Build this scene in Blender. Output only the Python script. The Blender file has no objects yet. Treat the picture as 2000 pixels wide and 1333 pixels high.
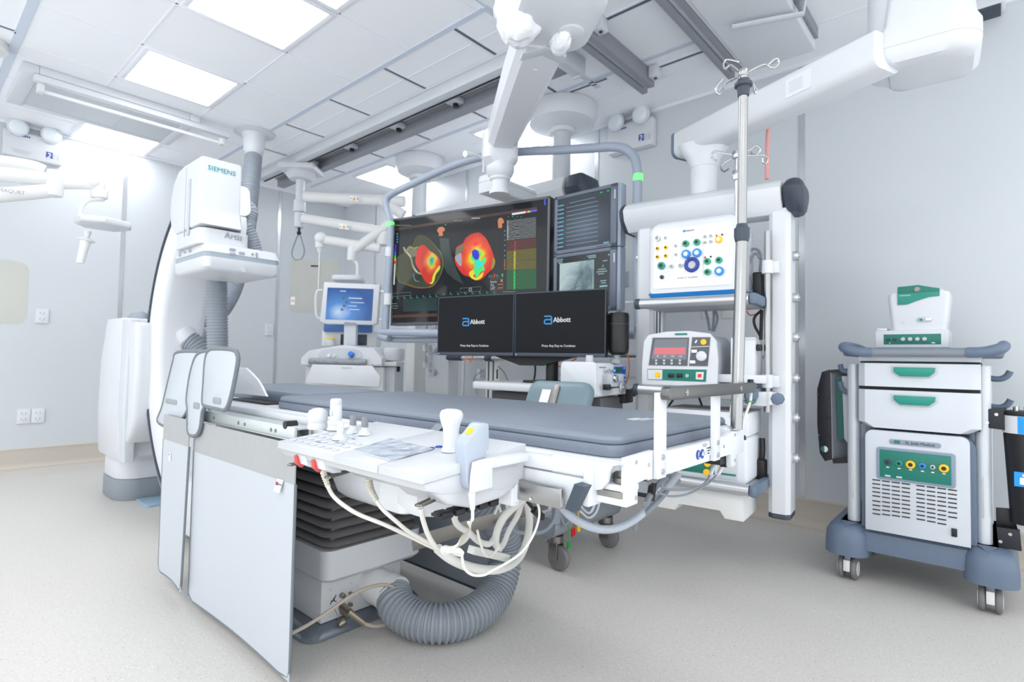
import bpy, bmesh, math, random
from mathutils import Vector, Matrix, Euler
random.seed(7)
SC = bpy.context.scene
COL = SC.collection
PI = math.pi
# ---------------------------------------------------------------- camera
FPX = 1077.2
YAW, PIT, ROL = [math.radians(a) for a in (41.443, 2.0174, 1.0441)]
CAMZ = 0.95
_f = Vector((math.cos(PIT)*math.cos(YAW), math.cos(PIT)*math.sin(YAW), math.sin(PIT)))
_r = Vector((math.sin(YAW), -math.cos(YAW), 0)); _u = _r.cross(_f)
_R = _r*math.cos(ROL)+_u*math.sin(ROL); _U = -_r*math.sin(ROL)+_u*math.cos(ROL)
CAM = Vector((0, 0, CAMZ))
cd = bpy.data.cameras.new('camera'); cam = bpy.data.objects.new('camera', cd); COL.objects.link(cam)
m = Matrix((_R, _U, -_f)).transposed().to_4x4(); m.translation = CAM
cam.matrix_world = m
cd.sensor_width = 36; cd.lens = FPX/2000*36; cd.clip_start = 0.02; cd.clip_end = 60
cd.dof.use_dof = True; cd.dof.focus_distance = 1.25; cd.dof.aperture_fstop = 6.3
SC.camera = cam
def at(px, py, x=None, y=None, z=None, M=None):
    """point where the sight line of a photo pixel meets a plane (of frame M, else of the world)"""
    d = _f*FPX+_R*(px-1000)-_U*(py-666.5); c = CAM.copy()
    if M is not None:
        i = M.inverted(); c = i@c; d = i.to_3x3()@d
    if x is not None: t = (x-c.x)/d.x
    elif y is not None: t = (y-c.y)/d.y
    else: t = (z-c.z)/d.z
    return c+d*t
# ---------------------------------------------------------------- materials
def srgb(c):
    return tuple(((v/255)/12.92 if v/255 <= .04045 else ((v/255+.055)/1.055)**2.4) for v in c)+(1,)
MT = {}
def mat(name, rgb, rough=.45, metal=0, noise=.03, nscale=6, bump=0, bscale=60, emit=None, estr=1, coat=0, aniso=None, alpha=None):
    if name in MT: return MT[name]
    m = bpy.data.materials.new(name); m.use_nodes = True; nt = m.node_tree; b = nt.nodes['Principled BSDF']
    c = srgb(rgb)
    b.inputs['Roughness'].default_value = rough; b.inputs['Metallic'].default_value = metal
    tc = nt.nodes.new('ShaderNodeTexCoord')
    if noise:
        n = nt.nodes.new('ShaderNodeTexNoise'); n.inputs['Scale'].default_value = nscale; n.inputs['Detail'].default_value = 4
        nt.links.new(tc.outputs['Object'], n.inputs['Vector'])
        mx = nt.nodes.new('ShaderNodeMix'); mx.data_type = 'RGBA'
        nt.links.new(n.outputs['Fac'], mx.inputs[0])
        mx.inputs[6].default_value = tuple(v*(1-noise) for v in c[:3])+(1,)
        mx.inputs[7].default_value = tuple(min(1, v*(1+noise)) for v in c[:3])+(1,)
        nt.links.new(mx.outputs[2], b.inputs['Base Color'])
    else: b.inputs['Base Color'].default_value = c
    if bump:
        n2 = nt.nodes.new('ShaderNodeTexNoise'); n2.inputs['Scale'].default_value = bscale; n2.inputs['Detail'].default_value = 5
        nt.links.new(tc.outputs['Object'], n2.inputs['Vector'])
        if aniso:
            mp = nt.nodes.new('ShaderNodeMapping'); mp.inputs['Scale'].default_value = aniso
            nt.links.new(tc.outputs['Object'], mp.inputs['Vector']); nt.links.new(mp.outputs['Vector'], n2.inputs['Vector'])
        bp = nt.nodes.new('ShaderNodeBump'); bp.inputs['Strength'].default_value = bump; bp.inputs['Distance'].default_value = .02
        nt.links.new(n2.outputs['Fac'], bp.inputs['Height']); nt.links.new(bp.outputs['Normal'], b.inputs['Normal'])
    if emit is not None:
        b.inputs['Emission Color'].default_value = srgb(emit); b.inputs['Emission Strength'].default_value = estr
    if coat: b.inputs['Coat Weight'].default_value = coat
    MT[name] = m; return m
WHITE = mat('white_plastic', (212, 215, 220), .35)
WPAINT = mat('white_painted_metal', (214, 217, 222), .4)
OFFW = mat('warm_white_enamel', (224, 225, 225), .45)
LGREY = mat('light_grey_plastic', (196, 201, 207), .45)
MGREY = mat('mid_grey_plastic', (140, 147, 155), .5)
SLATE = mat('slate_blue_plastic', (98, 113, 134), .45)
DSLATE = mat('dark_slate_plastic', (56, 65, 78), .45)
BLACK = mat('black_plastic', (20, 21, 25), .45)
RUBBER = mat('dark_rubber', (120, 118, 120), .5)
STEEL = mat('brushed_stainless', (166, 167, 168), .24, 1, .05, 40, .05, 30, aniso=(1, 1, 40))
DSTEEL = mat('dull_stainless', (140, 137, 133), .4, 1, .05, 20)
CHROME = mat('chrome', (190, 192, 194), .1, 1, 0)
ALU = mat('anodised_aluminium', (196, 198, 202), .35, .85, .03)
RAILM = mat('grey_aluminium_rail', (206, 210, 215), .4, .1, .04)
DRAIL = mat('dark_grey_rail', (146, 149, 156), .45, .15, .04)
TEAL = mat('teal_plastic', (22, 140, 124), .35)
TEALP = mat('teal_panel', (14, 116, 102), .4)
YELLOW = mat('yellow_plastic', (247, 196, 18), .4)
RED = mat('red_plastic', (206, 38, 34), .4)
GREEN = mat('green_plastic', (40, 165, 62), .4)
BLUE = mat('blue_plastic', (38, 138, 214), .4)
LBLUE = mat('cyan_label', (20, 150, 232), .5)
NAVY = mat('navy_plastic', (44, 62, 148), .35)
HOSE = mat('grey_ribbed_hose', (146, 154, 164), .45)
HOSED = mat('dark_grey_ribbed_hose', (134, 141, 150), .42)
CABLEW = mat('white_cable', (222, 220, 214), .5)
CABLEG = mat('grey_cable', (128, 136, 146), .5)
CABLEB = mat('black_cable', (24, 24, 26), .5)
ORANGE = mat('orange_fibre', (240, 120, 60), .5)
VINYL = mat('grey_vinyl', (120, 129, 143), .45, 0, .04, 5, .22, 9)
LEADV = mat('pale_lead_vinyl', (192, 198, 206), .4, 0, .02, 4, .06, 4)
LEADG = mat('grey_lead_vinyl', (166, 169, 171), .42, 0, .06, 6, .12, 14, aniso=(1, 9, 1))
EDGE = mat('grey_binding', (112, 120, 126), .6)
FARCUR = mat('dark_lead_vinyl', (150, 158, 168), .5, 0, .03, 5)
INK = mat('black_ink', (30, 32, 36), .5, noise=0)
GINK = mat('grey_ink', (140, 146, 152), .5, noise=0)
BINK = mat('blue_ink', (28, 70, 160), .5, noise=0)
TINK = mat('teal_ink', (0, 152, 160), .5, noise=0)
WINK = mat('white_ink', (240, 242, 244), .5, noise=0)
AMBER = mat('amber_sign', (235, 165, 40), .5, noise=0)
GLOWG = mat('green_lamp_band', (120, 240, 130), .4, noise=0, emit=(90, 240, 110), estr=.6)
def emis(name, rgb, s=1.0):
    if name in MT: return MT[name]
    m = mat(name, (8, 8, 9), .25, noise=0, emit=rgb, estr=s); return m
# clear lead acrylic: mostly see-through, faint cream tint, glossy skin
def clearmat(name, rgb, fac=.88):
    m = bpy.data.materials.new(name); m.use_nodes = True; nt = m.node_tree
    for n in list(nt.nodes): nt.nodes.remove(n)
    o = nt.nodes.new('ShaderNodeOutputMaterial'); t = nt.nodes.new('ShaderNodeBsdfTransparent'); p = nt.nodes.new('ShaderNodeBsdfPrincipled'); mx = nt.nodes.new('ShaderNodeMixShader')
    n = nt.nodes.new('ShaderNodeTexNoise'); n.inputs['Scale'].default_value = 3
    t.inputs['Color'].default_value = srgb(rgb); p.inputs['Base Color'].default_value = srgb(rgb); p.inputs['Roughness'].default_value = .08
    mr = nt.nodes.new('ShaderNodeMapRange'); mr.inputs[3].default_value = fac-.03; mr.inputs[4].default_value = fac+.03
    nt.links.new(n.outputs['Fac'], mr.inputs[0]); nt.links.new(mr.outputs[0], mx.inputs[0])
    nt.links.new(p.outputs[0], mx.inputs[1]); nt.links.new(t.outputs[0], mx.inputs[2]); nt.links.new(mx.outputs[0], o.inputs[0])
    MT[name] = m; return m
ACRYL = clearmat('lead_acrylic', (240, 239, 234), .84)
CLEAR = clearmat('clear_plastic', (240, 243, 246), .6)
# ---------------------------------------------------------------- mesh builder
class MB:
    def __init__(s): s.bm = bmesh.new()
    def add(s, b, M=None):
        if M is not None: bmesh.ops.transform(b, matrix=M, verts=b.verts)
        t = bpy.data.meshes.new('t'); b.to_mesh(t); b.free(); s.bm.from_mesh(t); bpy.data.meshes.remove(t); return s
    def box(s, a, b, bev=0, seg=2, rz=0, tap=None, M=None):
        a = Vector(a); b = Vector(b); c = (a+b)/2; d = b-a
        bm = bmesh.new(); bmesh.ops.create_cube(bm, size=1)
        for v in bm.verts:
            v.co = Vector((v.co.x*d.x, v.co.y*d.y, v.co.z*d.z))
            if tap and v.co.z > 0: v.co.x *= tap[0]; v.co.y *= tap[1]
        if bev:
            bmesh.ops.bevel(bm, geom=bm.edges[:], offset=min(bev, .49*min(abs(d.x), abs(d.y), abs(d.z))), segments=seg, affect='EDGES', profile=.5)
        X = Matrix.Translation(c)@Matrix.Rotation(math.radians(rz), 4, 'Z')
        return s.add(bm, (M@X) if M is not None else X)
    def rbox(s, a, b, r, axis='z', bev=.004, n=6):
        """box with corners rounded about one axis"""
        u0, u1, v0, v1 = {'z': (a[0], b[0], a[1], b[1]), 'y': (a[0], b[0], a[2], b[2]), 'x': (a[1], b[1], a[2], b[2])}[axis]
        w0, w1 = {'z': (a[2], b[2]), 'y': (a[1], b[1]), 'x': (a[0], b[0])}[axis]
        return s.prism(rrect(u0, u1, v0, v1, r, n), {'z': 'xy', 'y': 'xz', 'x': 'yz'}[axis], w0, w1, bev)
    def prism(s, poly, plane, w0, w1, bev=0, seg=2):
        bm = bmesh.new()
        def p3(u, v, w): return {'xy': (u, v, w), 'xz': (u, w, v), 'yz': (w, u, v)}[plane]
        A = [bm.verts.new(p3(u, v, w0)) for u, v in poly]; B = [bm.verts.new(p3(u, v, w1)) for u, v in poly]
        n = len(poly); caps = [bm.faces.new(A[::-1]), bm.faces.new(B)]
        for i in range(n): bm.faces.new((A[i], A[(i+1) % n], B[(i+1) % n], B[i]))
        bmesh.ops.recalc_face_normals(bm, faces=bm.faces[:])
        if bev:
            es = set(e for f in caps for e in f.edges)
            bmesh.ops.bevel(bm, geom=list(es), offset=min(bev, .45*abs(w1-w0)), segments=seg, affect='EDGES', profile=.5, clamp_overlap=True)
        return s.add(bm)
    def cyl(s, p0, p1, r, r1=None, n=24, bev=0):
        p0 = Vector(p0); p1 = Vector(p1); L = (p1-p0).length; r1 = r if r1 is None else r1
        bm = bmesh.new(); bmesh.ops.create_cone(bm, cap_ends=True, segments=n, radius1=r, radius2=r1, depth=L)
        if bev:
            es = [e for e in bm.edges if any(len(f.verts) > 4 for f in e.link_faces)]
            bmesh.ops.bevel(bm, geom=es, offset=min(bev, .45*L), segments=2, affect='EDGES', profile=.5)
        q = (p1-p0).to_track_quat('Z', 'Y').to_matrix().to_4x4()
        return s.add(bm, Matrix.Translation((p0+p1)/2)@q)
    def lathe(s, prof, o=(0, 0, 0), d=(0, 0, 1), n=28):
        bm = bmesh.new(); rings = []
        for r, z in prof:
            rings.append([bm.verts.new((max(r, 1e-5)*math.cos(2*PI*i/n), max(r, 1e-5)*math.sin(2*PI*i/n), z)) for i in range(n)])
        for a, b in zip(rings, rings[1:]):
            for i in range(n): bm.faces.new((a[i], a[(i+1) % n], b[(i+1) % n], b[i]))
        bm.faces.new(rings[0][::-1]); bm.faces.new(rings[-1])
        q = Vector(d).to_track_quat('Z', 'Y').to_matrix().to_4x4()
        return s.add(bm, Matrix.Translation(Vector(o))@q)
    def sph(s, c, r, sc=(1, 1, 1), n=20):
        bm = bmesh.new(); bmesh.ops.create_uvsphere(bm, u_segments=n, v_segments=n//2, radius=r)
        return s.add(bm, Matrix.Translation(Vector(c))@Matrix.Diagonal((sc[0], sc[1], sc[2], 1)))
    def tube(s, pts, r, n=10, sm=6, rib=None, closed=False, flat=None, r1=None):
        P = smooth(pts, sm, closed) if sm else [Vector(p) for p in pts]
        if rib:
            P = resample(P, rib[0]/4)
        bm = bmesh.new(); rings = []; up = Vector((0, 0, 1)); N = len(P)
        t0 = (P[1]-P[0]).normalized()
        if abs(t0.dot(up)) > .95: up = Vector((1, 0, 0))
        x = t0.cross(up).normalized()
        for i, p in enumerate(P):
            if closed: t = (P[(i+1) % N]-P[i-1]).normalized()
            else: t = (P[min(i+1, N-1)]-P[max(i-1, 0)]).normalized()
            x = (x-t*x.dot(t)).normalized(); y = t.cross(x)
            rr = r if r1 is None else r+(r1-r)*i/(N-1)
            if rib: rr *= 1+rib[1]*(1 if i % 4 in (1, 2) else -1)
            a, b = (rr, rr) if not flat else (rr*flat[0], rr*flat[1])
            rings.append([bm.verts.new(p+x*(a*math.cos(2*PI*k/n))+y*(b*math.sin(2*PI*k/n))) for k in range(n)])
        pr = list(zip(rings, rings[1:]))
        if closed: pr.append((rings[-1], rings[0]))
        for a, b in pr:
            for k in range(n): bm.faces.new((a[k], a[(k+1) % n], b[(k+1) % n], b[k]))
        if not closed: bm.faces.new(rings[0][::-1]); bm.faces.new(rings[-1])
        bmesh.ops.recalc_face_normals(bm, faces=bm.faces[:])
        return s.add(bm)
    def sweep(s, path, sec):
        """closed section (u,v) swept along a path of (origin, u-axis, v-axis)"""
        bm = bmesh.new(); rings = [[bm.verts.new(o+ua*u+va*v) for u, v in sec] for o, ua, va in path]; n = len(sec)
        for a, b in zip(rings, rings[1:]):
            for k in range(n): bm.faces.new((a[k], a[(k+1) % n], b[(k+1) % n], b[k]))
        bm.faces.new(rings[0][::-1]); bm.faces.new(rings[-1]); bmesh.ops.recalc_face_normals(bm, faces=bm.faces[:])
        return s.add(bm)
    def loft(s, rings):
        bm = bmesh.new(); R = [[bm.verts.new(Vector(p)) for p in r] for r in rings]; n = len(R[0])
        for a, b in zip(R, R[1:]):
            for k in range(n): bm.faces.new((a[k], a[(k+1) % n], b[(k+1) % n], b[k]))
        bm.faces.new(R[0][::-1]); bm.faces.new(R[-1]); bmesh.ops.recalc_face_normals(bm, faces=bm.faces[:])
        return s.add(bm)
    def sheet(s, grid, th):
        """thin curved sheet from a grid of points, given thickness"""
        bm = bmesh.new(); V = [[bm.verts.new(Vector(p)) for p in row] for row in grid]
        for a, b in zip(V, V[1:]):
            for i in range(len(a)-1): bm.faces.new((a[i], a[i+1], b[i+1], b[i]))
        bmesh.ops.recalc_face_normals(bm, faces=bm.faces[:])
        bmesh.ops.solidify(bm, geom=bm.faces[:], thickness=th)
        return s.add(bm)
def smooth(pts, n=6, closed=False):
    P = [Vector(p) for p in pts]; out = []; N = len(P)
    rng = N if closed else N-1
    for i in range(rng):
        if closed: a, b, c, d = P[i-1], P[i], P[(i+1) % N], P[(i+2) % N]
        else: a, b, c, d = P[max(i-1, 0)], P[i], P[i+1], P[min(i+2, N-1)]
        for k in range(n):
            t = k/n
            out.append(.5*((2*b)+(c-a)*t+(2*a-5*b+4*c-d)*t*t+(3*b-a-3*c+d)*t**3))
    if not closed: out.append(P[-1])
    return out
def resample(P, step):
    out = [P[0]]; acc = 0
    for a, b in zip(P, P[1:]):
        L = (b-a).length; t = step-acc
        while t <= L and L > 0: out.append(a.lerp(b, t/L)); t += step
        acc = L-(t-step)
    return out
def rrect(u0, u1, v0, v1, r, n=6):
    if isinstance(r, (int, float)): r = [r]*4
    o = []
    for (cx, cy, a0, rr) in ((u1-r[0], v1-r[0], 0, r[0]), (u0+r[1], v1-r[1], 90, r[1]), (u0+r[2], v0+r[2], 180, r[2]), (u1-r[3], v0+r[3], 270, r[3])):
        if rr < 1e-6: o.append((cx, cy)); continue
        for k in range(n+1):
            a = math.radians(a0+90*k/n); o.append((cx+rr*math.cos(a), cy+rr*math.sin(a)))
    return o
def circ(cx, cy, r, n=28): return [(cx+r*math.cos(2*PI*i/n), cy+r*math.sin(2*PI*i/n)) for i in range(n)]
def tag(o, label=None, cat=None, group=None, kind=None):
    for k, v in (('label', label), ('category', cat), ('group', group), ('kind', kind)):
        if v: o[k] = v
    return o
def link(name, mb, mt, parent=None, sharp=38):
    me = bpy.data.meshes.new(name); mb.bm.to_mesh(me); mb.bm.free()
    me.polygons.foreach_set('use_smooth', [True]*len(me.polygons)); me.set_sharp_from_angle(angle=math.radians(sharp))
    me.materials.append(mt)
    o = bpy.data.objects.new(name, me); COL.objects.link(o)
    if parent is not None: o.parent = parent
    return o
def solo(name, mb, mt, label, cat, group=None, base=None, kind=None):
    """a thing that is one mesh; verts given in world space, origin moved to its base"""
    if base is None:
        vs = [v.co for v in mb.bm.verts]
        base = Vector((sum(v.x for v in vs)/len(vs), sum(v.y for v in vs)/len(vs), min(v.z for v in vs)))
    bmesh.ops.translate(mb.bm, vec=-Vector(base), verts=mb.bm.verts)
    o = link(name, mb, mt); o.location = base
    return tag(o, label, cat, group, kind)
def struct(name, mb, mt):
    o = link(name, mb, mt); o['kind'] = 'structure'; return o
class T:
    """a thing: an Empty at its base; parts are drawn in its own frame (or the world's, world=True)"""
    def __init__(s, name, label, cat, loc=(0, 0, 0), rz=0, group=None, world=False):
        s.o = bpy.data.objects.new(name, None); COL.objects.link(s.o); s.o.empty_display_size = .05
        s.o.location = loc; s.o.rotation_euler = (0, 0, math.radians(rz)); tag(s.o, label, cat, group)
        s.M = Matrix.Translation(Vector(loc))@Matrix.Rotation(math.radians(rz), 4, 'Z')
        s.world = world
    def part(s, name, mb, mt, parent=None, label=None):
        if s.world: bmesh.ops.transform(mb.bm, matrix=s.M.inverted(), verts=mb.bm.verts)
        o = link(name, mb, mt, parent or s.o)
        if label: o['label'] = label
        return o
    def at(s, px, py, x=None, y=None, z=None): return at(px, py, x, y, z, None if s.world else s.M)
    def text(s, name, string, size, o, right, up, mt, parent=None, label=None, ext=.0006, align='CENTER', sx=1):
        return s.part(name, textmb(string, size, o, right, up, ext, align, sx), mt, parent, label)
def textmb(string, size, o, right, up, ext=.0006, align='CENTER', sx=1, mb=None):
    cu = bpy.data.curves.new('t', 'FONT'); cu.body = string; cu.size = size; cu.extrude = ext; cu.align_x = align; cu.align_y = 'CENTER'; cu.resolution_u = 2
    ob = bpy.data.objects.new('t', cu); COL.objects.link(ob); bpy.context.view_layer.update()
    me = bpy.data.meshes.new_from_object(ob.evaluated_get(bpy.context.evaluated_depsgraph_get()))
    bpy.data.objects.remove(ob); bpy.data.curves.remove(cu)
    b = bmesh.new(); b.from_mesh(me); bpy.data.meshes.remove(me)
    r = Vector(right).normalized(); u = Vector(up).normalized(); n = r.cross(u)
    Mx = Matrix((r*sx, u, n)).transposed().to_4x4(); Mx.translation = Vector(o)
    mb = mb or MB(); return mb.add(b, Mx)
def plate(mb, c, right, up, w, h, th=.001, r=0):
    """thin rectangle lying on a face; c = centre"""
    b = bmesh.new(); rr = Vector(right).normalized(); u = Vector(up).normalized(); n = rr.cross(u)
    pts = rrect(-w/2, w/2, -h/2, h/2, r, 4) if r else [(-w/2, -h/2), (w/2, -h/2), (w/2, h/2), (-w/2, h/2)]
    A = [b.verts.new((u_, v_, 0)) for u_, v_ in pts]; B = [b.verts.new((u_, v_, th)) for u_, v_ in pts]
    k = len(pts); b.faces.new(A[::-1]); b.faces.new(B)
    for i in range(k): b.faces.new((A[i], A[(i+1) % k], B[(i+1) % k], B[i]))
    Mx = Matrix((rr, u, n)).transposed().to_4x4(); Mx.translation = Vector(c)
    return mb.add(b, Mx)
# ---------------------------------------------------------------- room
CZ = 2.8; YA = 5.955; XB = 3.642; X0 = -1.5; Y0 = -1.5
WALLM = mat('pale_grey_wall_panel', (205, 210, 215), .3, 0, .012, 1.5)
CEILM = mat('white_ceiling_tile', (244, 246, 250), .45, 0, .01, 2)
CGRID = mat('ceiling_seam', (236, 238, 244), .4, noise=.01)
CSTRIP = mat('ceiling_strip', (202, 211, 226), .4, noise=.01)
SKIRT = mat('beige_speckled_cove', (196, 188, 178), .5, 0, .08, 180)
def floor_mat():
    m = bpy.data.materials.new('speckled_vinyl_floor'); m.use_nodes = True; nt = m.node_tree; b = nt.nodes['Principled BSDF']
    tc = nt.nodes.new('ShaderNodeTexCoord')
    def ramp(src, stops):
        r = nt.nodes.new('ShaderNodeValToRGB'); e = r.color_ramp.elements
        e[0].position, e[0].color = stops[0][0], stops[0][1]; e[1].position, e[1].color = stops[1][0], stops[1][1]
        nt.links.new(src, r.inputs[0]); return r.outputs[0]
    def mixc(f, a, bb):
        x = nt.nodes.new('ShaderNodeMix'); x.data_type = 'RGBA'; nt.links.new(f, x.inputs[0])
        for k, v in ((6, a), (7, bb)):
            if isinstance(v, tuple): x.inputs[k].default_value = v
            else: nt.links.new(v, x.inputs[k])
        return x.outputs[2]
    n = nt.nodes.new('ShaderNodeTexNoise'); n.inputs['Scale'].default_value = 90; n.inputs['Detail'].default_value = 3; nt.links.new(tc.outputs['Object'], n.inputs['Vector'])
    base = mixc(n.outputs['Fac'], srgb((196, 192, 187)), srgb((213, 210, 206)))
    W = (1, 1, 1, 1); K = (0, 0, 0, 1)
    for sc, thr, colr in ((110, .16, srgb((232, 230, 227))), (130, .13, srgb((158, 148, 140))), (60, .085, srgb((128, 118, 112)))):
        v = nt.nodes.new('ShaderNodeTexVoronoi'); v.inputs['Scale'].default_value = sc; nt.links.new(tc.outputs['Object'], v.inputs['Vector'])
        base = mixc(ramp(v.outputs['Distance'], ((thr*.8, W), (thr*1.3, K))), base, colr)
    nt.links.new(base, b.inputs['Base Color']); b.inputs['Roughness'].default_value = .4
    return m
FLOORM = floor_mat()
struct('floor', MB().box((X0, Y0, -.1), (XB, YA, 0)), FLOORM)
struct('ceiling', MB().box((X0, Y0, CZ), (XB, YA, CZ+.1)), CEILM)
struct('wall_left', MB().box((X0-.1, YA, -.1), (XB+.1, YA+.1, CZ+.1)), WALLM)
struct('wall_right', MB().box((XB, Y0-.1, -.1), (XB+.1, YA, CZ+.1)), WALLM)
cove = [(0, 0), (.05, 0), (.05, .004), (.035, .007), (.022, .016), (.014, .032), (.012, .05), (.012, .158), (0, .158)]
struct('baseboard_left', MB().prism([(YA-u, v) for u, v in cove], 'yz', X0, XB), SKIRT)
struct('baseboard_right', MB().prism([(XB-u, v) for u, v in cove], 'xz', Y0, YA), SKIRT)
CAP = mat('cream_skirting_cap', (214, 203, 190), .5)
struct('trim_1', MB().box((X0, YA-.016, .158), (XB, YA, .166)).box((XB-.016, Y0, .158), (XB, YA, .166)), CAP)
k = 2
STRIP = mat('polished_steel_strip', (208, 210, 214), .22, .65, .03, 3)
for x in (-1.49, -.06, 1.378, 2.818):
    struct('trim_%d' % k, MB().box((x-.016, YA-.006, .166), (x+.016, YA+.001, CZ)), STRIP); k += 1
for y in (5.315, 3.831, 2.358, .886, -.6, -2.05):
    struct('trim_%d' % k, MB().box((XB-.006, y-.017, .166), (XB+.001, y+.017, CZ)), STRIP); k += 1
struct('trim_%d' % k, MB().box((X0, YA-.02, CZ-.022), (XB, YA, CZ)).box((XB-.02, Y0, CZ-.022), (XB, YA, CZ)), CGRID); k += 1
# ceiling grid: seams of the tiles and the wider support strips
g = MB()
for x in (.94, 1.54): g.box((x-.006, Y0, CZ-.003), (x+.006, YA, CZ))
for x in (-.15, -.75, -1.35): g.box((x-.006, Y0, CZ-.003), (x+.006, YA, CZ))
for i in range(-8, 6): g.box((.46, 2.64+.588*i+.588-.005, CZ-.003), (2.0, 2.64+.588*i+.588+.005, CZ))
for x in (2.2, 3.26): g.box((x-.005, Y0, CZ-.003), (x+.005, YA, CZ))
struct('trim_%d' % k, g, CGRID); k += 1
g = MB()
for x, w in ((.44, .022), (2.01, .016), (2.985, .014)): g.box((x-w, 2.02 if x > 1 else Y0, CZ-.006), (x+w, 5.6, CZ))
g.box((2.0, 1.985, CZ-.006), (3.1, 2.02, CZ)); g.box((2.98, 1.24, CZ-.006), (3.01, 1.99, CZ)); g.box((.46, 1.99, CZ-.004), (2.0, 2.0, CZ))
struct('trim_%d' % k, g, CSTRIP); k += 1
DARKCH = mat('dark_recessed_channel', (92, 104, 116), .5)
g = MB(); h = MB()
def slot(x0, x1, y):
    g.box((x0, y-.012, CZ-.004), (x1, y+.012, CZ+.002)); h.box((x0-.01, y+.012, CZ-.006), (x1+.01, y+.03, CZ)); h.box((x0-.01, y-.018, CZ-.006), (x1+.01, y-.012, CZ))
for i in range(-1, 5): slot(2.035, 2.37, 2.26+.657*i)
for i in range(0, 5): slot(2.74, 2.965, 2.26+.657*i)
for i in range(0, 6): slot(.0, .415, 2.26+.657*i)
def slotx(x0, y0, y1):
    pass
for x, y0, y1 in ((2.495, .3, 1.66), (3.12, 1.24, 1.66), (3.03, 1.9, 2.2)):
    g.box((x-.012, y0, CZ-.004), (x+.012, y1, CZ+.002)); h.box((x+.012, y0, CZ-.006), (x+.024, y1, CZ)); h.box((x-.024, y0, CZ-.006), (x-.012, y1, CZ))
struct('trim_%d' % k, g, DARKCH); k += 1
struct('trim_%d' % k, h, CGRID); k += 1
# ---------------------------------------------------------------- ceiling lights
DIFF = mat('lit_diffuser', (255, 255, 255), .5, noise=0, emit=(252, 253, 255), estr=5.5)
def ceiling_light(x0, x1, y0, y1, label):
    t = T('ceiling_light', label, 'light', ((x0+x1)/2, (y0+y1)/2, CZ-.012), world=True, group='square ceiling light panels')
    f = MB()
    for a, b in (((x0-.03, y0-.03), (x1+.03, y0)), ((x0-.03, y1), (x1+.03, y1+.03)), ((x0-.03, y0), (x0, y1)), ((x1, y0), (x1+.03, y1))):
        f.box((a[0], a[1], CZ-.012), (b[0], b[1], CZ-.0005), .002)
    t.part('frame', f, CGRID)
    t.part('diffuser', MB().box((x0, y0, CZ-.008), (x1, y1, CZ-.001)), DIFF)
ceiling_light(.985, 1.5, 5.42, 5.925, 'lit square ceiling panel above the left wall, behind the mesh air filter')
ceiling_light(.985, 1.5, 3.85, 4.37, 'lit square ceiling panel between the large near panel and the mesh air filter')
ceiling_light(.985, 1.5, 2.68, 3.2, 'largest lit square ceiling panel at the top left of the photo')
ceiling_light(.985, 1.5, 2.09, 2.61, 'lit square ceiling panel cut by the top edge beside the largest panel')
ceiling_light(3.10, 3.60, 4.37, 4.9, 'lit square ceiling panel left of the round ceiling canopy in the far corner')
ceiling_light(3.10, 3.60, 2.63, 3.19, 'lit square ceiling panel half hidden behind the boom arm and large canopy')
LK = .45
def lamp(x, y, w, h, e, sp=180):
    l = bpy.data.lights.new('fill_lamp', 'AREA'); l.shape = 'RECTANGLE'; l.size = w; l.size_y = h; l.energy = e; l.color = (1, 1, 1)
    o = bpy.data.objects.new('fill_lamp', l); COL.objects.link(o); o.location = (x, y, CZ-.02); return o
for x, y, e_ in ((1.24, -.9, 9), (-.6, -.9, 12), (-.6, .9, 12), (-.9, 2.6, 9), (-.6, 4.2, 6)):  # unseen fill lamps added out of view to brighten camera-facing sides
    lamp(x, y, .55, .55, e_*LK)
# the photographer's flash, just above the lens (its shadows show on the pendant arm and right wall)
fl = bpy.data.lights.new('camera_flash', 'POINT'); fl.energy = 5; fl.shadow_soft_size = .045; fl.color = (.96, .98, 1)
fo = bpy.data.objects.new('camera_flash', fl); COL.objects.link(fo); fo.location = CAM+_U*.19-_f*.03
w = bpy.data.worlds.new('world'); SC.world = w; w.use_nodes = True
w.node_tree.nodes['Background'].inputs[0].default_value = (.95, .985, 1, 1); w.node_tree.nodes['Background'].inputs[1].default_value = 1.15
SC.view_settings.view_transform = 'Standard'; SC.view_settings.look = 'None'; SC.view_settings.exposure = .74; SC.view_settings.gamma = 1; SC.view_settings.use_curve_mapping = False
SC.cycles.use_denoising = True; SC.cycles.max_bounces = 10; SC.cycles.diffuse_bounces = 6; SC.cycles.transparent_max_bounces = 16
# ---------------------------------------------------------------- ceiling rails and hardware
t = T('ceiling_rail', 'long light grey ceiling rail with a dark slot, nearer one of the parallel pair', 'rail', (2.42, 3.75, 2.7), world=True, group='ceiling rails')
t.part('track', MB().box((2.385, 1.96, 2.715), (2.455, 5.56, 2.799), .004).box((2.365, 1.96, 2.785), (2.475, 5.56, 2.799), .003), RAILM)
t.part('slot_line', MB().box((2.456, 1.97, 2.71), (2.466, 5.55, 2.74)), BLACK)
t = T('ceiling_rail', 'long dark-sided ceiling rail, farther one of the parallel pair', 'rail', (2.66, 3.75, 2.7), world=True, group='ceiling rails')
t.part('track', MB().box((2.625, 1.96, 2.715), (2.7, 5.62, 2.799), .004).box((2.6, 1.96, 2.785), (2.73, 5.62, 2.799), .003), DRAIL)
t.part('end_plug', MB().cyl((2.66, 5.61, 2.75), (2.66, 5.64, 2.75), .022), BLACK)
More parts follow.
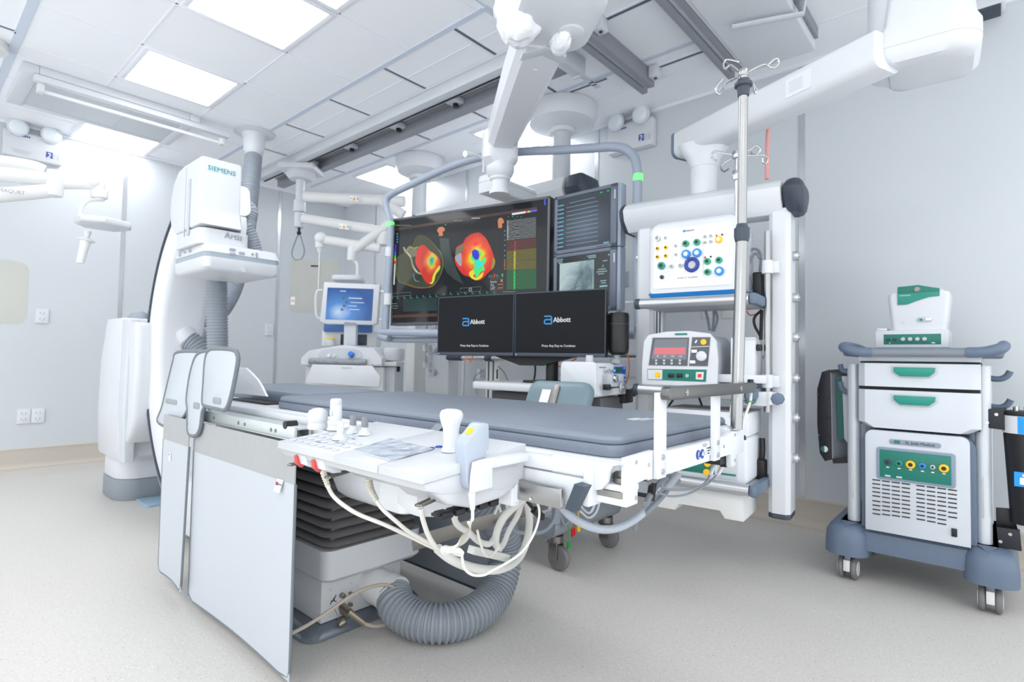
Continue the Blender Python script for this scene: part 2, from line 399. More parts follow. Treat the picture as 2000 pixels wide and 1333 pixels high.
for i, n in enumerate(('nearest the boom arm', 'second from the boom arm', 'third from the boom arm', 'fourth from the boom arm', 'nearest the far wall')):
    y = 2.26+.657*i-.06
    t = T('rail_bridge', 'grey knobbed cross piece between the ceiling rails, '+n, 'bracket', (2.54, y, 2.74), world=True, group='cross pieces between the rails')
    t.part('plate', MB().box((2.468, y-.05, 2.752), (2.622, y+.05, 2.785), .004), RAILM)
    t.part('knob', MB().cyl((2.59, y, 2.752), (2.59, y, 2.728), .02, n=16), BLACK)
    t.part('slit', MB().box((2.475, y+.052, 2.76), (2.615, y+.066, 2.79)), DARKCH)
t = T('rail_end_box', 'open grey metal box closing the near end of the ceiling rail pair', 'bracket', (2.545, 1.91, 2.7), world=True)
t.part('box_shell', MB().box((2.34, 1.87, 2.69), (2.75, 1.89, 2.8), .003).box((2.34, 1.89, 2.69), (2.36, 1.95, 2.8), .003).box((2.73, 1.89, 2.69), (2.75, 1.95, 2.8), .003).box((2.36, 1.89, 2.70), (2.73, 1.95, 2.706)), RAILM)
t.part('end_stop', MB().cyl((2.66, 1.94, 2.72), (2.66, 1.955, 2.72), .016), BLACK)
for nm, y0, lab, xe in (('a', 1.65, 'thick dark grey ceiling rail running from the boom arm hub toward the right wall', 3.2), ('b', 1.15, 'dark grey ceiling rail beside the white ceiling cover, ending behind the infusion hooks', 3.36)):
    t = T('ceiling_rail', lab, 'rail', (2.8, y0+.08, 2.69), world=True, group='ceiling rails')
    t.part('track', MB().box((1.7, y0-.03, 2.70), (xe-.05, y0+.01, 2.799), .003).box((1.7, y0+.04, 2.70), (xe, y0+.08, 2.799), .003).box((1.7, y0-.02, 2.76), (xe-.03, y0+.07, 2.799)), DRAIL)
    t.part('lip', MB().box((1.7, y0+.012, 2.715), (xe-.04, y0+.038, 2.73), .002), RAILM)
    t.part('end_plug', MB().box((xe-.049, y0-.026, 2.705), (xe-.038, y0+.006, 2.765), .003), BLACK)
for x, lab in ((2.47, 'small white rail clamp beside the boom arm hub'), (3.1, 'small white rail clamp near the end of the thick dark ceiling rail')):
    t = T('rail_clamp', lab, 'bracket', (x, 1.57, 2.72), world=True, group='rail clamps')
    t.part('block', MB().box((x-.035, 1.56, 2.725), (x+.035, 1.618, 2.795), .005), WPAINT)
    t.part('screw', MB().cyl((x, 1.585, 2.727), (x, 1.585, 2.719), .01, n=12), DSLATE)
t = T('ceiling_cover', 'flat white box cover on the ceiling above the infusion stand', 'ceiling cover', (2.8, .95, 2.66), world=True)
t.part('cover', MB().rbox((2.1, .74, 2.69), (3.33, 1.10, 2.799), .02, bev=.008), WPAINT)
t.part('edge_profile', MB().box((2.1, 1.102, 2.70), (3.34, 1.118, 2.799), .003), WPAINT)
t.part('side_gap', MB().box((2.1, .722, 2.74), (3.3, .738, 2.799), .002), MGREY)  # grey strip drawn where the cover has a dark side gap
t = T('ceiling_bracket', 'white cranked flat bracket screwed to the ceiling beside the large pendant arm', 'bracket', (2.9, .6, 2.6), world=True)
t.part('bar', MB().tube([(2.78, 1.0, 2.665), (2.85, .8, 2.665), (2.9, .7, 2.67), (2.9, .69, 2.76), (2.91, .66, 2.785), (2.97, .48, 2.785)], .022, 8, 0, flat=(1, .4)), WPAINT)
t.part('screw', MB().cyl((2.925, .60, 2.776), (2.925, .60, 2.768), .012, n=12), DSTEEL)
t.part('screw', MB().cyl((2.95, .54, 2.776), (2.95, .54, 2.768), .012, n=12), DSTEEL)
# ---------------------------------------------------------------- air filter with tube lamp
def meshmat():
    m = bpy.data.materials.new('perforated_mesh'); m.use_nodes = True; nt = m.node_tree; b = nt.nodes['Principled BSDF']
    tc = nt.nodes.new('ShaderNodeTexCoord'); v = nt.nodes.new('ShaderNodeTexChecker'); v.inputs['Scale'].default_value = 150
    v.inputs['Color1'].default_value = srgb((222, 226, 231)); v.inputs['Color2'].default_value = srgb((164, 172, 181))
    nt.links.new(tc.outputs['Object'], v.inputs['Vector']); nt.links.new(v.outputs['Color'], b.inputs['Base Color']); b.inputs['Roughness'].default_value = .4
    return m
t = T('air_filter', 'flat ceiling air filter with a perforated mesh face and a white frame', 'air filter', (1.02, 4.98, 2.74), world=True)
f = MB()
for a, b in (((.50, 4.63), (.585, 5.35)), ((1.47, 4.63), (1.54, 5.35)), ((.585, 4.63), (1.47, 4.68)), ((.585, 5.30), (1.47, 5.35))):
    f.box((a[0], a[1], 2.745), (b[0], b[1], 2.799), .006)
t.part('frame', f, WPAINT)
t.part('mesh_screen', MB().box((.58, 4.675, 2.752), (1.475, 5.305, 2.79)), meshmat())
t.part('divider', MB().box((1.12, 4.68, 2.749), (1.14, 5.3, 2.7525)), LGREY)
t = T('tube_lamp', 'unlit bare tube lamp on a white batten hanging under the air filter', 'lamp', (1.16, 4.66, 2.69), world=True)
t.part('batten', MB().box((.56, 4.62, 2.70), (1.76, 4.68, 2.7405), .006), WPAINT)
t.part('tube', MB().cyl((.62, 4.70, 2.665), (1.70, 4.70, 2.665), .013, n=16), mat('glass_tube_white', (235, 238, 240), .12))
for x in (.60, 1.72): t.part('socket', MB().box((x-.018, 4.655, 2.645), (x+.018, 4.715, 2.7), .005), OFFW)
# ---------------------------------------------------------------- emergency lights and wall plates
def wallA(px, py): return at(px, py, y=YA-.002)
def wallB(px, py): return at(px, py, x=XB-.002)
GLASSY = mat('frosted_lens', (226, 234, 240), .15, noise=.01)
def emergency(name, c, rz, lab, w=.37, hgt=.2):
    t = T(name, lab, 'emergency light', c, rz, group='twin-head emergency lights')
    t.part('case', MB().rbox((-w/2, -.07, -hgt/2), (w/2, 0, hgt/2), .01, 'y', .006), WHITE)
    d = MB(); plate(d, (w*.27, -.0712, -hgt*.18), (1, 0, 0), (0, 0, 1), .04, .05, .001); t.part('symbol', d, BINK)
    d = MB(); plate(d, (w*.27, -.0725, -hgt*.12), (1, 0, 0), (0, 0, 1), .02, .008, .001); plate(d, (w*.28, -.0725, -hgt*.2), (1, -0, .7), (-.7, 0, 1), .02, .007, .001); plate(d, (w*.26, -.0725, -hgt*.28), (1, 0, 0), (0, 0, 1), .022, .007, .001); t.part('symbol_mark', d, WINK)
    d = MB()
    for i in range(9): plate(d, (-w*.36+i*.013, -.0712, hgt*.36), (1, 0, 0), (0, 0, 1), .009, .012, .001)
    t.part('print', d, BINK)
    for i in range(3): d = MB(); plate(d, (-w*.2, -.0712, -hgt*.24-i*.012), (1, 0, 0), (0, 0, 1), .12-.02*i, .004, .001); t.part('fine_print', d, LGREY)
    for x in (.36, .44): d = MB(); plate(d, (w*x, -.0712, -hgt*.2), (1, 0, 0), (0, 0, 1), .018, .045, .001); t.part('fine_print', d, LGREY)
    for x in (-w*.28, w*.28):
        h = t.part('lamp_head', MB().lathe([(.0, .0), (.05, .0), (.068, .035), (.07, .05), (.066, .055), (.0, .06)], (x, -.045, hgt/2+.035), (0, -1, -.15), 24), WHITE)
        t.part('lens', MB().lathe([(.0, .0), (.058, .0), (.05, .008), (.02, .012), (.0, .012)], (x, -.1035, hgt/2+.026), (0, -1, -.15), 24), GLASSY, h)
    t.part('neck', MB().box((-w*.3, -.045, hgt/2-.001), (w*.3, -.02, hgt/2+.02), .004), LGREY)
    return t
emergency('emergency_wall_lamp', wallA(63, 292), 0, 'twin-head emergency light high on the left wall above the lamp arm')
emergency('emergency_wall_lamp', wallB(1238, 272), -90, 'twin-head emergency light high on the right wall above the displays')
def outlet(c, rz, n, lab, sc=1):
    t = T('wall_outlet', lab, 'outlet', c, rz, group='white wall outlets')
    for i in range(n):
        x = (i-(n-1)/2)*.088*sc
        p = t.part('cover_plate', MB().rbox((x-.043*sc, -.012, -.06*sc), (x+.043*sc, .002, .06*sc), .006, 'y', .003), WHITE)
        for zz in (.024, -.024):
            s = MB()
            s.box((x-.016*sc, -.0135, zz*sc-.005), (x-.012*sc, -.011, zz*sc+.007)); s.box((x+.010*sc, -.0135, zz*sc-.005), (x+.014*sc, -.011, zz*sc+.007)); s.box((x-.003, -.0135, zz*sc-.014), (x+.003, -.011, zz*sc-.010))
            t.part('socket', s, GINK, p)
outlet(wallA(82, 618), 0, 1, 'single white outlet plate at mid height on the left wall')
outlet(wallA(60, 813), 0, 2, 'double white outlet plate low on the left wall')
outlet(wallA(525, 645), 0, 1, 'single white outlet plate behind the detector hoses, left of the steel strip')
# bed-head service panel on the right wall
t = T('service_panel', 'long white wall-mounted service duct with sockets behind the equipment pendant', 'wall panel', (XB-.06, 1.6, 1.0), -90, group=None)
t.part('duct', MB().rbox((-1.15, -.03, .0), (.52, .058, .40), .02, 'x', .004), WHITE)
t.part('lower_channel', MB().rbox((-1.15, -.035, -.16), (.52, .058, -.01), .03, 'x', .004), LGREY)
p = t.at(1211, 614, y=-.03)
g = t.part('gas_outlet', MB().box((p.x-.035, -.04, p.z-.06), (p.x+.035, -.029, p.z+.06), .003), LGREY)
t.part('gas_valve', MB().cyl((p.x, -.04, p.z), (p.x, -.06, p.z), .026).cyl((p.x, -.06, p.z), (p.x, -.065, p.z), .012), CHROME, g)
d = MB(); plate(d, (p.x, -.041, p.z+.047), (1, 0, 0), (0, 0, 1), .05, .012, .001); t.part('yellow_tag', d, YELLOW, g)
for px in (1385, 1425):
    p = t.at(px, 610, y=-.03)
    t.part('socket', MB().box((p.x-.045, -.038, p.z-.04), (p.x+.045, -.029, p.z+.04), .003), OFFW)
# ---------------------------------------------------------------- ceiling hose flange and hoses of the imaging gantry
t = T('hose_flange', 'white flared ceiling flange where the grey ribbed hose leaves the ceiling', 'flange', (1.93, 4.56, 2.6), world=True)
c = at(497, 262, z=2.79)
t.part('collar', MB().lathe([(.0, -.002), (.155, -.002), (.158, -.010), (.10, -.02), (.085, -.05), (.078, -.15), (.07, -.17), (.0, -.17)], (c.x, c.y, 2.8)), WPAINT)
t.part('ring', MB().lathe([(.0, 0), (.066, 0), (.066, -.025), (.0, -.025)], (c.x, c.y, 2.63)), WHITE)
hx, hy = c.x, c.y
def hosepts(l): return [at(px, py, y=yy) for px, py, yy in l]
solo('cable_hose', MB().tube([(hx, hy, 2.61)]+hosepts([(490, 360, 4.5), (482, 430, 4.45), (470, 510, 4.4), (452, 570, 4.35), (425, 612, 4.3), (390, 634, 4.25), (360, 640, 4.22)]), .064, 18, 10, rib=(.018, .045)), HOSE, 'thick grey ribbed hose hanging from the ceiling flange behind the detector', 'hose', 'grey ribbed hoses of the imaging gantry')
solo('cable_hose', MB().tube(hosepts([(420, 500, 3.42), (423, 560, 3.42), (424, 620, 3.42), (425, 690, 3.42), (426, 760, 3.42)]), .056, 18, 8, rib=(.018, .05)), HOSE, 'straight grey ribbed hose dropping from the detector to behind the lead flaps', 'hose', 'grey ribbed hoses of the imaging gantry')
solo('cable_hose', MB().tube(hosepts([(476, 398, 3.25), (489, 412, 3.23), (486, 432, 3.22), (484, 448, 3.2)]), .04, 16, 8, rib=(.016, .05)), HOSE, 'short grey ribbed hose bend beside the top of the detector housing', 'hose', 'grey ribbed hoses of the imaging gantry')
solo('cable_hose', MB().tube(hosepts([(482, 440, 3.2), (490, 460, 3.2), (498, 485, 3.2), (500, 497, 3.2)]), .035, 16, 8, rib=(.016, .05)), HOSE, 'short grey ribbed hose running down onto the detector plate', 'hose', 'grey ribbed hoses of the imaging gantry')
solo('cable_hose', MB().tube(hosepts([(368, 665, 3.75), (385, 678, 3.72), (396, 700, 3.7), (398, 740, 3.7)]), .06, 18, 8, rib=(.018, .05)), HOSE, 'curved grey ribbed hose at the back of the gantry stand', 'hose', 'grey ribbed hoses of the imaging gantry')
# ---------------------------------------------------------------- C-arm
CA = T('imaging_gantry', 'white floor-standing C-arm imaging gantry with a square flat detector', 'x-ray machine', (1.15, 4.4, 0), world=True)
CY, CZc = 2.99, .97
def arc(r_in, r_out, x0, x1, a0, a1, rr):
    sec = rrect(r_in, r_out, x0, x1, rr, 5); path = []
    for k in range(49):
        a = math.radians(a0+(a1-a0)*k/48)
        path.append((Vector((0, CY, CZc)), Vector((0, math.cos(a), math.sin(a))), Vector((1, 0, 0))))
    return MB().sweep(path, sec)
ring = CA.part('c_arc', arc(.775, .955, 1.06, 1.33, -80, 78, [.03, .05, .05, .03]), mat('gantry_white', (226, 229, 235), .35))
CA.part('edge_groove', arc(.945, .962, 1.055, 1.075, -80, 66, .004), DSLATE, ring)
CA.part('edge_rail', arc(.957, .985, 1.06, 1.13, -80, 64, .01), LGREY, ring)
CA.part('stand_base', MB().prism(rrect(1.0, 1.34, 4.2, 4.66, .13, 8), 'xy', 0, .135, .006), MGREY)
CA.part('stand_foot', MB().prism(rrect(1.005, 1.335, 4.2, 4.65, .13, 8), 'xy', .136, .275, .006), WPAINT)
CA.part('floor_plate', MB().rbox((1.10, 3.95, 0), (1.45, 4.19, .012), .02), mat('pale_blue_plate', (150, 178, 200), .4))
col = CA.part('stand_column', MB().loft([[(x, y, z) for x, y in rrect(a0, 1.36, b0, 4.62, .03, 4)] for z, a0, b0 in ((.276, .985, 4.13), (.30, .975, 4.1), (.6, .965, 4.08), (.9, .97, 4.12), (1.17, .995, 4.2), (1.18, 1.0, 4.22))]), WHITE)
CA.part('column_side', MB().loft([[(x, y, z) for x, y in rrect(a0, a0+.06, b0, b0+.14, .012, 4)] for z, a0, b0 in ((.28, .983, 4.02), (.6, .965, 3.98), (.9, .97, 3.99), (1.165, .99, 4.06))]), mat('gantry_grey', (205, 210, 216), .4), col)
cov = CA.part('rotation_cover', MB().loft([[(x, y, z) for x, y in rrect(.985, 1.30, b0, 4.08, .035, 5)] for z, b0 in ((.40, 4.0), (.46, 3.93), (.56, 3.87), (.85, 3.85), (1.12, 3.87), (1.14, 3.89))]), WHITE)
CA.part('rear_mount', MB().box((1.36, 3.72, .85), (1.46, 3.95, 1.13), .02), LGREY)
CA.part('cable_gland', MB().cyl((1.2, 4.3, 1.17), (1.2, 4.3, 1.24), .045).sph((1.12, 4.36, 1.17), .07), HOSE)
CA.part('hose_cap', MB().cyl(at(358, 650, y=3.8), at(372, 668, y=3.76), .07, .062, bev=.008), WPAINT)
# lower arc edge band that runs down behind the curtain is part of c_arc; x-ray tube end
CA.part('tube_housing', MB().rbox((1.0, 2.78, .06), (1.4, 3.25, .33), .06, 'z', .02), WHITE)
# detector
DX0, DX1, DYN, DYF = 1.012, 1.392, 2.905, 3.36
def taper(z0, z1, i0, i1, r=.03): return [[(x, y, z) for x, y in rrect(DX0+i, DX1-i, DYN+i, DYF-i, r, 4)] for z, i in ((z0, i0), (z1, i1))]
det = CA.part('detector', MB().loft(taper(1.462, 1.505, .0, .012)[0:2]+taper(1.505, 1.507, .018, .02)), WHITE)
CA.part('bumper_strip', MB().loft(taper(1.436, 1.464, .004, .002)), mat('grey_bumper', (158, 170, 182), .25), det)
CA.part('detector_face', MB().loft(taper(1.372, 1.377, .03, .014)+taper(1.388, 1.437, .004, .0)), WHITE, det)
BTM = mat('grey_button', (150, 160, 172), .3)
def dpad(px, py, w, h):
    p = at(px, py, y=DYN+.004); bt = MB(); plate(bt, (p.x, DYN+.002, p.z), (1, 0, 0), (0, .25, 1), w, h, .003, min(w, h)*.35); CA.part('button', bt, BTM, det)
for q in ((454, 488, .03, .012), (454, 497, .03, .012), (472, 495, .03, .012), (493, 497, .012, .012), (501, 499, .010, .028)): dpad(*q)
for y_, z_ in ((3.27, 1.492), (3.27, 1.478), (3.2, 1.487)):
    CA.part('button', plate(MB(), (DX0+.002, y_, z_), (0, -1, 0), (-.25, 0, 1), .022, .009, .003, .003), BTM, det)
for y_ in (3.13, 3.11): CA.part('button', plate(MB(), (DX0+.002, y_, 1.487), (0, -1, 0), (-.25, 0, 1), .006, .022, .003), BTM, det)
p = at(475, 527, y=DYN); CA.part('target_mark', MB().cyl((p.x, DYN+.006, p.z), (p.x, DYN-.003, p.z), .014), LGREY, det)
neck = CA.part('detector_collar', MB().loft([[(x, y, z) for x, y in rrect(1.0, 1.25, 2.955, 3.32, .05, 6)] for z in (1.507, 1.578, 1.586)]), WHITE)
CA.text('model_lettering', 'Artis', .044, at(456, 463, y=2.953)+Vector((0, -.002, 0)), (1, 0, 0), (0, 0, 1), GINK, neck)
CA.text('model_lettering', 'Q', .044, at(474, 466, y=2.953)+Vector((-.004, -.002, 0)), (1, 0, 0), (0, 0, 1), mat('pale_ink', (205, 210, 215), .5, noise=0), neck)
# lift housing above the detector: side silhouette with a curved back
prof = [(2.965, 1.588), (3.30, 1.588), (3.38, 1.64), (3.405, 1.72), (3.40, 1.80), (3.36, 1.88), (3.29, 1.93), (3.2, 1.945)]
lift = CA.part('lift_housing', MB().prism([(2.972, 1.945)]+[(2.972, 1.70), (2.962, 1.66), (2.935, 1.60)]+prof[1:], 'yz', .998, 1.20, .014, 3), WHITE)
lift2 = CA.part('lift_foot', MB().prism([(2.972, 1.586), (2.962, 1.62), (2.975, 1.68), (3.25, 1.75), (3.3, 1.586)], 'yz', 1.20, 1.235, .01), WHITE, lift)
CA.part('side_strip', MB().box((.99, 3.09, 1.56), (.999, 3.115, 1.85), .003), LGREY, lift)
CA.part('side_seam', MB().box((.9955, 3.16, 1.56), (.9985, 3.168, 1.92)), LGREY, lift)
q0 = at(408, 327, y=2.97); q1 = at(461, 341, y=2.97)
CA.text('maker_lettering', 'SIEMENS', .034, (1.1, 2.9705, (q0.z+q1.z)/2), (1, 0, 0), (0, 0, 1), TINK, lift, sx=1.08)
# ---------------------------------------------------------------- surgical lamp arms at the left edge
SL = T('surgical_light_arm', 'warm white jointed lamp arms reaching in from the left edge under the emergency light', 'lamp arm', tuple(at(-40, 360, y=4.5)[:2])+(1.6,), world=True)
YS = 4.5
def s(px, py, y=YS): return at(px, py, y=y)
sup = s(-48, 300); 
SL.part('ceiling_pole', MB().cyl((sup.x, YS, 1.75), (sup.x, YS, 2.799), .04).cyl((sup.x, YS, 2.75), (sup.x, YS, 2.799), .12), OFFW)
SL.part('upper_arm', MB().tube([s(-48, 318), s(0, 316), s(60, 325), s(86, 334)], .05, 12, 4, flat=(.6, .8)).tube([s(-48, 338), s(0, 340), s(60, 346), s(104, 350)], .052, 12, 4, flat=(.7, .9)), OFFW)
SL.part('knuckle', MB().cyl(s(107, 334), s(105, 384), .052, .048, bev=.01), OFFW)
la = SL.part('lower_arm', MB().tube([s(-48, 384), s(0, 381), s(50, 377), s(98, 372)], .05, 12, 4, flat=(.75, .9)), OFFW)
sgn = MB(); 
SL.text('maker_lettering', 'MAQUET', .03, s(20, 378)+Vector((0, -.06, 0)), (1, 0, .05), (0, 0, 1), GINK, la)
SL.part('fore_arm', MB().tube([s(112, 358), s(150, 358), s(186, 360)], .04, 12, 4, flat=(.7, 1)), OFFW)
SL.part('wrist', MB().cyl(s(193, 350), s(193, 372), .034, bev=.006).cyl(s(194, 372), s(194, 388), .048, bev=.008).cyl(s(194, 388), s(194, 392), .03).sph(s(183, 356), .045), OFFW)
SL.part('yoke', MB().tube([s(193, 390), s(172, 392), s(160, 403), s(156, 420), s(155, 438)], .013, 10, 6), OFFW)
a = s(200, 438)
SL.part('lamp_head', MB().prism([(a.x-.14, YS-.12), (a.x-.02, YS-.17), (a.x+.13, YS-.12), (a.x+.16, YS-.02), (a.x+.1, YS+.12), (a.x-.07, YS+.13), (a.x-.15, YS+.03)], 'xy', a.z-.022, a.z+.022, .014, 3), WHITE)
SL.part('sterile_handle', MB().cyl(s(172, 452), s(170, 468), .02, .012).lathe([(.0, 0), (.03, 0), (.05, .01), (.05, .016), (.03, .02), (.026, .06), (.022, .17), (.0, .175)], s(169, 466), s(160, 500)-s(169, 466), 18), OFFW)
t = T('radiation_shield', 'clear rounded acrylic shield cut by the left edge of the photo', 'shield', tuple(s(20, 620)), world=True, group='hanging acrylic shields')
p0, p1 = s(-60, 500), s(52, 636)
t.part('pane', MB().rbox((p0.x, YS-.006, p1.z), (p1.x, YS+.006, p0.z), .06, 'y', .003), ACRYL)
t.part('hanger_arm', MB().cyl((p0.x+.06, YS, p0.z-.02), (p0.x+.06, YS, 1.76), .012), OFFW)
# ---------------------------------------------------------------- lamp arms in the far corner, hung from the rail pair
BL = T('ceiling_arm_column', 'white ceiling column with two long warm white swing arms in the far corner', 'lamp arm', (2.545, 4.72, 1.9), -48.5)
p = at(588, 330, z=2.70); BL.o.location = (p.x, p.y, 1.9); BL.M = Matrix.Translation((p.x, p.y, 1.9))@Matrix.Rotation(math.radians(-48.5), 4, 'Z')
b_ = lambda px, py, y=0: BL.at(px, py, y=y)
zt = .8
BL.part('carriage', MB().rbox((-.17, -.15, zt-.035), (.17, .15, zt+.012), .03).lathe([(.0, 0), (.12, 0), (.13, -.04), (.10, -.075), (.0, -.08)], (0, 0, zt-.03)), WHITE)
zb = b_(584, 445).z
BL.part('column', MB().cyl((0, 0, zt-.1), (0, 0, b_(588, 395).z), .04).cyl((0, 0, b_(588, 392).z), (0, 0, b_(588, 415).z), .055, bev=.008).cyl((0, 0, b_(588, 416).z), (0, 0, zb), .045, bev=.006), WHITE)
def arm(px0, py0, px1, py1, h, d, y0=0, y1=0, n='swing_arm'):
    a, b = b_(px0, py0, y0), b_(px1, py1, y1)
    return BL.part(n, MB().tube([a, a.lerp(b, .5), b], h, 12, 0, flat=(d, 1)), OFFW)
u1 = arm(594, 384, 790, 394, .05, .9, -.03, -.1)
arm(745, 392, 788, 420, .045, .9, -.1, -.1, 'arm_end')
u2 = arm(592, 427, 745, 452, .045, .9, -.03, -.2)
for px, py, par, yy in ((692, 388, u1, -.13), (672, 443, u2, -.2)):
    c_ = b_(px, py, yy); d = MB(); plate(d, c_, (1, 0, -.1), (0, 0, 1), .085, .045, .001); st = BL.part('sticker', d, WINK, par)
    d = MB(); d.prism([(c_.x-.017, c_.z-.015), (c_.x+.017, c_.z-.015), (c_.x, c_.z+.016)], 'xz', c_.y-.003, c_.y-.001); BL.part('warning_sign', d, AMBER, par)
    d = MB(); plate(d, (c_.x+.032, c_.y-.002, c_.z), (1, 0, 0), (0, 0, 1), .006, .022, .001); plate(d, (c_.x-.03, c_.y-.002, c_.z), (1, 0, 0), (0, 0, 1), .012, .006, .001); BL.part('sign_print', d, INK, par)
BL.part('elbow', MB().cyl(b_(747, 446, -.2), b_(747, 480, -.2), .055, bev=.01), OFFW)
arm(757, 440, 692, 488, .04, .8, -.22, -.28, 'spring_arm')
BL.part('lamp_joint', MB().cyl(b_(689, 482, -.28), b_(686, 510, -.28), .04, bev=.006), OFFW)
BL.part('yoke', MB().tube([b_(690, 510, -.28), b_(697, 515, -.28), b_(698, 530, -.28), b_(697, 545, -.28)], .013, 8, 5), OFFW)
BL.part('lamp_head', MB().rbox((b_(655, 545, -.28).x, -.42, b_(655, 551, -.28).z), (b_(712, 545, -.28).x, -.2, b_(655, 541, -.28).z), .05, 'z', .01), WHITE)
arm(628, 468, 742, 486, .042, .8, -.26, -.22, 'spring_arm')
BL.part('arm_joint', MB().sph(b_(627, 466, -.26), .055).cyl(b_(624, 468, -.26), b_(624, 484, -.26), .036).cyl(b_(624, 484, -.26), b_(624, 494, -.26), .028, .012), OFFW)
BL.part('hook', MB().cyl((0, 0, zb), (0, 0, zb-.04), .012).sph((0, 0, zb-.05), .02), BLACK)
BL.part('cable_loop', MB().tube([(0, 0, zb-.06), (-.035, 0, zb-.14), (-.06, 0, zb-.24), (-.03, 0, zb-.30), (.03, 0, zb-.29), (.055, 0, zb-.22), (.03, 0, zb-.12)], .006, 8, 6, closed=True), CABLEG)
sx = b_(636, 490, -.26)
SH = T('radiation_shield', 'clear acrylic shield on a thin rod beside the blue-screen console', 'shield', tuple(BL.M@b_(614, 612, -.26)), -48.5, group='hanging acrylic shields')
a, b = SH.at(568, 506, y=0), SH.at(660, 612, y=0)
SH.part('pane', MB().rbox((a.x, -.006, b.z), (b.x, .006, a.z), .05, 'y', .003), ACRYL)
c0, c1 = SH.at(624, 494, y=-.012), SH.at(622, 566, y=-.012)
SH.part('rod', MB().cyl(c0, c1, .006), OFFW)
d = MB(); plate(d, SH.at(615, 520, y=-.008), (1, 0, 0), (0, 0, 1), .07, .014, .001); SH.part('maker_strip', d, INK)
d = MB(); plate(d, SH.at(572, 588, y=-.008), (1, 0, 0), (0, 0, 1), .035, .07, .001); w_ = SH.part('label_tag', d, WINK)
c_ = SH.at(572, 587, y=-.01); SH.part('warning_sign', MB().prism([(c_.x-.012, c_.z-.011), (c_.x+.012, c_.z-.011), (c_.x, c_.z+.012)], 'xz', -.012, -.0095), AMBER, w_)
# ---------------------------------------------------------------- far ceiling pendants
def canopy(t, c, r, zb, pr, par=None):
    t.part('canopy', MB().lathe([(.0, -.001), (r*.96, -.001), (r, -.012), (r, -.075), (r*.9, -.13), (r*.6, -.165), (r*.42, -.17), (.0, -.17)], (c[0], c[1], 2.8), n=40), WPAINT)
    t.part('pole_collar', MB().cyl((c[0], c[1], 2.6), (c[0], c[1], 2.64), pr*1.6, bev=.01), WPAINT)
    t.part('pole', MB().cyl((c[0], c[1], zb), (c[0], c[1], 2.6), pr, n=28), LGREY)
c1 = (3.2, 4.0)
P1 = T('ceiling_pendant', 'smaller round ceiling canopy with a pole behind the left end of the big display', 'pendant', (c1[0], c1[1], .6), world=True, group='ceiling pendants')
canopy(P1, c1, .225, 1.75, .065)
P1.part('drop_column', MB().box((3.14, 3.94, .6), (3.28, 4.06, 1.75), .01), OFFW)
c2 = (3.19, 2.37)
P2 = T('ceiling_pendant', 'large round ceiling canopy with pole and a white beam behind the displays', 'pendant', (3.19, 2.9, .45), -90, group='ceiling pendants')
P2.world = False
o2 = (-(2.37-2.9), 0)  # local x of the pole
def P2l(px, py, y=0): return P2.at(px, py, y=y)
P2.part('canopy', MB().lathe([(.0, -.001), (.245, -.001), (.255, -.012), (.255, -.08), (.235, -.13), (.15, -.165), (.10, -.17), (.0, -.17)], (o2[0], 0, 2.35), n=40), WPAINT)
P2.part('pole_collar', MB().cyl((o2[0], 0, 2.15), (o2[0], 0, 2.19), .1, bev=.01), WPAINT)
a, b = P2l(809, 419, -.09), P2l(1102, 346, -.09)
zt2 = (a.z+b.z)/2
P2.part('pole', MB().cyl((o2[0], 0, zt2-.02), (o2[0], 0, 2.15), .066, n=28), LGREY)
sec = [(-.09, zt2), (.09, zt2), (.12, zt2-.06), (.09, zt2-.2), (-.06, zt2-.2), (-.12, zt2-.09)]
P2.part('beam', MB().prism(sec, 'yz', a.x+.02, b.x, .01), WHITE)
e = P2l(1143, 360, -.09)
P2.part('end_cap', MB().prism(sec, 'yz', b.x+.001, e.x, .045, 3), DSLATE)
P2.part('end_cap', MB().prism(sec, 'yz', a.x-.05, a.x+.019, .03, 3), DSLATE)
l0, l1 = P2l(833, 650, -.06), P2l(877, 650, -.06)
lz = P2l(850, 900).z
leg = P2.part('leg', MB().prism(rrect(l0.x, l1.x, -.06, .06, .012), 'xy', .0, zt2-.19, .004), WHITE)
for py in (640, 684, 728):
    q = P2l(849, py, -.065); P2.part('bolt', MB().cyl((q.x, -.06, q.z), (q.x, -.085, q.z), .026, bev=.004).cyl((q.x, -.085, q.z), (q.x, -.09, q.z), .013), ALU, leg)
q0, q1 = P2l(833, 690, -.1), P2l(834, 712, -.1)
P2.part('side_rod', MB().cyl(P2l(833, 628, -.1), P2l(832, 716, -.1), .011), STEEL)
for py in (681, 713): P2.part('rod_clamp', MB().box(P2l(829, py+5, -.13), P2l(837, py-5, -.07), .004).box(P2l(836, py+15, -.11), P2l(842, py+9, -.06)), WPAINT)
lx0, lx1 = P2l(945, 720, -.02), P2l(971, 720, -.02)
leg2 = P2.part('leg', MB().prism(rrect(lx0.x, lx1.x, .0, .12, .01), 'xy', .0, zt2-.19, .004), OFFW)
for f_ in (.2, .55): P2.part('leg_slot', MB().box((lx0.x+(lx1.x-lx0.x)*f_, -.003, .0), (lx0.x+(lx1.x-lx0.x)*f_+.012, .002, 1.2)), DSLATE, leg2)
r0, r1 = P2l(876, 699, -.04), P2l(984, 700, -.04)
P2.part('cross_bar', MB().cyl((r0.x, -.045, r0.z), (r1.x, -.045, r0.z), .018), ALU)
P2.part('bar_grip', MB().cyl((r0.x, -.045, r0.z), (P2l(903, 699, -.04).x, -.045, r0.z), .024).cyl((P2l(950, 699, -.04).x, -.045, r0.z), (P2l(962, 699, -.04).x, -.045, r0.z), .024), DSLATE)
P2.part('side_box', MB().box(P2l(936, 740, .0), P2l(946, 722, .08), .006).box(P2l(972, 740, .0), P2l(984, 722, .08), .006), WHITE)
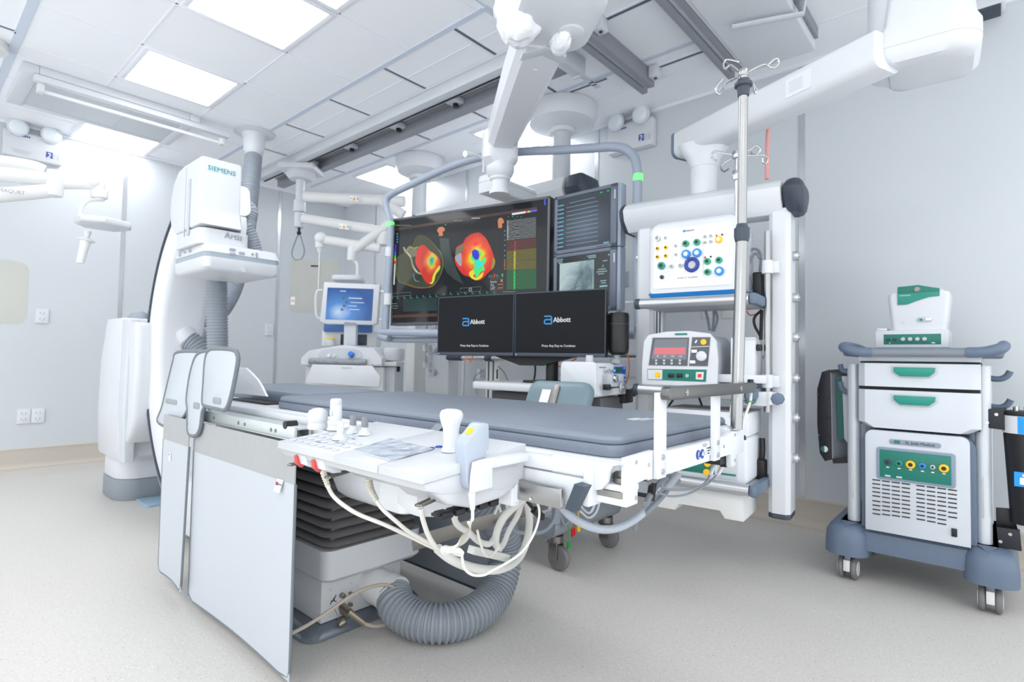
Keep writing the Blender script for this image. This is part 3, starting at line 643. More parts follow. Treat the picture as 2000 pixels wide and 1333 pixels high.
# ---------------------------------------------------------------- big display
def scr(name, rgb, s=.62, rough=.18):
    if name in MT: return MT[name]
    return mat(name, (6, 6, 7), rough, noise=0, emit=rgb, estr=s)
def nodemat(name, build, strength=.62, rough=.06):
    m = bpy.data.materials.new(name); m.use_nodes = True; nt = m.node_tree; b = nt.nodes['Principled BSDF']
    b.inputs['Base Color'].default_value = (.01, .01, .012, 1); b.inputs['Roughness'].default_value = rough; b.inputs['Specular IOR Level'].default_value = .3
    tc = nt.nodes.new('ShaderNodeTexCoord'); col = build(nt, tc); nt.links.new(col, b.inputs['Emission Color']); b.inputs['Emission Strength'].default_value = strength
    return m
def ramp(nt, src, stops, interp='LINEAR'):
    r = nt.nodes.new('ShaderNodeValToRGB'); e = r.color_ramp.elements; r.color_ramp.interpolation = interp
    while len(e) < len(stops): e.new(.5)
    for i, (p, c) in enumerate(stops): e[i].position = p; e[i].color = srgb(c)
    nt.links.new(src, r.inputs[0]); return r.outputs[0]
def spotfield(nt, tc, c, sx, sz, nz, ns):
    """scaled distance from point c plus noise"""
    mp = nt.nodes.new('ShaderNodeMapping'); mp.vector_type = 'POINT'
    mp.inputs['Scale'].default_value = (1/sx, 0, 1/sz); mp.inputs['Location'].default_value = (-c.x/sx, 0, -c.z/sz)
    nt.links.new(tc.outputs['Object'], mp.inputs['Vector'])
    ln = nt.nodes.new('ShaderNodeVectorMath'); ln.operation = 'LENGTH'; nt.links.new(mp.outputs[0], ln.inputs[0])
    n = nt.nodes.new('ShaderNodeTexNoise'); n.inputs['Scale'].default_value = ns; n.inputs['Detail'].default_value = 5; nt.links.new(tc.outputs['Object'], n.inputs['Vector'])
    ma = nt.nodes.new('ShaderNodeMath'); ma.operation = 'MULTIPLY_ADD'; nt.links.new(n.outputs['Fac'], ma.inputs[0]); ma.inputs[1].default_value = nz; 
    nt.links.new(ln.outputs['Value'], ma.inputs[2]); return ma.outputs[0]
D = T('wall_display', 'largest wide display showing two coloured heart maps and signal traces', 'monitor', (2.341, 3.208, 1.18), -78.6)
dw, dz0, dz1 = 1.235, .0, .757
def dl(px, py, y=0): return D.at(px, py, y=y)
case = D.part('case', MB().box((0, .004, dz0), (dw, .07, dz1), .008), BLACK)
D.part('bezel', MB().box((.0, -.004, dz1-.016), (dw, .004, dz1), .002).box((.0, -.004, dz0), (dw, .004, dz0+.018), .002).box((.0, -.004, dz0), (.014, .004, dz1), .002).box((dw-.016, -.004, dz0), (dw, .004, dz1), .002), mat('grey_bezel', (84, 86, 94), .35))
def scrback(nt, tc):
    n = nt.nodes.new('ShaderNodeTexNoise'); n.inputs['Scale'].default_value = 2; nt.links.new(tc.outputs['Object'], n.inputs['Vector'])
    return ramp(nt, n.outputs['Fac'], ((.3, (10, 12, 14)), (.7, (30, 36, 37))))
screen = D.part('screen', MB().box((.012, -.0015, dz0+.016), (dw-.014, .004, dz1-.014)), nodemat('dark_lit_screen', scrback))
def crop(l, ox=750, oy=370, k=4.936): return [(ox+a/k, oy+b/k) for a, b in l]
def blob(name, pts, mt, y=-.004, th=.0008, par=None, rough_edge=0, n=5):
    P = [D.at(px, py, y=y) for px, py in pts]; Q = smooth(P, n, True)
    if rough_edge: Q = [q+Vector((random.uniform(-1, 1), 0, random.uniform(-1, 1)))*rough_edge for q in Q]
    return D.part(name, MB().prism([(q.x, q.z) for q in Q], 'xz', y, y+th), mt, par or screen)
def stroke(name, pts, w, mt, y=-.005, par=None, sm=5, closed=False):
    return D.part(name, MB().tube([D.at(px, py, y=y) for px, py in pts], w, 6, sm, closed=closed), mt, par or screen)
sh1 = crop([(115, 720), (130, 660), (205, 610), (275, 550), (310, 470), (350, 447), (420, 470), (490, 540), (550, 620), (570, 720), (555, 800), (510, 890), (460, 940), (380, 950), (300, 940), (220, 915), (150, 895), (120, 820)])
def shellcol(nt, tc): return ramp(nt, spotfield(nt, tc, D.at(*crop([(340, 740)])[0], y=0), .16, .2, .5, 6), ((.3, (26, 30, 30)), (1.2 if False else .95, (62, 66, 44))))
hm1 = blob('heart_map', sh1, nodemat('map_shell', shellcol), y=-.0035)
stroke('map_outline', sh1, .0022, scr('olive_line', (104, 106, 62)), par=hm1, closed=True)
stroke('map_outline', crop([(180, 905), (260, 935), (330, 952), (430, 945), (500, 900)]), .002, scr('rust_line', (150, 80, 40)), par=hm1)
spot1 = D.at(*crop([(465, 690)])[0], y=0)
RAMPH = ((.0, (44, 40, 190)), (.17, (40, 60, 215)), (.22, (30, 190, 210)), (.30, (60, 215, 110)), (.38, (205, 225, 60)), (.45, (240, 140, 40)), (.58, (226, 84, 36)), (.78, (205, 44, 36)))
RAMP1 = ((.0, (52, 56, 170)), (.13, (60, 70, 180)), (.18, (40, 150, 160)), (.25, (90, 190, 110)), (.33, (215, 190, 60)), (.42, (226, 104, 50)), (.6, (190, 56, 34)), (.9, (216, 46, 44)))
def h1(nt, tc): return ramp(nt, spotfield(nt, tc, spot1, .17, .22, .3, 22), RAMP1)
b1 = blob('heart_map_core', crop([(320, 600), (340, 550), (390, 540), (440, 590), (490, 625), (530, 670), (542, 720), (520, 770), (490, 815), (480, 860), (462, 908), (430, 912), (400, 890), (370, 840), (340, 780), (305, 715), (305, 650)]), nodemat('map_red', h1), y=-.0055, par=hm1, rough_edge=.001)
blob('heart_map_band', crop([(440, 905), (462, 890), (470, 840), (500, 780), (538, 735), (534, 775), (500, 820), (484, 880), (464, 912)]), scr('yellow_green', (205, 215, 70)), y=-.0065, par=hm1)
stroke('map_ridge', crop([(190, 560), (215, 605), (250, 560), (290, 570), (330, 560)]), .006, scr('cream_line', (150, 142, 112)), par=hm1)
stroke('map_ridge', crop([(215, 605), (260, 660), (280, 740), (320, 800), (360, 815)]), .007, scr('cream_line', (150, 142, 112)), par=hm1)
blob('map_flap', crop([(200, 600), (245, 545), (275, 560), (320, 580), (310, 640), (270, 650), (235, 625)]), scr('olive_grey', (112, 108, 86)), y=-.0045, par=hm1)
stroke('catheter', crop([(287, 815), (292, 860), (310, 885), (340, 890)]), .003, scr('steel_blue_line', (90, 130, 150)), par=hm1)
hm2 = blob('heart_map', crop([(690, 620), (700, 560), (760, 520), (790, 470), (850, 430), (920, 420), (980, 470), (1020, 540), (1050, 620), (1072, 690), (1060, 750), (1010, 800), (950, 860), (900, 880), (840, 850), (760, 820), (700, 740), (680, 680)]), nodemat('map_second', lambda nt, tc: ramp(nt, spotfield(nt, tc, D.at(*crop([(890, 650)])[0], y=0), .21, .23, .35, 16), RAMPH)), y=-.004, rough_edge=.001)
blob('map_patch', crop([(700, 570), (760, 540), (775, 560), (745, 610), (700, 650), (688, 630)]), scr('olive_grey', (112, 108, 86)), y=-.0052, par=hm2)
blob('map_patch', crop([(690, 645), (740, 615), (748, 670), (745, 740), (715, 720), (690, 680)]), scr('pale_grey_map', (158, 160, 172)), y=-.0054, par=hm2)
blob('map_patch', crop([(870, 505), (905, 500), (912, 525), (880, 548), (860, 540)]), scr('hot_red', (250, 44, 44)), y=-.0054, par=hm2)
blob('map_patch', crop([(870, 700), (910, 665), (930, 690), (970, 655), (985, 690), (960, 730), (970, 780), (930, 800), (900, 850), (860, 780), (870, 750)]), scr('map_green', (74, 226, 120)), y=-.0054, par=hm2, rough_edge=.002)
blob('map_patch', crop([(885, 700), (915, 680), (925, 705), (960, 695), (945, 740), (925, 735), (915, 765), (895, 740)]), scr('map_cyan', (50, 216, 226)), y=-.006, par=hm2, rough_edge=.002)
blob('map_patch', crop([(820, 810), (850, 780), (870, 770), (880, 800), (860, 840), (900, 850), (930, 820), (960, 800), (940, 850), (890, 875), (840, 855)]), scr('map_yellow', (222, 214, 50)), y=-.0052, par=hm2, rough_edge=.0015)
blob('map_patch', crop([(848, 600), (870, 582), (905, 590), (915, 620), (915, 660), (893, 682), (866, 665), (850, 630)]), scr('map_blue', (52, 46, 200)), y=-.006, par=hm2, rough_edge=.002)
blob('map_patch', crop([(1048, 660), (1072, 690), (1060, 745), (1035, 770), (1045, 710)]), scr('map_olive', (130, 140, 40)), y=-.0052, par=hm2)
def vert(name, x0, x1, col, par=None): pass
def quad(name, l, mt, y=-.003, par=None, k=None):
    P = [D.at(px, py, y=y) for px, py in (crop(l) if k is None else l)]
    return D.part(name, MB().prism([(p.x, p.z) for p in P], 'xz', y, y+.0006), mt, par or screen)
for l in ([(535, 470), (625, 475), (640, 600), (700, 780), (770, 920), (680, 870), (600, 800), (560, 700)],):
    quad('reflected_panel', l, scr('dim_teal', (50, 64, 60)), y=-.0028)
hd = scr('bronze_icon', (196, 120, 74))
for pts in ([(512, 400), (525, 372), (560, 362), (585, 380), (580, 405), (565, 410), (568, 445), (530, 450), (528, 425)], [(1098, 300), (1110, 280), (1135, 276), (1155, 305), (1150, 330), (1138, 330), (1138, 368), (1105, 372), (1100, 340)]):
    blob('torso_icon', crop(pts), hd, y=-.005)
cb = None
for (a, b), c in zip(((920, 720), (720, 690), (690, 665), (665, 640), (640, 600), (600, 530)), ((200, 200, 200), (226, 60, 40), (240, 200, 50), (70, 210, 90), (40, 120, 220), (86, 50, 200))):
    o = quad('colour_scale', [(90+(920-a)*.04, a), (102+(920-a)*.04, a), (103+(920-b)*.04, b), (91+(920-b)*.04, b)], scr('scale_%d' % a, c), y=-.004, par=cb); cb = cb or o
cb = None
for (a, b), c in zip(((1233, 1365), (1365, 1385), (1385, 1400), (1400, 1412), (1412, 1475)), ((225, 225, 225), (226, 70, 40), (200, 220, 60), (50, 190, 220), (110, 70, 214))):
    za = 235-(a-1233)*.15; zb = 235-(b-1233)*.15
    o = quad('colour_bar', [(a, za+14), (b, zb+14), (b, zb-4), (a, za-4)], scr('bar_%d' % a, c), y=-.004, par=cb); cb = cb or o
# trace columns
def panelq(name, y0, y1, base, line, n):
    def yy(v, x): return v-(x-1180)*(.115 if v < 700 else .04)
    o = quad(name, [(1182, yy(y1, 1182)), (1470, yy(y1, 1470)), (1470, yy(y0, 1470)), (1182, yy(y0, 1182))], scr(name+'_base', base), y=-.003)
    for i in range(n):
        v = y0+(y1-y0)*(i+.5)/n; pts = []
        for j in range(15):
            x = 1184+j*20; d = random.uniform(-2, 2)+(random.uniform(-10, 10) if 3 <= j <= 5 and n < 16 else 0)
            pts.append((x, yy(v, x)+d))
        stroke('trace', crop(pts), .0011, scr(name+'_line', line), y=-.004, par=o, sm=2)
    return o
panelq('white_traces', 300, 495, (24, 27, 30), (150, 156, 160), 14)
panelq('red_traces', 497, 595, (64, 26, 24), (104, 44, 38), 6)
panelq('yellow_traces', 597, 780, (70, 66, 22), (128, 122, 34), 13)
panelq('green_traces', 782, 968, (14, 66, 36), (30, 124, 62), 13)
quad('trace_marker', [(1252, 600), (1270, 600), (1266, 775), (1250, 775)], scr('yellow_mark', (190, 170, 40)), y=-.0045)
quad('trace_marker', [(1250, 785), (1266, 785), (1264, 965), (1250, 965)], scr('green_mark', (30, 190, 80)), y=-.0045)
quad('trace_marker', [(1255, 500), (1275, 500), (1272, 594), (1253, 594)], scr('red_mark', (130, 44, 40)), y=-.0045)
for i in range(13): quad('lead_name', [(1187, 302+i*15), (1198, 301+i*15), (1198, 309+i*15), (1187, 310+i*15)], scr('pale_text', (190, 194, 196)), y=-.0045)
# menu bars, ticks and small print
quad('menu_bar', [(105, 400), (1475, 195), (1475, 170), (105, 375)], scr('brown_bar', (62, 40, 34)), y=-.0026)
quad('menu_bar', [(80, 1240), (512, 1225), (512, 1198), (80, 1213)], scr('brown_bar2', (78, 48, 36)), y=-.0026)
quad('status_band', [(182, 1180), (512, 1170), (512, 1045), (182, 1060)], scr('teal_band', (30, 52, 52)), y=-.0024)
quad('status_band', [(74, 1165), (180, 1160), (180, 1070), (74, 1075)], scr('ink_band', (16, 20, 22)), y=-.0025)
tk = scr('teal_tick', (36, 160, 150))
for x in list(range(130, 512, 62))+list(range(640, 1110, 70)):
    y = 1055-(x-130)*.05 if x < 512 else 1015-(x-640)*.035
    stroke('tick', crop([(x, y-22), (x, y), (x+18, y)]), .0018, tk, y=-.004, sm=0)
gt = scr('grey_text', (120, 126, 126))
def words(px, py, n, w=9, gap=4, h=7, mt=None):
    for i in range(n):
        ww = w*random.uniform(.6, 1.4); 
        quad('print', [(px, py+h), (px+ww, py+h-ww*.1), (px+ww, py-ww*.1), (px, py)], mt or gt, y=-.0042); px += ww+gap
words(110, 345, 10, 12); words(78, 1100, 3, 10); words(78, 1122, 4, 10); words(78, 1145, 4, 10); words(670, 300, 6, 12, 3, 7); words(845, 275, 6, 11, 3, 8, scr('pale_text', (190, 194, 196))); words(1145, 985, 8, 11)
words(1008, 830, 4, 9); words(1008, 845, 4, 9); words(1080, 825, 2, 10); words(1080, 840, 2, 10); words(1195, 262, 4, 12, 30, 6, tk)
P_ = [D.at(*crop([q])[0], y=-.0045) for q in ((1055, 892), (1045, 925), (1048, 955))]
for q, s_ in zip(P_, ('Score', 'CL', 'LAT')): D.part('readout', textmb(s_, .021, q, (1, 0, 0), (0, 0, 1)), scr('pale_text', (190, 194, 196)), screen)
stroke('readout_frame', crop([(1027, 870), (1147, 858), (1147, 965), (1027, 975)]), .001, gt, sm=0, closed=True)
stroke('tool_frame', crop([(735, 955), (932, 938), (932, 982), (735, 998)]), .001, gt, sm=0, closed=True)
stroke('tool_ring', [(750+(833+13*math.cos(a))/4.936, 370+(967+15*math.sin(a))/4.936) for a in [2*PI*i/12 for i in range(12)]], .0014, scr('pale_text', (190, 194, 196)), sm=0, closed=True)
stroke('tool_frame', crop([(80, 1005), (258, 993), (258, 1022), (80, 1036)]), .001, gt, sm=0, closed=True)
og = scr('orange_text', (214, 110, 50))
for y in (880, 918, 952): quad('value', [(1096, y+4), (1142, y), (1142, y-6), (1096, y-2)] if y > 900 else [(1126, y+14), (1142, y+12), (1142, y-12), (1126, y-10)], og, y=-.0045)
for px, py, mt in ((1066, 830, 'hot_red'), (1141, 826, 'map_green')):
    for dy in (-6, 10): quad('led', [(px-6, py+dy+6), (px+6, py+dy+5), (px+6, py+dy-5), (px-6, py+dy-4)], MT[mt], y=-.0045)
for i, c in enumerate(((60, 130, 200), (60, 150, 150), (60, 130, 200), (60, 130, 200))): quad('icon', [(120, 440+i*26), (136, 438+i*26), (136, 422+i*26), (120, 424+i*26)], scr('icon_blue', (70, 120, 160)), y=-.0045)
for i, v in enumerate((400, 440, 490, 540, 590, 640, 680, 700, 720, 740, 765)): quad('icon', [(1158, v+7), (1170, v+6), (1170, v-5), (1158, v-4)], (og if i > 6 else scr('icon_blue2', (60, 140, 190)) if i % 2 else gt), y=-.0045)
quad('corner_icon', [(1543, 155), (1560, 152), (1560, 92), (1543, 96)], scr('deep_blue', (50, 60, 200)), y=-.0045)
for px, py in ((95, 420), (590, 340), (572, 1010), (78, 1045)): quad('flag', [(px-6, py+8), (px+8, py+6), (px+8, py-8)], scr('flag_green', (40, 190, 70)), y=-.0045)
# ---------------------------------------------------------------- two stacked side monitors
SB = mat('slate_bezel', (100, 110, 126), .35)
SB2 = mat('slate_bezel_side', (158, 168, 184), .35)
def side_monitor(z0, z1, lab):
    t = T('side_monitor', lab, 'monitor', (2.602, 1.975, z0), -91.5, group='stacked side monitors')
    h = z1-z0; w = .432
    t.part('case', MB().box((0, .004, 0), (w+.02, .06, h), .006), SB2)
    t.part('bezel', MB().box((0, -.006, 0), (w, .005, .022), .003).box((0, -.006, h-.02), (w, .005, h), .003).box((0, -.006, 0), (.024, .005, h), .003).box((w-.04, -.006, 0), (w, .005, h), .003), SB)
    return t, h, w
s1, h, w_ = side_monitor(1.580, 1.926, 'upper slate-framed side monitor with pale blue flat trace lines')
def sg(nt, tc):  # soft glare painted into the screen colour, brightest near its middle
    m_ = spotfield(nt, tc, Vector((.22, 0, .13)), .26, .2, .2, 3); return ramp(nt, m_, ((.1, (92, 104, 122)), (.9, (44, 54, 66))))
sc1 = s1.part('screen', MB().box((.022, -.002, .02), (w_-.038, .005, h-.018)), nodemat('slate_screen_glare', sg, .55, .3))
pl = scr('pale_trace', (130, 158, 180)); tl = scr('cyan_text', (90, 160, 180))
for i in range(11):
    z = h-.055-i*.0245
    d = MB(); plate(d, (.2+.0, -.0035, z), (1, 0, 0), (0, 0, 1), .22 if i else .18, .0022, .001); s1.part('trace', d, pl, sc1)
    d = MB(); plate(d, (.052, -.0035, z-.004), (1, 0, 0), (0, 0, 1), .035, .007, .001); s1.part('lead_name', d, tl, sc1)
    d = MB(); plate(d, (.028, -.0035, z-.004), (1, 0, 0), (0, 0, 1), .006, .008, .001); s1.part('lead_mark', d, pl, sc1)
for x in (.33, .375): d = MB(); plate(d, (x, -.0035, h-.034), (1, 0, 0), (0, 0, 1), .014, .006, .001); s1.part('readout', d, scr('flag_green', (40, 190, 70)), sc1)
d = MB(); plate(d, (.366, -.0035, .027), (1, 0, 0), (0, 0, 1), .036, .008, .001); s1.part('print', d, tl, sc1)
d = MB()
for i in range(4): d.box((.31+i*.018, -.0075, .006), (.32+i*.018, -.0055, .013), .001)
s1.part('buttons_row', d, DSLATE)
d = MB(); plate(d, (w_-.012, -.0063, h-.06), (0, 0, 1), (-1, 0, 0), .05, .008, .0006); s1.part('maker_strip', d, LGREY)
s2, h, w_ = side_monitor(1.232, 1.577, 'lower slate-framed side monitor showing a grey chest x-ray')
sc2 = s2.part('screen', MB().box((.022, -.002, .02), (w_-.038, .005, h-.018)), scr('xray_backing', (24, 32, 38)))
def xr(nt, tc):
    n = nt.nodes.new('ShaderNodeTexNoise'); n.inputs['Scale'].default_value = 9; n.inputs['Detail'].default_value = 6; n.inputs['Distortion'].default_value = 1.2; nt.links.new(tc.outputs['Object'], n.inputs['Vector'])
    f_ = spotfield(nt, tc, Vector((.215, 0, .14)), .13, .3, .0, 3)
    mx = nt.nodes.new('ShaderNodeMath'); mx.operation = 'MULTIPLY_ADD'; mx.inputs[1].default_value = .45; nt.links.new(f_, mx.inputs[0]); nt.links.new(n.outputs['Fac'], mx.inputs[2])
    return ramp(nt, mx.outputs[0], ((.45, (86, 112, 120)), (.65, (130, 156, 162)), (1.0, (184, 204, 206))))
im = s2.part('xray_image', MB().box((.046, -.004, .03), (.288, -.0025, h-.055)), nodemat('xray', xr, .55, .3), sc2)
for pts in ([(.14, .09), (.17, .11), (.2, .1), (.22, .13)], [(.12, .13), (.16, .14), (.19, .15)], [(.17, .11), (.18, .07)], [(.26, .24), (.272, .18), (.266, .11), (.25, .06)]):
    s2.part('vessel', MB().tube([(x, -.0045, z) for x, z in pts], .0012, 6, 5), scr('xray_dark', (44, 62, 70)), im)
d_ = scr('cyan_print', (130, 168, 176))
for x, z, ww, hh in ((.045, h-.03, .05, .005), (.045, h-.04, .04, .005), (.05, h-.05, .03, .005), (.27, h-.032, .06, .005), (.275, h-.042, .05, .006), (.34, h-.115, .05, .005), (.34, h-.128, .07, .005), (.335, h-.14, .04, .005), (.35, h-.18, .04, .005), (.352, h-.192, .03, .005), (.352, h-.21, .05, .009), (.36, h-.07, .03, .005), (.385, h-.04, .01, .008)):
    d = MB(); plate(d, (x, -.0035, z), (1, 0, 0), (0, 0, 1), ww, hh, .001); s2.part('print', d, d_, sc2)
s2.part('print', textmb('A', .02, (.347, -.0035, h-.098), (1, 0, 0), (0, 0, 1)), d_, sc2)
d = MB(); plate(d, (w_-.012, -.0063, h-.06), (0, 0, 1), (-1, 0, 0), .05, .008, .0006); s2.part('maker_strip', d, LGREY)
# ---------------------------------------------------------------- boom, mount box and bumper frame that carry the displays
BO = T('display_boom', 'white ceiling boom arm with a grey bumper frame carrying the displays', 'boom', (1.65, 1.30, 2.2), -38.5)
BO.part('ceiling_post', MB().cyl((.02, -.05, .2), (.02, -.05, .6), .1), WPAINT)
hub = BO.part('hub_housing', MB().loft([[(x, y, z) for x, y in rrect(-.15+i, .17-i, -.30+i, .11-i, .1, 7)] for z, i in ((.0, .03), (.012, .008), (.04, .0), (.30, .0), (.33, .012), (.345, .04))]), WHITE)
BO.part('hub_cap', MB().lathe([(.0, 0), (.05, 0), (.05, -.006), (.044, -.008), (.0, -.008)], (.075, -.06, 0), (0, 0, 1)), WPAINT, hub)
BO.part('cuff', MB().prism([(-.08, .10), (.0, .04), (.10, .09), (.10, .15), (.0, .10), (-.08, .16)], 'xy', -.012, .02, .003), LGREY)
def bag():
    b = bmesh.new(); bmesh.ops.create_icosphere(b, subdivisions=4, radius=.09)
    from mathutils import noise as N
    for v in b.verts:
        n = N.noise(v.co*11)*.02-abs(N.noise(v.co*26))*.028+.008
        v.co = Vector((v.co.x*1.0, v.co.y*1.35, v.co.z*1.35))+v.co.normalized()*n
    return b
m_ = MB(); m_.add(bag(), Matrix.Translation((-.12, -.03, .08)))
BO.part('plastic_cover', m_, mat('crumpled_film', (244, 246, 250), .15, noise=.02, bump=.3, bscale=30))
m_ = MB(); m_.add(bag(), Matrix.Translation((.05, .0, .0))@Matrix.Diagonal((.42, .6, .35, 1)))
BO.part('plastic_cover', m_, MT['crumpled_film'])
armz = -.01
def armsec(y, w, h, z): return [(-w/2, y, z+h), (w/2, y, z+h), (w/2, y, z+.03), (w/2-.03, y, z), (-w/2+.03, y, z), (-w/2, y, z+.03)]
ar = BO.part('arm', MB().loft([armsec(.05, .2, .16, armz), armsec(.5, .195, .16, armz), armsec(1.18, .17, .13, armz), armsec(1.2, .15, .10, armz+.02)]), WPAINT)
BO.part('arm_screw', MB().cyl((.0, .22, armz+.001), (.0, .22, armz-.004), .01, n=14), WHITE, ar)
je = BO.at(968, 305, y=1.19)
BO.part('end_joint', MB().loft([[(x, y, z) for x, y in rrect(-.11+i, .10-i, 1.10+i, 1.26-i, .05, 5)] for z, i in ((-.10, .03), (-.06, .0), (.10, .0), (.12, .02))]), WPAINT)
BO.part('ball_joint', MB().sph((0, 1.19, -.10), .085, n=28), WHITE)
# mount box: nearest lower corner traced, axis aligned
bx = Matrix.Rotation(math.radians(38.5), 4, 'Z')
cw = at(965, 371, z=2.0); L = BO.M.inverted()
zb = 2.0-2.2
def loc(x, y, z): return L@Vector((x, y, z))
cjx = BO.M@Vector((0, 1.19, 0))
BO.part('collar', MB().lathe([(.0, 0), (.062, 0), (.062, -.02), (.05, -.03), (.05, -.08), (.062, -.085), (.062, -.11), (.0, -.11)], (0, 1.19, -.15)), WPAINT)
xb0, xb1 = cw.x, cw.x+.42; yb0, yb1 = cw.y, at(927, 377, z=2.0).y
mbx = MB().prism(rrect(yb0, yb1, 2.0, 2.115, [.02, .05, .015, .01]), 'yz', xb0, xb1, .008)
bmesh.ops.transform(mbx.bm, matrix=L, verts=mbx.bm.verts)
box = BO.part('mount_box', mbx, WHITE)
sm = MB().box((xb0-.002, yb0-.002, 2.068), (xb1, yb1+.002, 2.0715)); bmesh.ops.transform(sm.bm, matrix=L, verts=sm.bm.verts); BO.part('box_seam', sm, LGREY, box)
def w2(M_, pts): return [L@(M_@Vector(p)) for p in pts]
sn = [loc(*at(967, 352, y=cjx.y)), ]
DM = D.M
def dpt(px, py, y=-.03): return L@(DM@D.at(px, py, y=y))
BO.part('sensor_stalk', MB().tube([L@at(px, py, y=cjx.y) for px, py in ((944, 338), (944, 315), (935, 305), (920, 302))], .006, 8, 5), WHITE)
BO.part('sensor_head', MB().cyl(L@at(922, 302, y=cjx.y), L@at(908, 301, y=cjx.y), .014, .02, bev=.004), WHITE)
fr = BO.part('bumper_frame', MB().tube([dpt(*q) for q in ((752, 650), (757, 560), (761, 500), (763, 455), (762, 430), (757, 412), (754, 398), (757, 386), (770, 376), (800, 362), (850, 338), (900, 318), (950, 305), (1010, 297), (1080, 294), (1150, 290), (1195, 287), (1220, 291), (1236, 304), (1243, 322), (1245, 350), (1245, 400), (1246, 500), (1246, 640))], .0255, 14, 6), SB2)
BO.part('lamp_band', MB().cyl(dpt(762, 444), dpt(763, 434), .0275), GLOWG, fr)
BO.part('lamp_band', MB().cyl(dpt(1246, 354), dpt(1246, 341), .0275), GLOWG, fr)
for a_, b_2 in ((502, 484), (596, 574)): BO.part('frame_clip', MB().cyl(dpt(757 if a_ > 550 else 760, a_), dpt(758 if a_ > 550 else 761, b_2), .029), WHITE, fr)
BO.part('handle_bar', MB().tube([dpt(*q, y=-.05) for q in ((760, 662), (745, 658), (743, 653), (755, 650), (860, 651), (1000, 651), (1240, 648))], .026, 12, 5).tube([dpt(*q, y=-.0) for q in ((748, 658), (770, 664), (860, 664), (1000, 662), (1240, 656))], .02, 12, 5), SB2)
for zz in (1.42, 1.73):
    a0, b0 = DM@Vector((.1, .095, zz-1.18)), DM@Vector((1.62, .095, zz-1.18))
    q = MB().box((.1, .075, zz-1.18-.045), (1.70, .09, zz-1.18+.045), .003); bmesh.ops.transform(q.bm, matrix=L@DM, verts=q.bm.verts); BO.part('cross_rail', q, LGREY)
q = MB().box((.55, .09, .1), (.68, .16, .70), .01); bmesh.ops.transform(q.bm, matrix=L@DM, verts=q.bm.verts); BO.part('spine', q, WPAINT)
# ---------------------------------------------------------------- workstation with twin monitors
WS = T('workstation_cart', 'grey tube workstation trolley with a white desk top behind the table', 'trolley', (2.25, 1.9, 0), world=True)
desk = WS.part('desk_top', MB().rbox((2.06, 1.56, .796), (2.62, 2.12, .836), .05, 'z', .010), WHITE)
WS.part('desk_apron', MB().box((2.14, 1.35, .60), (2.34, 2.02, .788), .006), mat('dark_grey_metal', (84, 84, 86), .5))
WS.part('cable_port', MB().cyl((2.119, 1.72, .66), (2.10, 1.72, .66), .05), BLACK)
WS.part('base_panel', MB().rbox((1.98, 1.6, .23), (2.62, 2.3, .26), .06, 'z', .008), WPAINT)
WS.part('column', MB().box((2.26, 1.7, .26), (2.42, 1.95, .55), .01), MGREY)
for y in (1.53, 2.35):
    WS.part('base_tube', MB().cyl((1.99, y, .20), (2.56, y, .20), .048, n=24).cyl((1.988, y, .20), (1.992, y, .20), .04), MGREY)
for x, y in ((2.06, 1.53), (2.49, 1.53), (2.06, 2.35), (2.49, 2.35)):
    c = WS.part('caster', MB().cyl((x, y, .155), (x, y, .125), .036).box((x-.03, y-.028, .05), (x-.022, y+.02, .13), .003).box((x+.022, y-.028, .05), (x+.03, y+.02, .13), .003).box((x-.03, y-.025, .118), (x+.03, y+.03, .128), .003), DSTEEL)
    WS.part('wheel', MB().cyl((x-.018, y-.02, .056), (x+.018, y-.02, .056), .056, bev=.012), RUBBER, c)
WS.part('upright_plate', MB().box((2.40, 1.50, .23), (2.54, 1.56, .5), .006), MGREY)
pdm = mat('blue_grey_pad', (108, 130, 140), .35)
pa, pb, pc_ = at(1040, 745, x=1.95), at(1153, 775, x=1.95), at(1090, 790, x=1.95)
pm = MB().rbox((-.032, -.16, -.075), (.032, .16, .075), .05, 'x', .025)
pcen = Vector((1.97, 1.455, .79)); MX = Matrix.Translation(pcen)@Matrix.Rotation(math.radians(6), 4, 'Z')@Matrix.Rotation(math.radians(28), 4, 'Y')
def mtx(mb, M_): bmesh.ops.transform(mb.bm, matrix=M_, verts=mb.bm.verts); return mb
pad = WS.part('backrest_pad', mtx(pm, MX), pdm, label='blue grey padded rest tilted against the desk')
WS.part('pad_bracket', mtx(MB().rbox((-.040, -.012, -.07), (-.033, .018, .045), .012, 'x', .001), MX), DSTEEL, pad)
WS.part('pad_label', mtx(MB().box((-.0345, .03, -.07), (-.0325, .075, .02)), MX), WINK, pad)
WS.part('pad_post', MB().box((1.99, 1.43, .62), (2.12, 1.48, .68), .004), MGREY, pad)
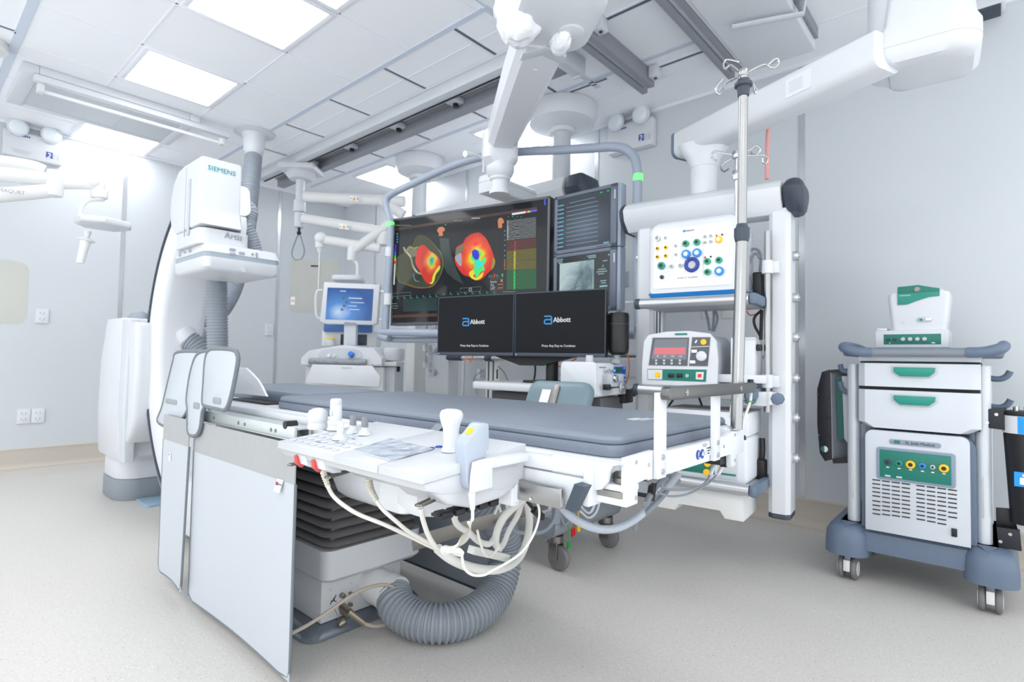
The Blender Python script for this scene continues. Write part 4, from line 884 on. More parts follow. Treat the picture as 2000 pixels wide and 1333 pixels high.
# monitors
MS = T('monitor_stand', 'black twin-monitor stand with a round post on the white desk', 'monitor stand', (2.2, 1.85, .836), world=True)
mM = Matrix.Translation((2.046, 2.364, 0))@Matrix.Rotation(math.radians(-79.3), 4, 'Z')
def mw(x, y, z): return mM@Vector((x, y, z))
MS.part('post', MB().cyl(mw(.66, .12, .838), mw(.66, .12, 1.15), .032), BLACK)
MS.part('foot', MB().rbox(mw(.66, .12, .837)-Vector((.1, .13, -.0005)), mw(.66, .12, .837)+Vector((.1, .13, .012)), .03, 'z', .003), BLACK)
MS.part('arm', MB().tube([mw(.66, .12, 1.1), mw(.4, .09, 1.1), mw(.25, .06, 1.1)], .02, 10, 4).tube([mw(.66, .12, 1.1), mw(.8, .06, 1.1)], .02, 10, 4), BLACK)
MS.part('tilt_plate', MB().loft([[mw(.30, .06, .985), mw(.86, .06, .985), mw(.86, .10, .985), mw(.30, .10, .985)], [mw(.5, .06, .925), mw(.62, .06, .925), mw(.62, .10, .925), mw(.5, .10, .925)]]), BLACK)
DKS = scr('near_black_screen', (24, 27, 33), .6, .35)
DKS.node_tree.nodes['Principled BSDF'].inputs['Specular IOR Level'].default_value = .12
def bb_monitor(x0, x1, lab):
    t = T('desk_monitor', lab, 'monitor', mw(x0, 0, .972), -79.3, group='twin black desk monitors')
    w, h = x1-x0, .326
    t.part('case', MB().box((.001, .003, 0), (w-.001, .04, h), .006), BLACK)
    t.part('bezel', MB().box((0, -.003, 0), (w, .004, .018), .002).box((0, -.003, h-.006), (w, .004, h), .002).box((0, -.003, 0), (.005, .004, h), .002).box((w-.005, -.003, 0), (w, .004, h), .002), DSLATE)
    s = t.part('screen', MB().box((.005, -.001, .018), (w-.005, .004, h-.006)), DKS)
    cx = w*.505
    W = scr('white_glow', (214, 220, 224)); Bl = scr('logo_blue', (20, 140, 215))
    lx, lz = cx-.058, h*.56
    pth = [(lx-.02, lz+.019), (lx+.012, lz+.019), (lx+.019, lz+.013), (lx+.019, lz-.019), (lx-.014, lz-.019), (lx-.02, lz-.014), (lx-.02, lz-.004), (lx-.014, lz+.002), (lx+.015, lz+.002)]
    g_ = MB()
    for (a, b), (c_, d_) in zip(pth, pth[1:]):
        dx, dz = c_-a, d_-b; L_ = math.hypot(dx, dz); plate(g_, ((a+c_)/2, -.0015, (b+d_)/2), (dx, 0, dz), (-dz, 0, dx), L_+.0045, .0065, .001)
    t.part('logo', g_, Bl, s)
    tx = MB()
    for o_ in (0, .0012): textmb('Abbott', .036, (cx+.017+o_, -.0016, lz-.001), (1, 0, 0), (0, 0, 1), .0006, 'CENTER', .9, tx)
    t.part('logo_lettering', tx, W, s)
    t.part('prompt_lettering', textmb('Press Any Key to Continue', .0165, (cx-.0, -.0016, h*.165), (1, 0, 0), (0, 0, 1), .0005), W, s)
    d = MB(); plate(d, (.012, -.0032, .009), (1, 0, 0), (0, 0, 1), .01, .009, .0006); t.part('maker_mark', d, scr('soft_blue', (110, 130, 210)))
    return t
bb_monitor(.0, .497, 'left one of the two black desk monitors with the blue logo')
bb_monitor(.502, .998, 'right one of the two black desk monitors with the blue logo')
q = mw(1.035, .07, 0)
t = T('camera_unit', 'black cylindrical camera unit behind the right desk monitor', 'camera', (q.x, q.y, .96), world=True)
t.part('body', MB().lathe([(.0, 0), (.03, 0), (.047, .012), (.05, .03), (.05, .19), (.045, .2), (.0, .205)], (q.x, q.y, .985)), BLACK)
t.part('seam', MB().cyl((q.x, q.y, 1.13), (q.x, q.y, 1.133), .0505), DSLATE)
t.part('neck', MB().cyl((q.x-.02, q.y, .95), (q.x-.01, q.y, .99), .016).cyl((q.x-.02, q.y, .945), (q.x-.02, q.y, .965), .028), MGREY)
# ---------------------------------------------------------------- peristaltic pump on the desk corner
PU = T('irrigation_pump', 'white irrigation pump with blue keypad and clear roller head on the desk corner', 'pump', (2.083, 1.341, .791), 7)
pw, pdp, ph = .345, .17, .155
PU.part('case', MB().rbox((0, .0, 0), (pw, pdp, ph), .012, 'x', .003).rbox((-.008, -.004, -.001), (.012, pdp+.004, ph+.004), .02, 'x', .004), WHITE)
fp = PU.part('front_panel', MB().box((.012, -.004, .008), (pw-.008, -.0005, ph-.008), .002), mat('panel_silver', (206, 210, 218), .35))
PU.text('lettering', 'Cool Point', .026, (.125, -.005, .118), (1, 0, 0), (0, 0, 1), GINK, fp)
d = MB(); plate(d, (.06, -.005, .135), (1, 0, 0), (0, 0, 1), .07, .006, .001); PU.part('print', d, GINK, fp)
kp = MB(); 
for x, z, ww, hh in ((.245, .122, .125, .032), (.225, .08, .05, .04), (.302, .122, .045, .036), (.302, .066, .045, .072)): plate(kp, (x, -.005, z), (1, 0, 0), (0, 0, 1), ww, hh, .001)
kpad = PU.part('keypad', kp, mat('keypad_blue', (30, 110, 220), .4), fp)
d = MB(); plate(d, (.235, -.0065, .122), (1, 0, 0), (0, 0, 1), .07, .024, .001); PU.part('readout', d, mat('readout_green', (10, 90, 60), .3), fp)
for x, z in ((.302, .132), (.292, .095), (.312, .095), (.292, .075), (.312, .075), (.292, .052), (.312, .052), (.292, .036), (.312, .036), (.215, .085), (.236, .085), (.19, .12)): 
    d = MB(); plate(d, (x, -.0065, z), (1, 0, 0), (0, 0, 1), .011, .009, .001); PU.part('key', d, WINK, kpad)
hd_ = PU.part('roller_head', MB().box((.06, -.05, .045), (.20, -.004, .105), .004).box((.06, -.06, .012), (.20, -.004, .044), .004), CLEAR)
PU.part('knob', MB().cyl((.085, -.05, .085), (.085, -.066, .085), .017, bev=.003), CHROME, hd_)
PU.part('roller', MB().cyl((.150, -.0605, .045), (.150, -.068, .045), .03, bev=.003).cyl((.150, -.068, .045), (.150, -.074, .045), .006), ALU, hd_)
PU.part('tube_clip', MB().box((.03, -.05, .035), (.055, -.02, .06), .003).box((.20, -.04, .028), (.235, -.015, .045), .003), BLACK, hd_)
PU.part('tubing', MB().tube([(.04, -.052, .046), (.10, -.055, .044), (.2, -.05, .04), (.24, -.04, .038)], .004, 8, 4), BLACK, hd_)
PU.part('clamp', MB().box((.225, -.045, -.035), (.33, -.005, .03), .006).cyl((.33, -.025, .0), (.38, -.025, .012), .014, .022), BLACK)
PU.part('rear_post', MB().cyl((.14, .10, ph), (.14, .10, ph+.035), .018), LGREY)
solo('fibre_cord', MB().tube([at(px, py, x=2.5) for px, py in ((1210, 660), (1224, 685), (1229, 715), (1226, 740), (1215, 770))], .003, 8, 6), ORANGE, 'orange fibre cable looping down behind the irrigation pump', 'cable', 'orange fibre cables')
solo('fibre_cord', MB().tube([at(px, py, x=2.3) for px, py in ((1070, 694), (1074, 708), (1090, 716), (1108, 712), (1126, 700))], .004, 8, 6), ORANGE, 'orange fibre cable sagging under the right desk monitor', 'cable', 'orange fibre cables')
solo('fibre_cord', MB().tube([at(px, py, x=2.45) for px, py in ((908, 692), (911, 702), (916, 707), (921, 703), (924, 692))], .004, 8, 6), ORANGE, 'orange fibre cable loop under the left desk monitor', 'cable', 'orange fibre cables')
solo('power_cord', MB().tube([at(px, py, x=2.25) for px, py in ((1040, 704), (1045, 715), (1045, 730), (1043, 742))], .005, 8, 6), CABLEB, 'black cable dropping from the monitor stand to the white desk', 'cable', 'black cables behind the desk')
solo('power_cord', MB().tube([at(px, py, x=2.42) for px, py in ((1211, 776), (1211, 800), (1210, 830))], .005, 8, 4), CABLEB, 'black cable hanging straight down under the irrigation pump', 'cable', 'black cables behind the desk')
solo('power_cord', MB().tube([at(px, py, x=2.55) for px, py in ((944, 724), (930, 733), (925, 742), (928, 757), (933, 772))], .004, 8, 5), CABLEG, 'thin grey cable curling round the left end of the white desk', 'cable', 'black cables behind the desk')
solo('power_cord', MB().tube([at(px, py, x=2.6) for px, py in ((972, 716), (982, 725), (988, 735), (992, 745))], .005, 8, 5), CABLEG, 'grey cable slanting down to the desk behind the left desk monitor', 'cable', 'black cables behind the desk')
# ---------------------------------------------------------------- cryo console with tilted screen
MC = T('therapy_console', 'white therapy console with a blue start screen and a curved control top', 'console', (2.3, 3.55, 0), -47)
def ml(px, py, y=0): return MC.at(px, py, y=y)
a, b = ml(594, 715), ml(748, 715)
zt_ = ml(670, 690, -.02).z
MC.part('cabinet', MB().box((a.x, .03, .0), (b.x, .55, ml(670, 716).z), .012), OFFW)
top = MC.part('control_top', MB().loft([[(a.x-.005, y, ml(594, 712).z) , (a.x-.005, y, ml(594, 700).z), (a.x+.05, y, ml(610, 685-dz).z), ((a.x+b.x)/2, y, ml(670, 675-dz).z), (b.x-.06, y, ml(735, 682-dz).z), (b.x+.0, y, ml(745, 700).z), (b.x+.0, y, ml(745, 712).z)] for y, dz in ((-.05, 0), (.0, 1), (.25, 3), (.45, 2))]), WHITE)
f_ = MB().prism([(p.x, p.z) for p in smooth([ml(px, py, -.052) for px, py in ((622, 695), (632, 684), (668, 680), (700, 684), (708, 695), (700, 700), (665, 701), (630, 700))], 4, True)], 'xz', -.056, -.049); MC.part('control_dish', f_, LGREY, top)
q = ml(687, 694, -.06); MC.part('knob', MB().cyl((q.x, -.055, q.z), (q.x, -.1, q.z+.01), .02, bev=.006), mat('knob_blue', (40, 120, 215), .35), top)
q = ml(643, 695, -.06); MC.part('port', MB().cyl((q.x, -.055, q.z), (q.x, -.075, q.z), .012).cyl((q.x+.04, -.055, q.z), (q.x+.04, -.07, q.z), .008), OFFW, top)
g0, g1 = ml(604, 706, -.07), ml(716, 708, -.07)
MC.part('grip_roll', MB().cyl((g0.x, -.075, g0.z), (g1.x, -.075, g0.z), .024, bev=.006), mat('wrapped_grip', (150, 154, 160), .35, noise=.25, nscale=40, bump=.5, bscale=60))
t0 = [ml(px, py, -.14) for px, py in ((610, 712), (727, 715), (743, 736), (741, 757), (595, 748))]
MC.part('front_flap', MB().prism([(p.x, p.z) for p in t0], 'xz', -.145, -.12, .006), WHITE)
q0, q1 = ml(667, 718, -.146), ml(687, 720, -.146); MC.part('flap_slot', MB().box((q0.x, -.148, q0.z-.006), (q1.x, -.1445, q0.z+.003)), LGREY)
MC.part('side_lobe', MB().rbox((b.x-.03, .1, ml(745, 700).z-.02), (b.x+.11, .34, ml(745, 684).z+.02), .05, 'z', .02), WHITE)
MC.part('side_shelf', MB().box((b.x-.02, .05, ml(745, 716).z), (b.x+.09, .4, ml(745, 707).z), .006), WHITE)
MC.part('side_body', MB().box((b.x, .1, 0), (b.x+.07, .5, ml(745, 717).z), .006), LGREY)
MC.part('side_knob', MB().cyl((b.x+.07, .2, ml(755, 722).z), (b.x+.09, .2, ml(755, 722).z), .02), BLACK)
# screen
sxa, sxb, sza, szb = ml(628, 600, .05).x, ml(741, 600, .05).x, ml(684, 634, .05).z, ml(684, 552, .05).z
sf = MC.part('screen_case', MB().prism([(sxa+.012, szb), (sxb-.0, szb-.012), (sxb-.015, sza+.012), (sxb-.04, sza), (sxa+.03, sza), (sxa-.012, sza+.02)], 'xz', .05, .12, .01), WHITE)
def msc(nt, tc):
    f2 = spotfield(nt, tc, Vector(((sxa*.7+sxb*.3), 0, sza*.7+szb*.3)), .3, .22, .35, 7); return ramp(nt, f2, ((.1, (196, 216, 240)), (.45, (88, 140, 206)), (1, (52, 88, 152))))
sA, sB = ml(640, 562, .049), ml(728, 627, .049)
ss = MC.part('screen', MB().prism([(sA.x, sA.z), (sB.x, sA.z-.004), (sB.x-.008, sB.z), (sA.x-.01, sB.z+.004)], 'xz', .047, .052), nodemat('console_screen', msc, .62, .2))
for px, py, ww, hh in ((670, 569, .045, .007), (694, 583, .10, .008), (698, 591.5, .10, .006), (688, 598, .065, .006), (692, 605, .075, .006)):
    q = ml(px, py, .046); d = MB(); plate(d, (q.x, .0465, q.z), (1, 0, -.02), (0.02, 0, 1), ww, hh, .001); MC.part('menu_line', d, scr('menu_white', (190, 206, 226)), ss)
for px, py in ((671, 583), (677, 591), (672, 598), (668, 605)):
    q = ml(px, py, .046); MC.part('menu_icon', MB().cyl((q.x, .0468, q.z), (q.x, .0455, q.z), .010, n=16), scr('menu_icon', (84, 104, 140)), ss)
q = ml(684, 631.5, .049); MC.part('maker_lettering', textmb('Medtronic', .02, (q.x, .0495, q.z), (1, 0, 0), (0, 0, 1)), BINK, sf)
for s_, px in ((-1, 628), (1, 741)):
    xx = ml(px, 600, .06).x
    MC.part('side_handle', MB().tube([(xx-.0*s_, .07, szb-.06), (xx+.035*s_, .06, szb-.07), (xx+.045*s_, .06, szb-.13), (xx+.035*s_, .06, sza+.06), (xx-.0*s_, .07, sza+.04)], .009, 10, 5), WHITE, sf)
n0, n1 = ml(685, 636, .1), ml(694, 676, .1)
MC.part('neck', MB().box((n0.x-.045, .07, n1.z), (n0.x+.05, .13, n0.z+.01), .012), LGREY)
# things standing behind the screen on the console
r0, r1 = ml(632, 648, .3), ml(726, 634, .3)
MC.part('blue_header', MB().box((r0.x, .3, r0.z), (r1.x, .34, r1.z), .003), mat('header_blue', (70, 112, 178), .4))
k0, k1 = ml(628, 676, .32), ml(735, 648, .32)
MC.part('rear_bin', MB().box((k0.x, .325, k0.z), (k1.x, .345, k1.z), .004).box((k0.x, .345, k0.z), (k0.x+.01, .5, k1.z), .003).box((k1.x-.01, .345, k0.z), (k1.x, .5, k1.z), .003), OFFW)
d0, d1 = ml(664, 674, .31), ml(716, 654, .31); MC.part('rear_window', MB().box((d0.x, .318, d0.z), (d1.x, .326, d1.z), .002), DSLATE)
jc = ml(645, 676, .25)
t = T('plastic_jar', 'small clear jar with a yellow lid behind the console screen', 'jar', tuple(MC.M@Vector((jc.x, .25, jc.z+.001))))
t.part('body', MB().lathe([(.0, 0), (.036, 0), (.038, .004), (.038, .038), (.033, .046), (.0, .046)]), mat('frosted_plastic', (208, 212, 212), .3))
t.part('lid', MB().lathe([(.0, .046), (.034, .046), (.034, .058), (.032, .06), (.0, .06)]), mat('lid_yellow', (245, 215, 60), .4))
# ---------------------------------------------------------------- equipment pendant with shelves
EP = T('equipment_pendant', 'large white equipment pendant with shelves hanging from the arm at upper right', 'pendant', (2.505, 1.35, .25), -84.4)
EP.world = False
EPM = Matrix.Translation((2.505, 1.35, 0))@Matrix.Rotation(math.radians(-84.4), 4, 'Z')
class PF:
    """parts of the pendant drawn with z from the floor"""
    pass
def ep(px, py, y=0): return at(px, py, y=y, M=EPM)
SHIFT = Matrix.Translation((0, 0, -.25))
def epart(name, mb, mt, parent=None, label=None):
    bmesh.ops.transform(mb.bm, matrix=SHIFT, verts=mb.bm.verts); return EP.part(name, mb, mt, parent, label)
xl0, xl1 = ep(1240, 700).x, ep(1268, 700).x
xr0, xr1 = ep(1500, 700).x, ep(1538, 700).x
zbeam = 1.64
for i, (a, b, zb_) in enumerate(((xl0, xl1+.015, ep(1255, 972).z), (xr0, xr1+.01, ep(1525, 1016).z))):
    w_ = b-a
    sec_ = [(a+.018, 0), (b-.018, 0), (b, .018), (b, .13), (b-.01, .15), (a+.01, .15), (a, .13), (a, .018)]
    lg = epart('leg', MB().prism(sec_, 'xy', zb_+.022, zbeam, .002), WPAINT)
    epart('leg_cap', MB().prism([((u-(a+b)/2)*1.01+(a+b)/2, v) for u, v in sec_], 'xy', zb_, zb_+.021, .004), DSLATE, lg)
    xs, sg = (b, 1) if i else (a, -1)
    for py in ((492, 577, 657, 740, 820, 902) if i else (500, 590)):
        q = at(1540, py, x=xs, M=EPM) if i else at(1243, py, x=xs, M=EPM)
        epart('bolt', MB().cyl((xs-.004*sg, .075, q.z), (xs+.024*sg, .075, q.z), .021, bev=.004).cyl((xs+.024*sg, .075, q.z), (xs+.028*sg, .075, q.z), .01), ALU, lg)
    if not i:
        epart('leg_channel', MB().box((b, .02, .4), (b+.045, .06, zbeam-.1), .003), RAILM, lg)
        epart('channel_slot', MB().box((b+.012, .018, .4), (b+.018, .024, zbeam-.1)).box((b+.028, .018, .4), (b+.034, .024, zbeam-.1)), DSLATE, lg)
bz0, bz1 = 1.618, ep(1370, 371, -.05).z
bs = [(-.045, bz0+.05), (-.06, bz0+.10), (-.04, bz1-.02), (-.01, bz1), (.15, bz1), (.18, bz1-.03), (.18, bz0+.06), (.12, bz0), (.01, bz0)]
xA, xB_ = ep(1217, 420, -.05).x, ep(1524, 380, -.05).x
epart('beam', MB().prism(bs, 'yz', xA, xB_, .006), WPAINT)
xC = ep(1569, 380, -.02).x
epart('beam_end_cap', MB().prism(bs, 'yz', xB_+.001, xC, .035, 3), DSLATE)
epart('beam_end_cap', MB().prism([(u*1.0, v) for u, v in bs], 'yz', xA-.022, xA-.001, .012, 3), DSLATE)
pc = ep(1375, 320, .06)
zp = ep(1375, 250, .06).z
epart('post', MB().cyl((pc.x, .06, bz1-.01), (pc.x, .06, 1.97), .062, n=32), WPAINT)
epart('post_flare', MB().loft([[(pc.x+u, .06+v, z) for u, v in rrect(-a_, a_, -b2, b2, min(a_, b2)*.9, 6)] for z, a_, b2 in ((1.90, .063, .063), (1.94, .075, .066), (1.99, .11, .07), (2.02, .12, .07))]), WPAINT)
# arm, drawn along its own axis
A0 = EPM@Vector((pc.x, .06, 0)); tgt = Vector((2.18, .06, 0)); dv = (tgt-A0); dv.z = 0; LA = dv.length
AM = Matrix.Translation((A0.x, A0.y, 0))@Matrix.Rotation(math.atan2(dv.y, dv.x), 4, 'Z')
TO = EP.M.inverted()@AM
def apart(name, mb, mt, parent=None, label=None):
    bmesh.ops.transform(mb.bm, matrix=TO, verts=mb.bm.verts); return EP.part(name, mb, mt, parent, label)
az0, az1 = 1.985, 2.115
ars = rrect(-.075, .075, az0, az1, [.02, .02, .035, .035], 4)
ARM = apart('arm', MB().prism(ars, 'yz', -.13, LA-.24, .004), WPAINT)
apart('arm_end_cap', MB().prism(ars, 'yz', -.155, -.131, .014, 3), SLATE)
d = MB(); plate(d, (.56, -.0755, 2.05), (1, 0, 0), (0, 0, 1), .11, .075, .0012, .008); tl_ = apart('rating_plate', d, mat('pale_plate', (226, 229, 235), .4), ARM)
for k_ in range(6): d = MB(); plate(d, (.55, -.0768, 2.07-.008*k_), (1, 0, 0), (0, 0, 1), .06, .002, .0006); apart('print', d, LGREY, tl_)

hA, hB = at(1724, 128, z=2.0), at(1908, 80, z=2.0); hu = (hB-hA); hl = hu.length; hw_ = Matrix.Translation((hA.x, hA.y, 0))@Matrix.Rotation(math.atan2(hu.y, hu.x), 4, 'Z'); TH = EP.M.inverted()@hw_
def hpart(name, mb, mt, parent=None):
    bmesh.ops.transform(mb.bm, matrix=TH, verts=mb.bm.verts); return EP.part(name, mb, mt, parent)
hr = lambda i: rrect(-.01+i, hl+.02-i, -.005+i, .30-i, [.05, .05, .02, .09], 8)
hs = hpart('motor_housing', MB().loft([[(x, y, z) for x, y in hr(i)] for z, i in ((2.0, .05), (2.006, .022), (2.03, .004), (2.055, .0))]).loft([[(x, y, z) for x, y in hr(i)] for z, i in ((2.058, .0), (2.11, .0), (2.14, .012), (2.30, .03), (2.335, .05), (2.345, .08))]), WHITE)
hpart('elbow', MB().cyl((.045, .14, 2.012), (.045, .14, 2.33), .10, n=36, bev=.012), WPAINT)
hpart('housing_seam', MB().prism(hr(-.0005), 'xy', 2.0553, 2.0577), LGREY, hs)
hpart('ceiling_post', MB().cyl((.16, .15, 2.345), (.16, .15, 2.799), .10), WPAINT)
for nm_, (x0, x1, z0, z1) in ():
    pass
# shelves
SHF = mat('shelf_grey', (190, 193, 198), .4, .3)
yf, yb_ = -.20, .10
def shelf(pL, pR, lab):
    a, b = ep(*pL, yf), ep(*pR, yf); z = (a.z+b.z)/2
    s_ = epart('shelf', MB().box((a.x+.01, yf+.02, z-.018), (b.x-.005, yb_, z+.012), .004), SHF)
    epart('front_rail', MB().cyl((a.x+.012, yf, z), (b.x-.012, yf, z), .024, n=24), ALU, s_)
    epart('rail_cap', MB().cyl((a.x-.014, yf, z), (a.x+.012, yf, z), .025, bev=.005), DSLATE, s_)
    epart('rail_cap', MB().box((b.x-.012, yf-.025, z-.025), (b.x+.022, yb_, z+.025), .014), SLATE, s_)
    return a.x, b.x, z
sx0, sx1, sz = shelf((1247, 597), (1470, 581), 'top')
tx0, tx1, tz = shelf((1244, 759), (1462, 772), 'mid')
ux0, ux1, uz = shelf((1262, 929), (1470, 961), 'low')
# tray under the lowest shelf
z0 = uz-.03; tb = ep(1440, 1018, yf+.03).z
tr0, tr1 = ep(1268, 1000, yf+.03).x, ep(1452, 1000, yf+.03).x
W_ = tr1-tr0
epart('drawer_tray', MB().prism([(tr0, z0), (tr1, z0), (tr1, tb), (tr1-.075, tb), (tr1-.095, tb+.03), (tr0+.14, tb+.03), (tr0+.12, tb), (tr0, tb)], 'xz', yf+.025, yb_, .005), OFFW)
# rods and clamps on the right leg
ry = -.05
r0, r1 = ep(1499, 452, ry), ep(1505, 806, ry)
rod = epart('side_rod', MB().cyl((r0.x, ry, r0.z), (r0.x, ry, r1.z), .0135, n=20), STEEL)
for py in (522, 745, 778):
    q = ep(1500, py, ry)
    epart('rod_clamp', MB().cyl((r0.x, ry, q.z-.028), (r0.x, ry, q.z+.028), .022, n=20).box((r0.x, ry+.005, q.z-.026), (xr0+.05, .0, q.z+.026), .004), WPAINT, rod)
cz_ = ep(1440, 740, ry-.06).z
cx0 = ep(1392, 735, ry-.06).x
epart('clamp_arm', MB().box((cx0, ry-.075, cz_-.018), (r0.x+.01, ry-.045, cz_+.018), .005), WPAINT)
epart('clamp_screw', MB().cyl((cx0-.03, ry-.06, cz_), (cx0, ry-.06, cz_), .006), CHROME)
epart('clamp_knob', MB().cyl((cx0-.075, ry-.06, cz_), (cx0-.03, ry-.06, cz_), .03, .022, n=10, bev=.005), BLACK)
cz2 = ep(1490, 780, ry-.06).z; c2 = ep(1452, 780, ry-.06).x
epart('clamp_arm', MB().box((c2, ry-.07, cz2-.03), (r0.x+.01, ry-.04, cz2+.03), .005), WPAINT)
for px in (1468, 1521):
    q = ep(px, 779, ry-.06); epart('clamp_knob', MB().cyl((q.x, ry-.071, q.z), (q.x, ry-.10, q.z), .026, n=8, bev=.006), SLATE)
# ---------------------------------------------------------------- amplifier on the top shelf
def box_thing(name, lab, cat, xa, xb, zb, group=None, y=-.16, depth=.3):
    o = EPM@Vector(((xa+xb)/2, y, zb)); t = T(name, lab, cat, o, -84.4, group); t.w = xb-xa; t.y = y; return t
aL, aR = ep(1266, 520, -.17).x, ep(1447, 520, -.17).x
AMP = box_thing('amplifier', 'white signal amplifier with coloured sockets and a blue base on the top shelf', 'amplifier', aL, aR, sz+.0135, y=-.17)
def am(px, py, y=0): return AMP.at(px, py, y=y)
hw = AMP.w/2; ah = am(1355, 427).z
def crop7(cx, cy): return (1180+cx/4.443, 340+cy/4.443)
face = AMP.part('case', MB().loft([[(x, y, z) for x, z in rrect(-hw+i, hw-i, .035, ah-i, [.06, .06, .012, .012], 6)] for y, i in ((0, .012), (.012, .0), (.20, .0), (.25, .004))]), WHITE)
AMP.part('base_wedge', MB().loft([[(-hw, .0, .034), (hw, .0, .034), (hw, .25, .034), (-hw, .25, .034)], [(-hw+.02, .03, .001), (hw-.02, .03, .001), (hw-.02, .24, .001), (-hw+.02, .24, .001)]]), BLUE)
pn = AMP.part('socket_panel', MB().rbox((-hw+.025, -.004, .055), (hw-.035, .004, ah-.035), .015, 'y', .002), mat('panel_white', (242, 243, 247), .4))
def socket(cx, cy, r, mt, inner=None, name='socket', par=pn):
    q = am(*crop7(cx, cy)); 
    s_ = AMP.part(name, MB().cyl((q.x, -.003, q.z), (q.x, -.012 if r < .012 else -.018, q.z), r, n=20, bev=.002), mt, par)
    AMP.part('pin_hole', MB().cyl((q.x, -.011, q.z), (q.x, -.0195 if r >= .012 else -.0135, q.z), r*.5, n=14), inner or DSTEEL, s_)
k_ = .0009
for q in ((468, 650), (540, 641), (468, 723), (540, 714)): socket(*q, .0095, YELLOW, INK)
for q in ((537, 557), (625, 627), (627, 702), (880, 547), (929, 540), (880, 597), (929, 590)): socket(*q, .0075, LGREY)
for q in ((590, 804), (667, 797)): socket(*q, .011, LGREY)
socket(470, 565, .013, CHROME)
socket(503, 800, .017, TEAL, INK); socket(505, 898, .0095, DSLATE, INK)
for q in ((714, 608), (810, 596), (901, 762), (1002, 751), (903, 855)): socket(*q, .0145, mat('socket_green', (40, 160, 126), .35), INK)
for q in ((717, 699), (812, 688), (1005, 846)): socket(*q, .0195, BLUE, WINK)
socket(1000, 573, .0155, YELLOW, WINK)
q = am(*crop7(765, 790)); rg = AMP.part('ring_socket', MB().tube([(q.x+.026*math.cos(a), -.008, q.z+.026*math.sin(a)) for a in [2*PI*i/24 for i in range(24)]], .0085, 10, 0, closed=True), NAVY, pn)
AMP.part('ring_core', MB().cyl((q.x, -.003, q.z), (q.x, -.006, q.z), .02), LGREY, rg)
for cx, cy, mt in ((977, 537, RED), (878, 726, RED), (1027, 529, INK), (928, 720, INK)):
    q = am(*crop7(cx, cy)); AMP.part('socket_dot', MB().cyl((q.x, -.003, q.z), (q.x, -.006, q.z), .0045, n=12), mt, pn)
def frameline(l, par=pn):
    P = [am(*crop7(*q)) for q in l]; AMP.part('panel_line', MB().tube([(p.x, -.0045, p.z) for p in P], .0007, 4, 0, closed=True), LGREY, par)
frameline([(432, 615), (585, 598), (585, 745), (432, 760)]); frameline([(595, 590), (668, 580), (668, 738), (595, 748)]); frameline([(432, 775), (555, 762), (555, 855), (432, 866)]); frameline([(565, 760), (700, 745), (700, 872), (565, 882)]); frameline([(680, 545), (860, 522), (860, 850), (705, 866), (705, 745), (680, 745)]); frameline([(862, 650), (1055, 630), (1055, 885), (862, 900)]); frameline([(432, 880), (555, 870), (555, 930), (432, 940)])
q = am(*crop7(720, 495)); d = MB(); plate(d, (q.x-.012, -.0045, q.z), (1, 0, 0), (0, 0, 1), .012, .010, .001); AMP.part('logo', d, BLUE, pn)
AMP.part('logo_lettering', textmb('Abbott', .013, (q.x+.014, -.0045, q.z), (1, 0, 0), (0, 0, 1)), INK, pn)
q = am(*crop7(728, 900)); AMP.part('model_lettering', textmb('EnSite X Amplifier', .0125, (q.x, -.0045, q.z), (1, 0, 0), (0, 0, 1)), GINK, pn)
# cables beside the amplifier
solo('cable_coil', MB().tube([EPM@ep(px, py, .02) for px, py in ((1462, 560), (1457, 530), (1460, 500), (1470, 487), (1482, 490), (1486, 505), (1484, 530))], .006, 8, 6).tube([EPM@ep(px, py, .0) for px, py in ((1468, 565), (1462, 530), (1467, 505), (1477, 495), (1484, 505))], .006, 8, 6), CABLEG, 'loops of grey cable behind the amplifier beside the right leg', 'cable')
q = EPM@ep(1482, 545, .01); solo('power_adapter', MB().box((q.x-.03, q.y-.02, sz+.0135), (q.x+.03, q.y+.02, sz+.14), .008), BLACK, 'black power adapter standing on the top shelf beside the amplifier', 'adapter')
# ---------------------------------------------------------------- radiofrequency generator on the middle shelf
gL, gR = ep(1254, 720, -.17).x, ep(1402, 720, -.17).x
GEN = box_thing('ablation_generator', 'white generator with dark display and teal socket strip on the middle shelf', 'generator', gL, gR, tz+.0135, y=-.17)
def gm(px, py, y=0): return GEN.at(px, py, y=y)
def crop8(cx, cy): return (1220+cx/4.444, 560+cy/4.444)
gh = gm(1330, 647).z; ghw = GEN.w/2
GEN.part('case', MB().loft([[(x+(-.004 if z > gh/2 else 0), y, z) for x, z in [(-ghw, 0), (ghw-.004, 0), (ghw, gh*.5), (ghw-.004, gh*.82), (ghw-.03, gh*.95), (ghw*.3, gh), (-ghw*.3, gh-.002), (-ghw+.035, gh*.94), (-ghw+.012, gh*.82), (-ghw, gh*.4)]] for y in (0, .012)]), WHITE)
GEN.part('rear_case', MB().loft([[(x, y, z) for x, z in [(-ghw+.006, 0), (ghw-.01, 0), (ghw-.006, gh*.5), (ghw-.01, gh*.8), (ghw-.036, gh*.92), (ghw*.3, gh-.01), (-ghw*.3, gh-.012), (-ghw+.04, gh*.9), (-ghw+.018, gh*.8), (-ghw+.006, gh*.4)]] for y in (.0125, .27)]), mat('generator_grey', (168, 174, 182), .45))
def gquad(name, l, mt, y=-.002, par=None, th=.0025):
    P = [gm(*crop8(*q)) for q in l]; return GEN.part(name, MB().prism([(p.x, p.z) for p in P], 'xz', y-th, y), mt, par)
bz = gquad('display_bezel', [(245, 445), (560, 443), (545, 690), (210, 683)], mat('bezel_grey', (86, 90, 98), .35), y=.0)
ct = gquad('control_panel', [(588, 441), (745, 440), (722, 692), (560, 690)], MT['bezel_grey'], y=.0)
